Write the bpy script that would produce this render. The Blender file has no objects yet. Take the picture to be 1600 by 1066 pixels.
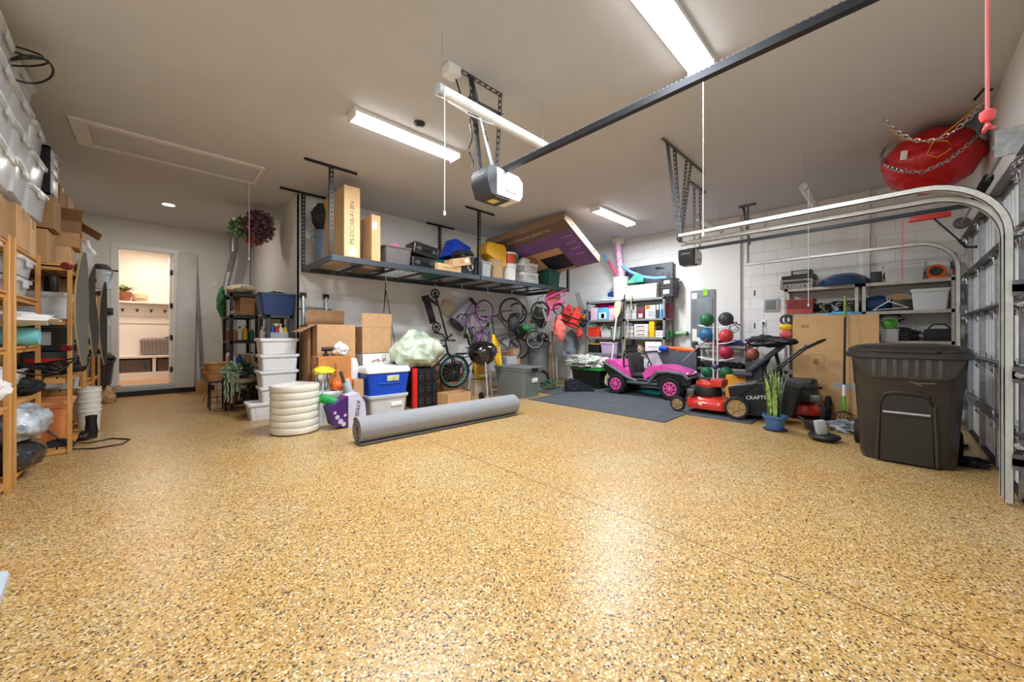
import bpy, bmesh, math, random
from mathutils import Vector, Matrix, noise as mnoise
R = math.radians; PI = math.pi
random.seed(7)
COL = bpy.context.scene.collection
CAMZ = 1.2; FPX = 579.0; HOR = 524.0; YAW = R(44)
FW = (math.sin(YAW), math.cos(YAW)); RT = (math.cos(YAW), -math.sin(YAW))
def at(u, v, x=None, y=None, z=None, t=None):
    a = (u-800)/FPX; dx = FW[0]+a*RT[0]; dy = FW[1]+a*RT[1]; dz = (HOR-v)/FPX
    if x is not None: t = x/dx
    elif y is not None: t = y/dy
    elif z is not None: t = (z-CAMZ)/dz
    return Vector((dx*t, dy*t, CAMZ+dz*t))
# ---------------------------------------------------------------- materials
def lin(c):
    return tuple(((v/255)/12.92 if v <= 10 else (((v/255)+.055)/1.055)**2.4) for v in c[:3])+(1,)
MATS = {}
def mat(name, c, rough=.55, metal=0., var=.06, scale=9., bump=.0, bscale=60., alpha=1., coat=0., emit=0., c2=None, spec=.5, trans=0.):
    if name in MATS: return MATS[name]
    m = bpy.data.materials.new(name); m.use_nodes = True
    nt = m.node_tree; N = nt.nodes; L = nt.links; b = N['Principled BSDF']
    base = lin(c)
    tc = N.new('ShaderNodeTexCoord'); nz = N.new('ShaderNodeTexNoise'); nz.inputs['Scale'].default_value = scale; nz.inputs['Detail'].default_value = 4
    L.new(tc.outputs['Object'], nz.inputs['Vector'])
    rp = N.new('ShaderNodeValToRGB'); L.new(nz.outputs['Fac'], rp.inputs['Fac'])
    e = rp.color_ramp.elements; e[0].position = .3; e[1].position = .7
    e[0].color = tuple(max(0, v*(1-var*2)) for v in base[:3])+(1,)
    e[1].color = lin(c2) if c2 else tuple(min(1, v*(1+var)) for v in base[:3])+(1,)
    L.new(rp.outputs['Color'], b.inputs['Base Color'])
    b.inputs['Roughness'].default_value = rough; b.inputs['Metallic'].default_value = metal
    b.inputs['Specular IOR Level'].default_value = spec
    if coat: b.inputs['Coat Weight'].default_value = coat
    if trans: b.inputs['Transmission Weight'].default_value = trans
    if alpha < 1: b.inputs['Alpha'].default_value = alpha
    if emit:
        b.inputs['Emission Color'].default_value = base; b.inputs['Emission Strength'].default_value = emit
    if bump:
        n2 = N.new('ShaderNodeTexNoise'); n2.inputs['Scale'].default_value = bscale; n2.inputs['Detail'].default_value = 3
        L.new(tc.outputs['Object'], n2.inputs['Vector'])
        bp = N.new('ShaderNodeBump'); bp.inputs['Strength'].default_value = bump; bp.inputs['Distance'].default_value = .01
        L.new(n2.outputs['Fac'], bp.inputs['Height']); L.new(bp.outputs['Normal'], b.inputs['Normal'])
    MATS[name] = m; return m
def floor_mat():
    m = bpy.data.materials.new('flake_epoxy'); m.use_nodes = True
    nt = m.node_tree; N = nt.nodes; L = nt.links; b = N['Principled BSDF']
    tc = N.new('ShaderNodeTexCoord')
    def vor(sc):
        v = N.new('ShaderNodeTexVoronoi'); v.inputs['Scale'].default_value = sc; L.new(tc.outputs['Object'], v.inputs['Vector'])
        s = N.new('ShaderNodeSeparateColor'); L.new(v.outputs['Color'], s.inputs['Color']); return v, s
    v1, s1 = vor(135.)
    rp = N.new('ShaderNodeValToRGB'); rp.color_ramp.interpolation = 'CONSTANT'
    stops = [(0, (62,52,42)), (.07, (116,94,66)), (.14, (172,142,92)), (.34, (190,160,104)), (.52, (204,180,130)), (.68, (176,140,82)), (.8, (220,210,184)), (.89, (166,152,134)), (.955, (196,156,92))]
    e = rp.color_ramp.elements
    e[0].position = 0; e[0].color = lin(stops[0][1]); e[1].position = stops[1][0]; e[1].color = lin(stops[1][1])
    for p, c in stops[2:]:
        x = e.new(p); x.color = lin(c)
    L.new(s1.outputs['Red'], rp.inputs['Fac'])
    # worn tyre tracks and warmer patches
    nz = N.new('ShaderNodeTexNoise'); nz.inputs['Scale'].default_value = 1.3; nz.inputs['Detail'].default_value = 5; L.new(tc.outputs['Object'], nz.inputs['Vector'])
    r2 = N.new('ShaderNodeValToRGB'); L.new(nz.outputs['Fac'], r2.inputs['Fac'])
    r2.color_ramp.elements[0].position = .35; r2.color_ramp.elements[0].color = lin((255,248,238))
    r2.color_ramp.elements[1].position = .7; r2.color_ramp.elements[1].color = lin((254,232,198))
    mx = N.new('ShaderNodeMix'); mx.data_type = 'RGBA'; mx.blend_type = 'MULTIPLY'; mx.inputs[0].default_value = 1
    L.new(rp.outputs['Color'], mx.inputs[6]); L.new(r2.outputs['Color'], mx.inputs[7])
    # saw cut joint at x = 2.255
    sp = N.new('ShaderNodeSeparateXYZ'); L.new(tc.outputs['Object'], sp.inputs[0])
    a = N.new('ShaderNodeMath'); a.operation = 'SUBTRACT'; a.inputs[1].default_value = 2.255; L.new(sp.outputs[0], a.inputs[0])
    ab = N.new('ShaderNodeMath'); ab.operation = 'ABSOLUTE'; L.new(a.outputs[0], ab.inputs[0])
    lt = N.new('ShaderNodeMath'); lt.operation = 'LESS_THAN'; lt.inputs[1].default_value = .0035; L.new(ab.outputs[0], lt.inputs[0])
    m2 = N.new('ShaderNodeMix'); m2.data_type = 'RGBA'; L.new(lt.outputs[0], m2.inputs[0]); L.new(mx.outputs[2], m2.inputs[6]); m2.inputs[7].default_value = lin((92,60,32))
    L.new(m2.outputs[2], b.inputs['Base Color'])
    b.inputs['Roughness'].default_value = .33; b.inputs['Specular IOR Level'].default_value = .34
    n3 = N.new('ShaderNodeTexNoise'); n3.inputs['Scale'].default_value = 55; L.new(tc.outputs['Object'], n3.inputs['Vector'])
    bp = N.new('ShaderNodeBump'); bp.inputs['Strength'].default_value = .25; bp.inputs['Distance'].default_value = .004
    L.new(n3.outputs['Fac'], bp.inputs['Height']); L.new(bp.outputs['Normal'], b.inputs['Normal'])
    return m
def block_mat():
    m = bpy.data.materials.new('painted_block'); m.use_nodes = True
    nt = m.node_tree; N = nt.nodes; L = nt.links; b = N['Principled BSDF']
    tc = N.new('ShaderNodeTexCoord'); sp = N.new('ShaderNodeSeparateXYZ'); L.new(tc.outputs['Object'], sp.inputs[0])
    cb = N.new('ShaderNodeCombineXYZ'); L.new(sp.outputs[1], cb.inputs[0]); L.new(sp.outputs[2], cb.inputs[1])
    br = N.new('ShaderNodeTexBrick'); L.new(cb.outputs[0], br.inputs['Vector'])
    br.inputs['Scale'].default_value = 1; br.inputs['Brick Width'].default_value = .42; br.inputs['Row Height'].default_value = .21; br.inputs['Mortar Size'].default_value = .005; br.inputs['Mortar Smooth'].default_value = .6
    br.inputs['Color1'].default_value = lin((232,231,229)); br.inputs['Color2'].default_value = lin((227,226,224)); br.inputs['Mortar'].default_value = lin((208,206,203))
    L.new(br.outputs['Color'], b.inputs['Base Color'])
    n = N.new('ShaderNodeTexNoise'); n.inputs['Scale'].default_value = 45; L.new(tc.outputs['Object'], n.inputs['Vector'])
    ad = N.new('ShaderNodeMath'); ad.operation = 'MULTIPLY_ADD'; L.new(br.outputs['Fac'], ad.inputs[0]); ad.inputs[1].default_value = -2.; L.new(n.outputs['Fac'], ad.inputs[2])
    bp = N.new('ShaderNodeBump'); bp.inputs['Strength'].default_value = .5; bp.inputs['Distance'].default_value = .005
    L.new(ad.outputs[0], bp.inputs['Height']); L.new(bp.outputs['Normal'], b.inputs['Normal'])
    b.inputs['Roughness'].default_value = .6
    return m
def wood_mat(name, c1, c2, axis=2, rough=.45):
    if name in MATS: return MATS[name]
    m = bpy.data.materials.new(name); m.use_nodes = True
    nt = m.node_tree; N = nt.nodes; L = nt.links; b = N['Principled BSDF']
    tc = N.new('ShaderNodeTexCoord'); mp = N.new('ShaderNodeMapping'); L.new(tc.outputs['Object'], mp.inputs[0])
    s = [18, 18, 18]; s[axis] = 1.2; mp.inputs['Scale'].default_value = s
    n = N.new('ShaderNodeTexNoise'); n.inputs['Scale'].default_value = 1.5; n.inputs['Detail'].default_value = 6; L.new(mp.outputs[0], n.inputs['Vector'])
    rp = N.new('ShaderNodeValToRGB'); L.new(n.outputs['Fac'], rp.inputs['Fac']); e = rp.color_ramp.elements
    e[0].position = .35; e[0].color = lin(c1); e[1].position = .65; e[1].color = lin(c2)
    L.new(rp.outputs['Color'], b.inputs['Base Color']); b.inputs['Roughness'].default_value = rough
    MATS[name] = m; return m
def stripe_mat(name, c1, c2, axis, scale, rough=.6):
    if name in MATS: return MATS[name]
    m = bpy.data.materials.new(name); m.use_nodes = True
    nt = m.node_tree; N = nt.nodes; L = nt.links; b = N['Principled BSDF']
    tc = N.new('ShaderNodeTexCoord'); w = N.new('ShaderNodeTexWave'); w.bands_direction = axis; w.inputs['Scale'].default_value = scale; w.inputs['Distortion'].default_value = .3
    L.new(tc.outputs['Object'], w.inputs['Vector']); rp = N.new('ShaderNodeValToRGB'); L.new(w.outputs['Fac'], rp.inputs['Fac'])
    rp.color_ramp.elements[0].color = lin(c1); rp.color_ramp.elements[1].color = lin(c2)
    L.new(rp.outputs['Color'], b.inputs['Base Color']); b.inputs['Roughness'].default_value = rough
    MATS[name] = m; return m
card = mat('cardboard', (196,152,108), .8, var=.05, bump=.1, bscale=30)
cardd = mat('cardboard_dark', (164,124,86), .8, var=.06, bump=.1, bscale=30)
cardl = mat('cardboard_light', (214,174,128), .8, var=.05)
tape = mat('packing_tape', (178,138,90), .25, var=.04)
paper = mat('white_paper', (240,238,232), .7, var=.02)
black = mat('black_plastic', (26,26,28), .4, var=.1)
blackm = mat('black_matte', (34,33,33), .8, var=.15)
blackmet = mat('black_metal', (30,32,35), .45, .4)
dgrey = mat('dark_grey_plastic', (62,64,68), .5)
grey = mat('grey_plastic', (118,122,122), .5)
greym = mat('grey_metal', (108,114,120), .45, .5)
lgrey = mat('light_grey_plastic', (176,180,184), .5)
galv = mat('galvanised_steel', (178,182,186), .38, .75, var=.12, scale=25)
galvd = mat('galvanised_dark', (120,122,124), .42, .75, var=.15, scale=25)
chrome = mat('chrome', (210,212,215), .15, 1.)
white = mat('white_plastic', (236,236,234), .4, var=.02)
offw = mat('off_white_plastic', (226,222,212), .5, var=.03)
cream = mat('cream_plastic', (236,230,208), .5, var=.03)
red = mat('red_plastic', (205,36,36), .35)
orange = mat('orange_plastic', (238,110,40), .4)
yellow = mat('yellow_plastic', (246,196,30), .4)
blue = mat('blue_plastic', (26,82,186), .35)
navy = mat('navy_plastic', (44,68,116), .45)
sky = mat('sky_blue_plastic', (90,170,214), .45)
teal = mat('teal_plastic', (36,130,128), .45)
green = mat('green_plastic', (38,130,66), .45)
dgreen = mat('dark_green_plastic', (30,84,72), .5)
lime = mat('lime_plastic', (150,210,50), .4)
pink = mat('pink_plastic', (240,90,170), .35)
hotpink = mat('hot_pink_plastic', (226,48,130), .35)
lilac = mat('lilac_plastic', (196,160,206), .4)
purple = mat('purple_paint', (140,60,150), .35)
clear = mat('clear_plastic', (240,243,246), .2, var=.02, alpha=.42, spec=.5)
frost = mat('frosted_plastic', (232,235,236), .35, var=.03, alpha=.62)
pine = wood_mat('pine_post', (196,138,72), (222,168,98), 2)
pinex = wood_mat('pine_slat', (190,132,70), (216,162,94), 0)
piney = wood_mat('pine_rail', (190,132,70), (216,162,94), 1)
plaster = mat('wall_paint', (226,224,221), .75, var=.012, scale=2, bump=.08, bscale=90)
ceilm = mat('ceiling_texture', (200,200,202), .85, var=.015, scale=3, bump=.35, bscale=55)
trimw = mat('trim_paint', (232,232,230), .4, var=.01)
rubber = mat('rubber', (30,30,31), .75, var=.2)
leafg = mat('leaf_green', (92,140,62), .5, var=.2, scale=20)
terra = mat('terracotta', (190,110,70), .7)
wicker = stripe_mat('wicker', (150,104,60), (196,150,96), 'Z', 45)
# ---------------------------------------------------------------- mesh builder
class MB:
    def __init__(s): s.v = []; s.f = []; s.M = None
    def add(s, vs, fs):
        n = len(s.v)
        for p in vs:
            p = Vector(p)
            if s.M is not None: p = s.M @ p
            s.v.append(p)
        for f in fs: s.f.append([i+n for i in f])
        return s
    def bm(s, b):
        b.verts.ensure_lookup_table(); b.verts.index_update()
        s.add([v.co.copy() for v in b.verts], [[v.index for v in f.verts] for f in b.faces]); b.free(); return s
    def box(s, c, d, bev=0., rot=None, taper=None, seg=2):
        """c centre, d size, taper (kx,ky) scales the bottom"""
        b = bmesh.new(); bmesh.ops.create_cube(b, size=1)
        for v in b.verts:
            k = taper if (taper and v.co.z < 0) else (1, 1)
            v.co = Vector((v.co.x*d[0]*k[0], v.co.y*d[1]*k[1], v.co.z*d[2]))
        if bev: bmesh.ops.bevel(b, geom=list(b.edges), offset=bev, segments=seg, profile=.6, affect='EDGES', clamp_overlap=True)
        m = Matrix.Translation(c)
        if rot: m = m @ Matrix.Rotation(rot[2], 4, 'Z') @ Matrix.Rotation(rot[1], 4, 'Y') @ Matrix.Rotation(rot[0], 4, 'X')
        bmesh.ops.transform(b, matrix=m, verts=list(b.verts)); return s.bm(b)
    def bx(s, x0, y0, z0, x1, y1, z1, bev=0.):
        return s.box(((x0+x1)/2, (y0+y1)/2, (z0+z1)/2), (abs(x1-x0), abs(y1-y0), abs(z1-z0)), bev)
    def cyl(s, p0, p1, r, r2=None, n=12, caps=True):
        p0 = Vector(p0); p1 = Vector(p1); r2 = r if r2 is None else r2
        d = (p1-p0); q = d.to_track_quat('Z', 'Y') if d.length > 1e-9 else None
        vs = []
        for p, rr in ((p0, r), (p1, r2)):
            for i in range(n):
                a = 2*PI*i/n; vs.append(p + q @ Vector((rr*math.cos(a), rr*math.sin(a), 0)))
        fs = [[i, (i+1) % n, n+(i+1) % n, n+i] for i in range(n)]
        if caps: fs += [list(range(n))[::-1], list(range(n, 2*n))]
        return s.add(vs, fs)
    def bar(s, p0, p1, w, h, roll=0):
        """rectangular bar between points"""
        p0 = Vector(p0); p1 = Vector(p1); d = p1-p0; q = d.to_track_quat('Z', 'Y')
        vs = []
        for p in (p0, p1):
            for (a, b) in ((-1,-1), (1,-1), (1,1), (-1,1)):
                l = Vector((a*w/2, b*h/2, 0)); l.rotate(Matrix.Rotation(roll, 3, 'Z')); vs.append(p+q @ l)
        return s.add(vs, [[0,3,2,1],[4,5,6,7],[0,1,5,4],[1,2,6,5],[2,3,7,6],[3,0,4,7]])
    def tube(s, pts, r, n=8, closed=False):
        pts = [Vector(p) for p in pts]; m = len(pts); vs = []
        up = Vector((.13, .21, .97)).normalized()
        for i, p in enumerate(pts):
            a = pts[i-1] if (i > 0 or closed) else p; b = pts[(i+1) % m] if (i < m-1 or closed) else p
            d = (b-a).normalized(); x = d.cross(up)
            if x.length < .05: x = d.cross(Vector((1, 0, 0)))
            x.normalize(); y = d.cross(x); up = -y if False else up
            rr = r[i] if isinstance(r, (list, tuple)) else r
            for k in range(n):
                an = 2*PI*k/n; vs.append(p + x*rr*math.cos(an) + y*rr*math.sin(an))
        fs = []
        for i in range(m if closed else m-1):
            j = (i+1) % m
            for k in range(n): fs.append([i*n+k, i*n+(k+1) % n, j*n+(k+1) % n, j*n+k])
        if not closed: fs += [list(range(n))[::-1], [(m-1)*n+k for k in range(n)]]
        return s.add(vs, fs)
    def lathe(s, prof, c=(0, 0, 0), n=20, axis='Z', sx=1., sy=1., cap=True):
        vs = []; m = len(prof)
        for (r, h) in prof:
            for i in range(n):
                a = 2*PI*i/n; x, y = r*math.cos(a)*sx, r*math.sin(a)*sy
                p = {'Z': (x, y, h), 'Y': (x, h, y), 'X': (h, x, y)}[axis]
                vs.append(Vector(p)+Vector(c))
        fs = [[j*n+i, j*n+(i+1) % n, (j+1)*n+(i+1) % n, (j+1)*n+i] for j in range(m-1) for i in range(n)]
        if cap and prof[0][0] > 1e-6: fs.append(list(range(n))[::-1])
        if cap and prof[-1][0] > 1e-6: fs.append([(m-1)*n+i for i in range(n)])
        return s.add(vs, fs)
    def ball(s, c, r, n=16, m=10, sc=(1, 1, 1)):
        vs = []
        for j in range(m+1):
            t = PI*j/m
            for i in range(n):
                a = 2*PI*i/n; vs.append((c[0]+r*sc[0]*math.sin(t)*math.cos(a), c[1]+r*sc[1]*math.sin(t)*math.sin(a), c[2]+r*sc[2]*math.cos(t)))
        fs = [[j*n+i, (j+1)*n+i, (j+1)*n+(i+1) % n, j*n+(i+1) % n] for j in range(m) for i in range(n)]
        return s.add(vs, fs)
    def torus(s, c, R0, r, axis='Z', n=32, k=8, squash=1.):
        vs = []
        for i in range(n):
            a = 2*PI*i/n
            for j in range(k):
                b = 2*PI*j/k; rr = R0+r*math.cos(b); h = r*squash*math.sin(b); x, y = rr*math.cos(a), rr*math.sin(a)
                p = {'Z': (x, y, h), 'Y': (x, h, y), 'X': (h, x, y)}[axis]; vs.append(Vector(c)+Vector(p))
        fs = [[i*k+j, ((i+1) % n)*k+j, ((i+1) % n)*k+(j+1) % k, i*k+(j+1) % k] for i in range(n) for j in range(k)]
        return s.add(vs, fs)
    def prism(s, pts, h0, h1, axis='Z'):
        """polygon pts (a,b) extruded along axis"""
        def P3(a, b, h): return {'Z': (a, b, h), 'Y': (a, h, b), 'X': (h, a, b)}[axis]
        n = len(pts); vs = [P3(a, b, h0) for a, b in pts]+[P3(a, b, h1) for a, b in pts]
        return s.add(vs, [list(range(n))[::-1], list(range(n, 2*n))]+[[i, (i+1) % n, n+(i+1) % n, n+i] for i in range(n)])
    def lump(s, c, r, seed=0, amp=.25, fr=2.2, n=28, m=18, fold=0., flat=None):
        vs = []
        for j in range(m+1):
            t = PI*j/m
            for i in range(n):
                a = 2*PI*i/n; d = Vector((math.sin(t)*math.cos(a), math.sin(t)*math.sin(a), math.cos(t)))
                k = 1+amp*mnoise.noise(d*fr+Vector((seed*3.1, seed, 0)))+fold*abs(mnoise.noise(d*fr*3+Vector((0, seed, 9))))
                p = Vector((d.x*r[0], d.y*r[1], d.z*r[2]))*k
                if flat is not None and p.z < flat: p.z = flat
                vs.append(Vector(c)+p)
        fs = [[j*n+i, (j+1)*n+i, (j+1)*n+(i+1) % n, j*n+(i+1) % n] for j in range(m) for i in range(n)]
        return s.add(vs, fs)
    def quad(s, a, b, c, d, th=.002):
        a, b, c, d = map(Vector, (a, b, c, d)); nrm = (b-a).cross(c-a).normalized()*th
        return s.add([a, b, c, d, a+nrm, b+nrm, c+nrm, d+nrm], [[3,2,1,0],[4,5,6,7],[0,1,5,4],[1,2,6,5],[2,3,7,6],[3,0,4,7]])
    def text(s, txt, size, M4, ext=.0008):
        cu = bpy.data.curves.new('tmp', 'FONT'); cu.body = txt; cu.size = size; cu.extrude = ext; cu.align_x = 'CENTER'; cu.align_y = 'CENTER'; cu.resolution_u = 2
        o = bpy.data.objects.new('tmp', cu); COL.objects.link(o); dg = bpy.context.evaluated_depsgraph_get(); me = o.evaluated_get(dg).to_mesh()
        vs = [M4 @ v.co for v in me.vertices]; fs = [list(p.vertices) for p in me.polygons]; s.add(vs, fs)
        o.evaluated_get(dg).to_mesh_clear(); bpy.data.objects.remove(o); bpy.data.curves.remove(cu); return s
def build(name, mb, m, parent=None, loc=None, rz=0, smooth=True, label=None, rot=None):
    me = bpy.data.meshes.new(name); me.from_pydata([tuple(v) for v in mb.v], [], mb.f)
    b = bmesh.new(); b.from_mesh(me); bmesh.ops.recalc_face_normals(b, faces=list(b.faces)); b.to_mesh(me); b.free()
    if smooth:
        me.polygons.foreach_set('use_smooth', [True]*len(me.polygons)); me.set_sharp_from_angle(angle=R(38))
    me.materials.append(m); me.update()
    o = bpy.data.objects.new(name, me); COL.objects.link(o)
    if parent: o.parent = parent
    if loc is not None: o.location = loc
    o.rotation_euler = rot if rot else (0, 0, rz)
    if label: o['label'] = label
    return o
def T(name, label, cat, loc=(0, 0, 0), rz=0, group=None, rot=None):
    o = bpy.data.objects.new(name, None); COL.objects.link(o); o.empty_display_size = .05
    o.location = loc; o.rotation_euler = rot if rot else (0, 0, rz); o['label'] = label; o['category'] = cat
    if group: o['group'] = group
    return o
def S(name, label, cat, mb, m, loc=(0, 0, 0), rz=0, group=None, rot=None, kind=None):
    o = build(name, mb, m, None, loc, rz, rot=rot); o['label'] = label; o['category'] = cat
    if group: o['group'] = group
    if kind: o['kind'] = kind
    return o
def ST(name, mb, m, label=None):
    o = build(name, mb, m, smooth=False); o['kind'] = 'structure'
    if label: o['label'] = label
    return o
def dup(root, loc, rz=None, label=None, group=None):
    r = root.copy(); COL.objects.link(r); r.location = loc
    if rz is not None: r.rotation_euler = (root.rotation_euler[0], root.rotation_euler[1], rz)
    if label: r['label'] = label
    if group: r['group'] = group
    for ch in list(root.children):
        c = ch.copy(); COL.objects.link(c); c.parent = r
        for g in ch.children:
            d = g.copy(); COL.objects.link(d); d.parent = c
    return r
def arc(c, r, a0, a1, n, plane='YZ'):
    out = []
    for i in range(n+1):
        a = a0+(a1-a0)*i/n; x, y = r*math.cos(a), r*math.sin(a)
        out.append(Vector(c)+Vector({'YZ': (0, x, y), 'XZ': (x, 0, y), 'XY': (x, y, 0)}[plane]))
    return out
# ---------------------------------------------------------------- room
XL, XW, XR, YM, YR, YF, H = -1.25, 1.66, 8.05, 10.5, 6.6, -.66, 3.46
DX0, DX1, DZ0, DZ1 = -.51, .30, .2, 2.9     # doorway to the mudroom
ST('floor', MB().bx(XL, YF-.2, -.1, XR, YM, 0), floor_mat())
ST('ceiling', MB().bx(XL-.1, YF-.2, H, XR+.1, YM+.12, H+.1), ceilm)
ST('wall_left', MB().bx(XL-.1, YF-.2, 0, XL, YM+.12, H), plaster)
ST('wall_mudroom_side', MB().bx(XL, YM, 0, DX0, YM+.12, H).bx(DX1, YM, 0, XW+.02, YM+.12, H).bx(DX0, YM, DZ1, DX1, YM+.12, H).bx(DX0, YM, 0, DX1, YM+.12, DZ0-.03), plaster)
ST('wall_inner_corner', MB().bx(XW, YR, 0, XW+.12, YM, H), plaster)
ST('wall_back', MB().bx(XW, YR, 0, XR, YR+.12, H), plaster)
ST('wall_right', MB().bx(XR, YF-.2, 0, XR+.12, YR+.12, H), block_mat())
ST('wall_right_lining', MB().bx(XR-.05, 2.05, 0, XR, 3.05, H), plaster)
ST('wall_right_pier', MB().bx(XR-.04, .28, 0, XR, .36, H), plaster)
ST('wall_front', MB().bx(XL, YF-.12, 2.45, XR, YF, H).bx(XL, YF-.12, 0, .12, YF, 2.5).bx(4.31, YF-.12, 0, 4.39, YF, 2.5).bx(7.42, YF-.12, 0, XR, YF, 2.5), plaster)
ST('trim_1', MB().bx(DX0-.09, YM-.02, .0+DZ0-.02, DX0, YM, DZ1+.09).bx(DX1, YM-.02, DZ0-.02, DX1+.09, YM, DZ1+.09).bx(DX0, YM-.02, DZ1, DX1, YM, DZ1+.09)
   .bx(DX0, YM, DZ0, DX0+.015, YM+.12, DZ1).bx(DX1-.015, YM, DZ0, DX1, YM+.12, DZ1).bx(DX0, YM, DZ1-.015, DX1, YM+.12, DZ1), trimw)
ST('trim_2', MB().bx(DX0-.12, YM-.1, DZ0-.1, DX1+.14, YM, DZ0-.02).bx(DX0, YM-.02, DZ0-.03, DX1, YM+.12, DZ0), lgrey)
ST('baseboard_mudroom_side', MB().bx(DX0-.5, YM-.11, 0, .95, YM, .1), mat('black_base', (30,30,32), .6))
# attic hatch in the ceiling
hx0, hx1, hy0, hy1 = -.64, 1.08, 5.9, 6.64
hm = MB()
for b in ((hx0, hy0, hx1, hy0+.07), (hx0, hy1-.07, hx1, hy1), (hx0, hy0+.07, hx0+.13, hy1-.07), (hx1-.05, hy0+.07, hx1, hy1-.07)):
    hm.bx(b[0], b[1], H-.022, b[2], b[3], H)
ST('trim_3', hm, mat('hatch_paint', (226,224,222), .6))
hp = S('attic_hatch_panel', 'flush painted attic hatch panel set in the ceiling frame', 'hatch', MB().bx(hx0+.135, hy0+.075, H-.012, hx1-.055, hy1-.075, H-.001), ceilm)
# mudroom beyond the doorway
MY = 12.35; warm = mat('mudroom_paint', (250,240,228), .6, var=.01)
ST('wall_mudroom_far', MB().bx(-1.6, MY, 0, 1.6, MY+.1, H), warm)
ST('wall_mudroom_left', MB().bx(-1.7, YM+.12, 0, -1.6, MY, H), warm)
ST('wall_mudroom_right', MB().bx(1.6, YM+.12, 0, 1.7, MY, H), warm)
ST('ceiling_mudroom', MB().bx(-1.6, YM+.12, 3.2, 1.6, MY, 3.3), warm)
ST('floor_mudroom', MB().bx(-1.6, YM+.12, 0, 1.6, MY, DZ0), wood_mat('mudroom_floor', (206,160,120), (226,186,146), 0))
# ---------------------------------------------------------------- camera, world
cam = bpy.data.cameras.new('camera'); co = bpy.data.objects.new('camera', cam); COL.objects.link(co)
co.location = (0, 0, CAMZ); co.rotation_euler = (R(90), 0, -YAW)
cam.sensor_width = 36; cam.lens = 36*FPX/1600; cam.shift_y = -(533-HOR)/1600; cam.clip_start = .02
bpy.context.scene.camera = co
w = bpy.data.worlds.new('world'); bpy.context.scene.world = w; w.use_nodes = True
w.node_tree.nodes['Background'].inputs[0].default_value = (.6, .7, .8, 1); w.node_tree.nodes['Background'].inputs[1].default_value = .3
vs = bpy.context.scene.view_settings; vs.view_transform = 'Standard'; vs.look = 'None'; vs.gamma = 1; vs.exposure = 0.12
# ---------------------------------------------------------------- lights
glow = mat('lit_diffuser', (255,255,255), .5, emit=10., var=0)
def area(name, loc, sx, sy, power, col=(.87, .94, 1), parent=None):
    l = bpy.data.lights.new(name, 'AREA'); l.shape = 'RECTANGLE'; l.size = sx; l.size_y = sy; l.energy = power; l.color = col
    o = bpy.data.objects.new(name, l); COL.objects.link(o); o.location = loc; o.parent = parent; return o
def ceil_light(x, y, label, power=118):
    t = T('ceiling_light', label, 'light', (x, y, H), 0)
    build('light_housing', MB().box((0, 0, -.02), (1.26, .2, .04), .004), white, t)
    build('end_cap', MB().box((-.632, 0, -.045), (.016, .21, .09), .004), white, t)
    build('end_cap', MB().box((.632, 0, -.045), (.016, .21, .09), .004), white, t)
    d = MB(); pr = [(-.095, -.04), (-.085, -.065), (-.06, -.085), (.06, -.085), (.085, -.065), (.095, -.04)]
    d.prism(pr, -.622, .622, 'X'); build('diffuser', d, glow, t)
    a = area('lamp', (0, 0, -.09), 1.22, .16, power, parent=t)
    return t
ceil_light(2.06, 3.8, 'lit long white ceiling light above the rolled carpet, left of the door opener')
ceil_light(2.62, 1.12, 'lit long white ceiling light nearest the camera, at the top edge of the photo', 68)
ceil_light(6.18, 3.66, 'lit long white ceiling light at the far end, beyond the purple television box')
ceil_light(.6, 1.2, 'added fill light shaped like the long white ceiling lights, unseen over the camera', 55)  # unseen fixture added above the camera to fill the near part of the room
t = T('recessed_light', 'small round lit recessed ceiling light near the mudroom doorway', 'light', (.18, 8.7, H))
build('light_ring', MB().torus((0, 0, -.004), .085, .012, n=24), white, t)
build('diffuser', MB().cyl((0, 0, -.008), (0, 0, -.001), .078, n=24), glow, t)
l = area('lamp', (0, 0, -.012), .14, .14, 20, (1, .93, .84), t); l.data.shape = 'DISK'
t = T('mudroom_ceiling_light', 'warm round ceiling light inside the mudroom, above the bench', 'light', (0, 11.4, 3.2))
build('light_ring', MB().torus((0, 0, -.004), .17, .02, n=24), white, t)
l = area('lamp', (0, 0, -.03), .3, .3, 26, (1, .82, .68), t); l.data.shape = 'DISK'
build('diffuser', MB().cyl((0, 0, -.02), (0, 0, -.001), .16, n=24), glow, t)
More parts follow.
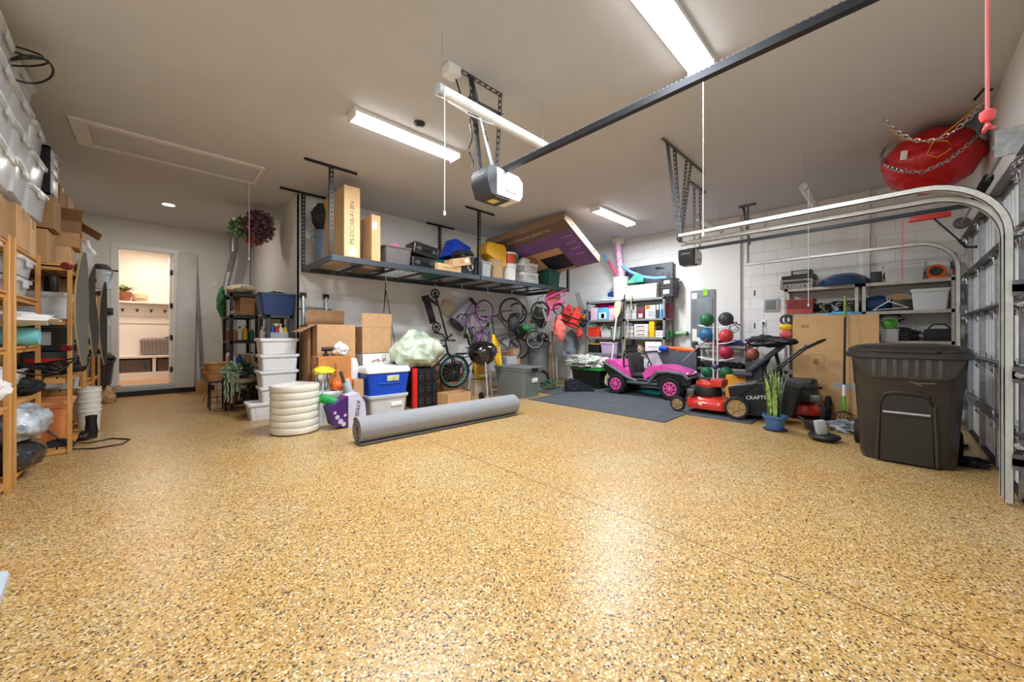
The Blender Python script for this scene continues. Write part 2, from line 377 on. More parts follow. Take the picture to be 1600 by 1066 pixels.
# ================================================================ garage doors
silver = mat('door_steel', (222,225,228), .4, .15, var=.04)
def garage_door(name, x0, x1, tracks, r=.36):
    root = bpy.data.objects.new(name, None); COL.objects.link(root); root.location = (x0, YF, 0); root['kind'] = 'structure'
    W = x1-x0; hs = .49
    for k in range(5):
        z = k*hs+.01; m = MB(); m.bx(0, -.03, z, W, -.008, z+hs-.006)
        nr = int(W/.15)
        for i in range(nr): m.bx(i*.15+.03, -.008, z+.03, i*.15+.12, .0, z+hs-.04)
        build('door_section', m, silver, root, smooth=False)
        a = MB()                                        # angle strut along the top of each section
        zs = z+hs-.02
        a.bx(.02, 0, zs-.05, W-.02, .012, zs).bx(.02, 0, zs-.006, W-.02, .085, zs)
        build('strut', a, galvd, root, smooth=False)
        for i in range(4):
            xx = .12+(W-.24)*i/3
            s = MB().bx(xx-.035, 0, z, xx+.035, .035, z+hs-.03)
            build('stile', s, galv, root, smooth=False)
            h = MB().box((xx, .045, z+hs-.1), (.09, .02, .07), .003).cyl((xx-.06, .06, z+hs-.06), (xx+.06, .06, z+hs-.06), .011).box((xx, .05, z+hs+.0), (.07, .015, .05), .003)
            h.cyl((xx-.03, .055, z+hs-.11), (xx-.03, .065, z+hs-.11), .01).cyl((xx+.03, .055, z+hs-.11), (xx+.03, .065, z+hs-.11), .01)
            build('hinge', h, chrome, root)
        for sx in (.02, W-.02):
            build('roller', MB().cyl((sx-.06, .07, z+.43), (sx+.04, .07, z+.43), .006).cyl((sx-.03, .07, z+.43), (sx-.01, .07, z+.43), .024), chrome, root)
    build('bottom_seal', MB().bx(0, -.03, 0, W, .03, .03), rubber, root, smooth=False)
    for tx, yend, zt in tracks:
        lx = tx-x0; y0 = .11
        path = [Vector((lx, y0, .03)), Vector((lx, y0, zt-r))]+[Vector((lx, y0+r-r*math.cos(a), zt-r+r*math.sin(a))) for a in [R(10*i) for i in range(1, 10)]]+[Vector((lx, yend-YF, zt))]
        m = MB()
        for dx in (-.022, .022):
            m2 = []
            for i in range(len(path)):
                a = path[max(0, i-1)]; b = path[min(len(path)-1, i+1)]; d = (b-a).normalized(); nrm = Vector((0, d.z, -d.y))
                m2.append((path[i]-nrm*.022, path[i]+nrm*.022))
            if dx < 0:
                vs = []
                for p, q in m2:
                    for s_ in (-.02, .0): vs += [p+Vector((s_, 0, 0)), q+Vector((s_, 0, 0))]
                n = len(m2); fs = []
                for i in range(n-1):
                    b = i*4; c = b+4
                    fs += [[b, c, c+1, b+1], [b+2, b+3, c+3, c+2], [b, b+2, c+2, c], [b+1, c+1, c+3, b+3]]
                m.add(vs, fs)
            else:
                for sgn in (0, 1):
                    vs = []
                    for pq in m2:
                        p = pq[sgn]; vs += [p+Vector((-.02, 0, 0)), p+Vector((.025, 0, 0)), p+Vector((.025, 0, 0))+(pq[1-sgn]-p)*.3, p+Vector((-.02, 0, 0))+(pq[1-sgn]-p)*.1]
                    n = len(m2); fs = []
                    for i in range(n-1):
                        b = i*4; c = b+4
                        for k in range(4): fs.append([b+k, b+(k+1) % 4, c+(k+1) % 4, c+k])
                    m.add(vs, fs)
        build('track', m, mat('track_steel', (214,214,208), .35, .45, var=.08, scale=14), root)
        for z in (.3, .9, 1.5):
            build('track_bracket', MB().bx(lx-.05, .0, z, lx+.05, .1, z+.05).bx(lx-.05, 0, z-.03, lx-.04, .1, z+.08), galvd, root, smooth=False)
    return root
garage_door('door_2', 4.4, 7.4, [(4.45, 1.75, 2.27), (7.36, 1.8, 2.42)])
garage_door('door_3', .14, 4.3, [(4.31, 1.72, 2.335)], .42)
# torsion spring above the far door
t = T('torsion_spring_assembly', 'black coiled torsion spring on a steel shaft above the far garage door', 'spring', (4.5, YF+.08, 2.62))
build('shaft', MB().cyl((0, 0, 0), (2.9, 0, 0), .0125), galv, t)
sp = MB(); pts = [(.9+.9*i/260, .032*math.cos(i*.9), .032*math.sin(i*.9)) for i in range(261)]; sp.tube(pts, .006, 5); build('spring', sp, blackm, t)
for x in (.06, 2.84): build('cable_drum', MB().lathe([(.02, -.03), (.06, -.03), (.075, 0), (.06, .025), (.02, .025)], (x, 0, 0), 20, 'X'), galvd, t)
build('bearing_plate', MB().box((.0, -.0, 0), (.01, .14, .2)), galv, t)
# ceiling hangers
def perf(m, p0, p1, w=.032):
    p0 = Vector(p0); p1 = Vector(p1); d = p1-p0; L = d.length; n = max(2, int(L/.06))
    q = d.to_track_quat('Z', 'Y')
    for sx in (-1, 1):
        a = q @ Vector((sx*w*.36, 0, 0)); m.bar(p0+a, p1+a, w*.28, .003)
    for i in range(n):
        c0 = p0+d*((i+.0)/n); m.bar(c0, c0+d.normalized()*.03, w*.5, .003)
    a = q @ Vector((w*.5, w*.4, 0)); m.bar(p0+a, p1+a, .003, w*.8)
    return m
t = T('track_hanger', 'slotted grey angle iron hanger holding the two near white door tracks from the ceiling', 'bracket', (4.8, 1.86, H))
build('ceiling_angle', MB().bx(-.62, -.02, -.035, .68, -.015, 0).bx(-.62, -.02, -.004, .68, .02, 0), galvd, t, smooth=False)
for a, b in (((-.5, 0, -.02), (-.5, -.13, -1.17)), ((-.28, 0, -.02), (-.46, -.14, -1.16)), ((.1, 0, -.02), (-.36, -.1, -1.16)), ((.25, 0, -.02), (-.34, -.1, -1.16))):
    build('slotted_strut', perf(MB(), a, b), galvd, t, smooth=False)
build('cross_bar', perf(MB(), (-.52, -.14, -1.17), (-.3, -.1, -1.17)), galvd, t, smooth=False)
t = T('track_hanger', 'slotted steel hanger beside the block wall holding the far door track', 'bracket', (7.38, 1.76, H))
build('ceiling_angle', MB().bx(-.02, -.1, -.03, .04, .15, 0), galvd, t, smooth=False)
build('slotted_strut', perf(MB(), (0, 0, -.02), (0, 0, -1.02)), galvd, t, smooth=False)
build('diagonal_brace', perf(MB(), (.03, .1, -.02), (.0, .0, -.7)), galvd, t, smooth=False)
# openers
def opener(loc, label, lab2, rail_len, withtext):
    t = T('garage_door_opener', label, 'door opener', loc)
    sh = MB(); sh.prism([(-.1, -.11), (.16, -.11), (.2, -.06), (.2, .06), (.15, .1), (-.1, .11)], -.1, .1, 'Y'); 
    build('housing', sh, white, t, label='white rounded housing')
    dk = MB(); dk.prism([(-.2, -.02), (-.16, -.12), (-.1, -.125), (-.1, .115), (-.18, .1), (-.2, .06)], -.105, .105, 'Y'); dk.bx(-.1, -.09, -.128, .06, .1, -.112)
    build('light_cover', dk, dgrey, t, label='dark grey end cover')
    build('warning_label', MB().bx(-.08, -.03, -.1295, .0, .05, -.128), mat('yellow_label', (222,210,130), .5), t)
    build('lens_panel', MB().prism([(.0, -.06), (.13, -.06), (.12, -.02), (.0, -.03)], -.101, -.104, 'Y'), lgrey, t)
    rl = MB(); rl.bx(-.02, -rail_len, .1, .02, .05, .14)
    build('rail', rl, mat('rail_black', (52,54,60), .4, .5), t)
    if withtext:
        n = int(rail_len/.0254); tt = MB()
        for i in range(n): tt.box((0, -rail_len+i*.0254, .147), (.016, .012, .014))
        build('drive_belt', tt, greym, t, smooth=False)
        M4 = Matrix.Translation((-.2005, .0, .045)) @ Matrix(((0,0,-1,0),(-1,0,0,0),(0,1,0,0),(0,0,0,1)))
        build('lettering', MB().text('LiftMaster', .034, M4), white, t)
    else:
        build('lettering', MB().text('LiftMaster', .03, Matrix.Translation((-.2005, .0, .03)) @ Matrix(((0,0,-1,0),(-1,0,0,0),(0,1,0,0),(0,0,0,1)))), white, t)
    return t
t1 = opener((2.1, 2.35, 2.46), 'white and dark grey garage door opener with long black rail, nearer the camera', '', 2.95, True)
t2 = opener((5.95, 2.2, 2.4), 'smaller looking garage door opener with black rail under the white door tracks', '', 2.8, False)
t = T('opener_hanger', 'slotted steel bracket hanging the near garage door opener', 'bracket', (2.1, 2.5, H))
build('ceiling_angle', perf(MB(), (-.22, .08, -.0), (.24, .08, -.0), .05), galvd, t, smooth=False)
build('drop_frame', perf(MB().bar((-.1, .08, 0), (-.1, .08, -.02), .04, .04), (-.12, .08, -.2), (.24, .06, -.2), .05), galvd, t, smooth=False)
for a, b in (((-.12, .08, 0), (-.1, -.02, -.86)), ((.24, .08, 0), (.1, -.02, -.86)), ((-.1, .08, -.02), (.1, .0, -.86))):
    build('slotted_strut', perf(MB(), a, b, .035), galvd, t, smooth=False)
cb = MB(); cb.tube([Vector((-.14+.02*math.sin(i*1.1), .04+.015*math.cos(i*.9), -.05-i*.04)) for i in range(20)], .006, 6)
build('power_cable', cb, black, t)
t = T('opener_hanger', 'slotted steel bracket above the far garage door opener', 'bracket', (5.95, 2.1, H))
for sx in (-.12, .12): build('slotted_strut', perf(MB(), (sx, 0, 0), (sx*.9, 0, -.92)), galvd, t, smooth=False)
build('ceiling_angle', MB().bx(-.3, -.02, -.03, .3, .02, 0), galvd, t)
# trolley, arm and cords on the far rail
t = T('trolley_arm', 'red trolley with black bent arm on the far opener rail', 'door arm', (5.95, -.25, 2.46))
build('trolley', MB().box((0, 0, 0), (.06, .3, .05), .008), red, t, label='red trolley')
build('arm', MB().bar((0, -.03, -.02), (0, -.2, -.28), .03, .012).tube([(0, -.2, -.28), (.02, -.25, -.36), (0, -.32, -.37)], .014), blackm, t)
S('release_cord', 'thin red release cord hanging from the far opener rail', 'cord', MB().tube([(0, 0, 0), (.005, 0, -.3), (0, 0, -.66)], .004), red, (5.93, -.05, 2.48))
t = T('release_cord', 'pale red rope with a knotted handle hanging at the top right near the camera', 'cord', (2.07, -.22, 2.58))
build('rope', MB().tube([(0, 0, 0), (.002, 0, -.3), (0, 0, -.6)], .0055), mat('faded_red_rope', (228,120,120), .7), t)
build('handle', MB().lathe([(.008, -.6), (.018, -.608), (.02, -.62), (.015, -.638), (.006, -.64)], n=14).tube([(0, 0, -.65), (-.02, .01, -.68), (-.03, .0, -.67), (0, 0, -.65), (.03, -.01, -.655), (.05, -.02, -.65)], .006), mat('coral_handle', (226,84,84), .6), t)
# hanging unlit tubes
def tube_light(loc, label, ln=1.22, r=.042):
    t = T('hanging_tube_light', label, 'light', loc)
    build('tube', MB().lathe([(r*.96, 0), (r, .02), (r, ln-.02), (r*.96, ln)], n=18, axis='X'), frost if False else mat('tube_white', (232,232,230), .3), t)
    build('end_cap', MB().lathe([(r*.5, -.012), (r+.002, -.012), (r+.002, .03), (r*.9, .03)], n=18, axis='X'), lgrey, t)
    build('end_cap', MB().lathe([(r*.9, ln-.03), (r+.002, ln-.03), (r+.002, ln+.012), (r*.5, ln+.012)], n=18, axis='X'), lgrey, t)
    build('hanging_wire', MB().tube([(.03, 0, r), (.03, .0, H-loc[2])], .0018, 5), galv, t)
    build('hanging_wire', MB().tube([(ln-.05, 0, r), (ln-.05, .0, H-loc[2])], .0018, 5), galv, t)
    build('power_cord', MB().tube([(0, 0, -.01), (.1, .01, -r-.01), (.3, .0, -r-.03), (.5, .01, -r-.01), (.62, 0, -r+.01)], .004, 6), white, t)
    return t
tube_light((1.52, 2.36, 3.03), 'unlit white tube light hung on wires above the near door opener')
tube_light((5.76, .79, 3.03), 'unlit white tube light hung over the white door tracks, nearest the red bag')
tube_light((5.95, 2.14, 3.03), 'unlit white tube light partly hidden behind the slotted track hanger')
def cord(loc, ln, label, m=white):
    t = T('pull_cord', label, 'cord', loc)
    build('string', MB().tube([(0, 0, 0), (.002, .001, -ln*.5), (0, 0, -ln)], .003, 6), m, t)
    build('knob', MB().lathe([(.003, 0), (.009, -.012), (.01, -.03), (.004, -.04)], (0, 0, -ln), 10), m, t)
cord((1.54, 2.31, 2.99), .87, 'white pull cord hanging below the near end of the unlit tube light')
cord((3.1, 1.05, H-.1), 1.35, 'long white pull cord hanging in front of the door tracks')
cord((5.74, .74, 2.99), 1.4, 'thin white pull cord hanging above the stereo shelf')
cord((1.0, 6.58, H-.02), 1.1, 'white pull cord of the attic hatch hanging by the dried wreath')
t = T('smoke_detector', 'dark round detector on the ceiling beside the lit light', 'detector', (2.03, 3.52, H))
build('base', MB().cyl((0, 0, -.012), (0, 0, 0), .06, n=20), dgrey, t); build('dome', MB().lathe([(.055, -.012), (.045, -.03), (.0, -.036)], n=20), black, t)
t = T('junction_box', 'white wall box with a cable by the near opener bracket', 'electrical box', (1.8, 2.6, H))
build('box', MB().box((0, 0, -.04), (.12, .12, .08), .008), white, t); build('cable', MB().tube([(.04, 0, -.06), (.1, .0, -.2), (.12, -.1, -.4), (.2, -.1, -.46)], .007), black, t)
# red sling bag on chains
def chain(m, pts, r=.0035, link=.03):
    P = [Vector(p) for p in pts]; i = 0
    for a, b in zip(P, P[1:]):
        n = max(1, int((b-a).length/(link*.72))); d = (b-a)/n
        for k in range(n):
            c = a+d*(k+.5); q = d.to_track_quat('X', 'Z'); m.M = Matrix.Translation(c) @ q.to_matrix().to_4x4() @ Matrix.Rotation(R(90)*(i % 2), 4, 'X') @ Matrix.Diagonal((1.5, 1, 1, 1))
            m.torus((0, 0, 0), link*.36, r, 'Z', 10, 5); i += 1
    m.M = None; return m
def hang(p0, p1, sag, n=14):
    p0 = Vector(p0); p1 = Vector(p1); return [p0.lerp(p1, i/n)-Vector((0, 0, sag*4*(i/n)*(1-i/n))) for i in range(n+1)]
t = T('storage_bag', 'large red fabric bag slung in chains under the ceiling in the right corner', 'bag', (6.14, -.26, 3.11))
rb = MB().lump((0, 0, 0), (.44, .37, .31), 4, .12, 1.5, 56, 36, .1)
build('bag_body', rb, mat('red_nylon', (196,22,30), .4, var=.1, bump=.5, bscale=7), t, label='glossy red fabric')
build('drawstring', MB().tube([(-.5, .3, .3), (-.46, .22, .16), (-.47, .1, .1), (-.48, 0, .06), (-.47, -.1, .02), (-.46, -.12, -.06), (-.47, -.03, -.12), (-.49, .04, -.07), (-.48, .0, .04), (-.47, -.1, .12), (-.5, -.25, .24), (-.55, -.36, .33)], .007), mat('yellow_rope', (232,150,40), .7), t, label='yellow cord')
build('tag', MB().box((-.42, .2, -.0), (.012, .05, .09), .002, (0, R(-15), R(20))), paper, t)
S('hanging_chain', 'steel chain slung under the red bag nearer the camera', 'chain', chain(MB(), hang((5.44, .1, H), (5.42, -.62, H-.02), .36, 16), link=.045, r=.005), chrome)
S('hanging_chain', 'steel chain slung under the red bag farther from the camera', 'chain', chain(MB(), [(6.35, .09, H), (6.1, .12, 3.3), (5.85, .08, 3.08), (5.68, -.05, 2.93), (5.62, -.2, 2.86), (5.64, -.35, 2.92), (5.76, -.5, 3.08), (6.0, -.6, 3.26), (6.3, -.64, H-.06)], link=.045, r=.005), chrome)
S('bungee_strap', 'black strap with a hook fixed beside the red bag', 'strap', MB().tube([(5.42, -.5, H-.1), (5.42, -.56, H-.02), (5.4, -.6, H-.06)], .012), black)
# white conduit on block wall, electric things on wall
t = T('electric_panel', 'grey electric panel with a lime sticker on the white wall', 'electric panel', (XR-.055, 2.67, 0), R(0))
p0 = at(1080, 455, x=XR-.05); p1 = at(1118, 535, x=XR-.05)
ly0, ly1 = p1.y-2.67, p0.y-2.67; lz0, lz1 = .98, p0.z
build('cabinet', MB().bx(-.02, ly0, lz0, 0, ly1, lz1, .003), mat('panel_grey', (112,120,124), .5), t)
build('panel_door', MB().bx(-.03, ly0+.05, lz0+.18, -.02, ly1-.12, lz1-.16, .003), mat('panel_grey2', (120,128,132), .45), t)
build('latch', MB().box((-.034, ly0+.09, (lz0+lz1)/2), (.008, .02, .06), .002), black, t)
build('sticker', MB().bx(-.032, ly0+.13, lz1-.12, -.03, ly0+.22, lz1+.02), lime, t, label='lime green note'); build('label', MB().bx(-.022, ly1-.12, lz1-.17, -.02, ly1-.02, lz1-.05), paper, t); build('label', MB().bx(-.022, ly1-.2, lz0+.1, -.02, ly1-.03, lz0+.35), paper, t)
t = T('irrigation_controller', 'small open grey utility box on the block wall left of the stereo shelf', 'utility box', tuple(at(1206, 478, x=XR-.03)))
build('case', MB().bx(0, -.1, -.1, .03, .13, .13, .01), lgrey, t); build('inner_panel', MB().bx(-.004, -.06, -.07, 0, .1, .1, .005), grey, t)
t = T('wall_outlet', 'white outlet plate with a black plug and cord, left of the shelf', 'outlet', tuple(at(1193, 505, x=XR-.004)))
build('plate', MB().box((0, 0, 0), (.008, .08, .12), .002), white, t); build('plug', MB().box((-.02, 0, 0), (.03, .03, .04), .004).tube([(-.03, 0, -.01), (-.04, 0, -.15), (-.03, -.05, -.4)], .006), black, t)
for u, v in ((1133, 462), (1179, 458), (1133, 509), (1179, 509)):
    S('wall_slot', 'short black slot in the block wall, %s %s of four' % ('upper' if v < 480 else 'lower', 'left' if u < 1150 else 'right'), 'slot', MB().box((0, 0, 0), (.006, .02, .1), .002), black, tuple(at(u, v, x=XR-.004)), group='black slots in the block wall')
S('electrical_conduit', 'thin white conduit with a fitting near the ceiling of the block wall', 'conduit', MB().cyl((0, 0, -.45), (0, 0, 0), .012).box((0, 0, -.45), (.04, .05, .07), .004), white, tuple(at(1193, 322, x=XR-.03)))
# ================================================================ generators
def rloop(w, d, r, z, n=4, c=(0, 0)):
    r = min(r, w*.49, d*.49); out = []
    for (sx, sy, a0) in ((1, 1, 0), (-1, 1, 90), (-1, -1, 180), (1, -1, 270)):
        for i in range(n+1):
            a = R(a0+90*i/n); out.append((c[0]+sx*(w/2-r)+r*math.cos(a), c[1]+sy*(d/2-r)+r*math.sin(a), z))
    return out
def loft(mb, loops, cap0=True, cap1=True):
    n = len(loops[0]); vs = [p for l in loops for p in l]; fs = []
    for j in range(len(loops)-1):
        for i in range(n): fs.append([j*n+i, j*n+(i+1) % n, (j+1)*n+(i+1) % n, (j+1)*n+i])
    if cap0: fs.append(list(range(n))[::-1])
    if cap1: fs.append([(len(loops)-1)*n+i for i in range(n)])
    return mb.add(vs, fs)
def tub(w, d, h, taper=.86, r=.04, wall=.006, lip=.012, ribs=0):
    m = MB(); k = taper; f = lambda t: k+(1-k)*t
    L = [rloop(w*k, d*k, r*k, 0), rloop(w*f(.9), d*f(.9), r, h*.9), rloop(w+lip*0, d+lip*0, r, h*.9), rloop(w+2*lip, d+2*lip, r+lip, h*.92), rloop(w+2*lip, d+2*lip, r+lip, h), rloop(w-2*wall, d-2*wall, r, h), rloop(w*k-2*wall, d*k-2*wall, r*k, wall)]
    loft(m, L)
    for i in range(ribs):
        x = -w*.36+w*.72*i/(max(1, ribs-1))
        for s in (-1, 1): m.bar((x*k, s*d*k/2, .01), (x, s*d/2*.995, h*.88), .012, .008)
    return m
def lidm_(w, d, h=.03, r=.05, inset=True):
    m = MB(); L = [rloop(w, d, r, -h*.5), rloop(w+.012, d+.012, r, -h*.5), rloop(w+.012, d+.012, r, h*.3), rloop(w-.01, d-.01, r, h*.5)]
    if inset: L += [rloop(w-.05, d-.05, r*.8, h*.5), rloop(w-.06, d-.06, r*.8, h*.25)]
    return loft(m, L)
def tote(label, loc, size, rz=0, m=grey, lm=None, cat='storage bin', name='storage_tote', taper=.86, ribs=0, latch=None, group=None, sticker=None, rot=None, fill=None):
    t = T(name, label, cat, loc, rz, group, rot); w, d, h = size
    build('body', tub(w, d, h, taper, min(w, d)*.1, ribs=ribs), m, t)
    if lm: build('lid', lidm_(w+.03, d+.03, .04, min(w, d)*.11).M and MB() or (lambda q: (setattr(q, 'v', [v+Vector((0, 0, h+.014)) for v in q.v]), q)[1])(lidm_(w+.03, d+.03, .036, min(w, d)*.11)), lm, t)
    if latch:
        for s in (-1, 1): build('latch', MB().box((s*(w/2+.018), 0, h-.02), (.016, d*.3, .06), .005), latch, t)
    if sticker: build('label', MB().box((sticker[0], -d/2*(taper+(1-taper)*.6)-.004, h*.55), (w*.3, .012, h*.22), .001), sticker[1], t)
    if fill:
        nm, ct, lb, fm = fill
        S(nm, lb, ct, MB().lump((0, 0, 0), (w*.36, d*.36, h*.4), int(loc[0]*37+loc[1]*11) % 50, .2, 2.5, 20, 12, .15, flat=-h*.33), fm, (loc[0], loc[1], loc[2]+h*.42), rz)
    return t
def carton(label, loc, size, rz=0, m=None, open_=0, mark=None, group=None, rot=None, tp=True, name='cardboard_box', flaps=(50, 130, 70, 120), stripe=None):
    m = m or card; t = T(name, label, 'box', loc, rz, group, rot); w, d, h = size
    if open_:
        b = MB(); th = .005
        b.bx(-w/2, -d/2, 0, w/2, d/2, th).bx(-w/2, -d/2, 0, w/2, -d/2+th, h).bx(-w/2, d/2-th, 0, w/2, d/2, h).bx(-w/2, -d/2, 0, -w/2+th, d/2, h).bx(w/2-th, -d/2, 0, w/2, d/2, h)
        build('body', b, m, t, smooth=False)
        fl = min(w, d)*.48
        for i, (hx, hy, ax) in enumerate(((0, -d/2, 'y-'), (0, d/2, 'y+'), (-w/2, 0, 'x-'), (w/2, 0, 'x+'))):
            an = flaps[i]
            if an is None: continue
            a = R(an); s = -1 if '-' in ax else 1; dx = math.cos(a)*fl*(1); dz = math.sin(a)*fl; f = MB()
            if 'y' in ax: f.quad((-w/2, hy, h), (w/2, hy, h), (w/2, hy+s*dx, h+dz), (-w/2, hy+s*dx, h+dz), .004)
            else: f.quad((hx, -d/2, h), (hx, d/2, h), (hx+s*dx, d/2, h+dz), (hx+s*dx, -d/2, h+dz), .004)
            build('flap', f, m, t, smooth=False)
    else:
        build('body', MB().box((0, 0, h/2), (w, d, h), .003, seg=1), m, t, smooth=False)
        if tp:
            tm = MB().bx(-w/2-.001, -.025, h-.0005, w/2+.001, .025, h+.001).bx(-w/2-.0015, -.025, h*.75, -w/2+.001, .025, h+.001).bx(w/2-.001, -.025, h*.75, w/2+.0015, .025, h+.001)
            build('tape', tm, tape, t, smooth=False)
    if mark:
        txt, face, sz, mm = mark
        if face == 'y-': M4 = Matrix.Translation((0, -d/2-.001, h*.5)) @ Matrix.Rotation(R(90), 4, 'X')
        elif face == 'x-': M4 = Matrix.Translation((-w/2-.001, 0, h*.5)) @ Matrix.Rotation(R(-90), 4, 'Z') @ Matrix.Rotation(R(90), 4, 'X')
        elif face == 'x+': M4 = Matrix.Translation((w/2+.001, 0, h*.5)) @ Matrix.Rotation(R(90), 4, 'Z') @ Matrix.Rotation(R(90), 4, 'X')
        elif face == 'y-v': M4 = Matrix.Translation((0, -d/2-.001, h*.5)) @ Matrix.Rotation(R(90), 4, 'X') @ Matrix.Rotation(R(90), 4, 'Z')
        build('printed_mark', MB().text(txt, sz, M4), mm, t, smooth=False)
    if stripe:
        face, z0, z1, a0, a1, sm = stripe
        q = MB()
        if face == 'y-': q.bx(-w/2+w*a0, -d/2-.0015, h*z0, -w/2+w*a1, -d/2, h*z1)
        elif face == 'x-': q.bx(-w/2-.0015, -d/2+d*a0, h*z0, -w/2, -d/2+d*a1, h*z1)
        build('label', q, sm, t, smooth=False)
    return t
def pail(label, loc, r=.15, h=.37, m=white, lm=None, handle=True, group=None, name='bucket', cat='bucket', rot=None, taper=.86):
    t = T(name, label, cat, loc, random.random()*3, group, rot)
    build('body', MB().lathe([(0, .003), (r*taper, .003), (r*.97, h*.8), (r*1.04, h*.8), (r*1.04, h*.86), (r*.99, h*.87), (r, h*.97), (r*1.05, h*.98), (r*1.05, h), (r*.96, h), (r*taper*.95, .01), (0, .01)], n=28), m, t)
    if lm: build('lid', MB().lathe([(0, h+.012), (r*.9, h+.012), (r*.92, h+.02), (r*1.06, h+.02), (r*1.08, h-.02), (r*1.06, h-.02)], n=28), lm, t)
    if handle: build('handle', MB().tube([(r*1.05*math.cos(a), -r*.25*math.sin(a)*1.0-.0, h*.86-r*1.*math.sin(a)) for a in [R(180*i/12) for i in range(13)]], .003, 6), galv, t)
    return t
def bottle(label, loc, m=white, cm=red, h=.24, r=.04, kind='spray', group=None, lab=None, rz=0):
    t = T('bottle' if kind != 'spray' else 'spray_bottle', label, 'bottle', loc, rz, group)
    build('body', MB().lathe([(0, .002), (r, .004), (r, h*.55), (r*.8, h*.68), (r*.35, h*.76), (r*.35, h*.82)], n=14), m, t)
    if kind == 'spray': build('spray_head', MB().cyl((0, 0, h*.8), (0, 0, h*.88), r*.42).box((-.012, 0, h*.93), (r*1.7, r*.5, h*.08), .004).box((-r*.6, 0, h*.85), (r*.2, r*.3, h*.12), .002, (0, .3, 0)), cm, t)
    else: build('cap', MB().cyl((0, 0, h*.8), (0, 0, h*.92), r*.45, n=12), cm, t)
    if lab: build('label', MB().lathe([(r*1.01, h*.15), (r*1.015, h*.16), (r*1.015, h*.48), (r*1.01, h*.49)], n=14), lab, t)
    return t
def sack(name, label, cat, loc, r, m, seed=1, amp=.3, fold=.2, rz=0, kind=None, fr=2.2, bump=None):
    return S(name, label, cat, MB().lump((0, 0, 0), r, seed, amp, fr, 36, 22, fold, flat=-r[2]*.85), m, (loc[0], loc[1], loc[2]+r[2]*.85), rz, kind=kind)
# ================================================================ left wall shelving
def rack_wood(label, x0, x1, y0, y1, levels, H_, mids=()):
    t = T('wooden_shelving_unit', label, 'shelving unit', ((x0+x1)/2, (y0+y1)/2, 0))
    cx, cy = (x0+x1)/2, (y0+y1)/2
    for x in (x0, x1):
        for y in (y0, y1): build('post', MB().box((x-cx, y-cy, H_/2), (.032, .045, H_), .003, seg=1), pine, t)
    for y in (y0, y1):
        for z in levels+[H_-.03]:
            build('end_rail', MB().bx(x0-cx+.016, y-cy-.01, z-.045, x1-cx-.016, y-cy+.01, z), pinex, t, smooth=False)
    for z in levels:
        s = MB(); n = 5; W = (x1-x0)
        for i in range(n): s.bx(x0-cx-.01+W*i/n+.004, y0-cy+.015, z, x0-cx+W*(i+1)/n-.004+.01, y1-cy-.015, z+.016)
        s.bx(x1-cx-.03, y0-cy+.02, z-.035, x1-cx-.012, y1-cy-.02, z)
        build('shelf', s, piney, t, smooth=False)
    return t
rack_wood('pine shelving unit nearest the camera at the left edge, under the clear bins', -1.2, -.81, 3.6, 4.72, [.06, .64, 1.09, 1.52, 1.9], 1.97)
rack_wood('pine shelving unit second from the camera, holding the stuffed clear garbage bag', -1.2, -.8, 4.82, 5.7, [.06, .64, 1.09, 1.52, 1.9], 1.97)
rack_wood('pine shelving unit with the orange tote on its bottom shelf', -1.05, -.62, 5.86, 7.0, [.05, .76, 1.35, 1.9], 1.96)
rack_wood('pine shelving unit behind the middle longboard', -1.1, -.66, 7.15, 8.4, [.06, .5, 1.0, 1.5, 1.9], 1.96)
rack_wood('pine shelving unit farthest from the camera, beside the mudroom wall', -1.12, -.68, 8.52, 9.45, [.06, .5, 1.0, 1.5, 1.9], 1.96)
# clear bins stacked to the ceiling
def cbin(label, loc, size, rz, seed, fm, fl):
    return tote(label, loc, size, rz, clear, frost, latch=frost, taper=.9, name='clear_storage_bin', fill=('packed_clothes' if fl is None else fl[0], 'contents' if fl is None else fl[1], (('clothes in '+('' if 0 else 'the ') if fl is None else fl[2])+label.split('frosted ')[-1]) , fm))
greyish = mat('grey_cloth', (150,152,156), .9, var=.2, bump=.3, bscale=20); darkcl = mat('dark_cloth', (44,44,48), .9, var=.25, bump=.3, bscale=20)
whitecl = mat('white_cloth', (226,224,220), .85, var=.08, bump=.4, bscale=14); bluecl = mat('blue_cloth', (60,92,140), .85, var=.2, bump=.3, bscale=16)
tancl = mat('tan_cloth', (188,166,136), .85, var=.15, bump=.3, bscale=16)
zz = [2.3, 2.58, 2.86, 3.13]
nm = ['lowest', 'second', 'third', 'topmost']
for i, z in enumerate(zz):
    cbin('frosted clear bin in the near column, %s tier' % nm[i], (-.98, 4.92+.02*i, z), (.42, .56, .235 if i < 3 else .2), R(3-2*i), i, [whitecl, greyish, whitecl, whitecl][i], None)
    if i < 3: cbin('frosted clear bin in the far column, %s tier' % nm[i], (-.97, 5.52, z-.02), (.4, .5, .235), R(-4+3*i), i+5, [greyish, whitecl, greyish][i], None)
for i in range(4):
    cbin('frosted clear bin at the very left edge, %s tier' % nm[i], (-.96, 4.28, zz[i]-.05+.0), (.44, .6, .225 if i<3 else .19), R(2), i+9, [whitecl, greyish, whitecl, greyish][i], None)
carton('brown carton on the near pine shelf under the clear bins', (-.99, 4.5, 1.92), (.38, .42, .3), 0, cardd)
carton('brown carton with a torn flap on the shelf top beside the near post', (-.98, 5.1, 1.92), (.38, .44, .34), 0, card)
carton('narrow pale carton under the far column of clear bins', (-.98, 5.5, 1.92), (.36, .26, .34), 0, cardl)
t = T('coiled_cable', 'black looped cable coil hung from the topmost clear bins against the ceiling', 'cable', (-.7, 4.55, 3.33))
cbm = MB()
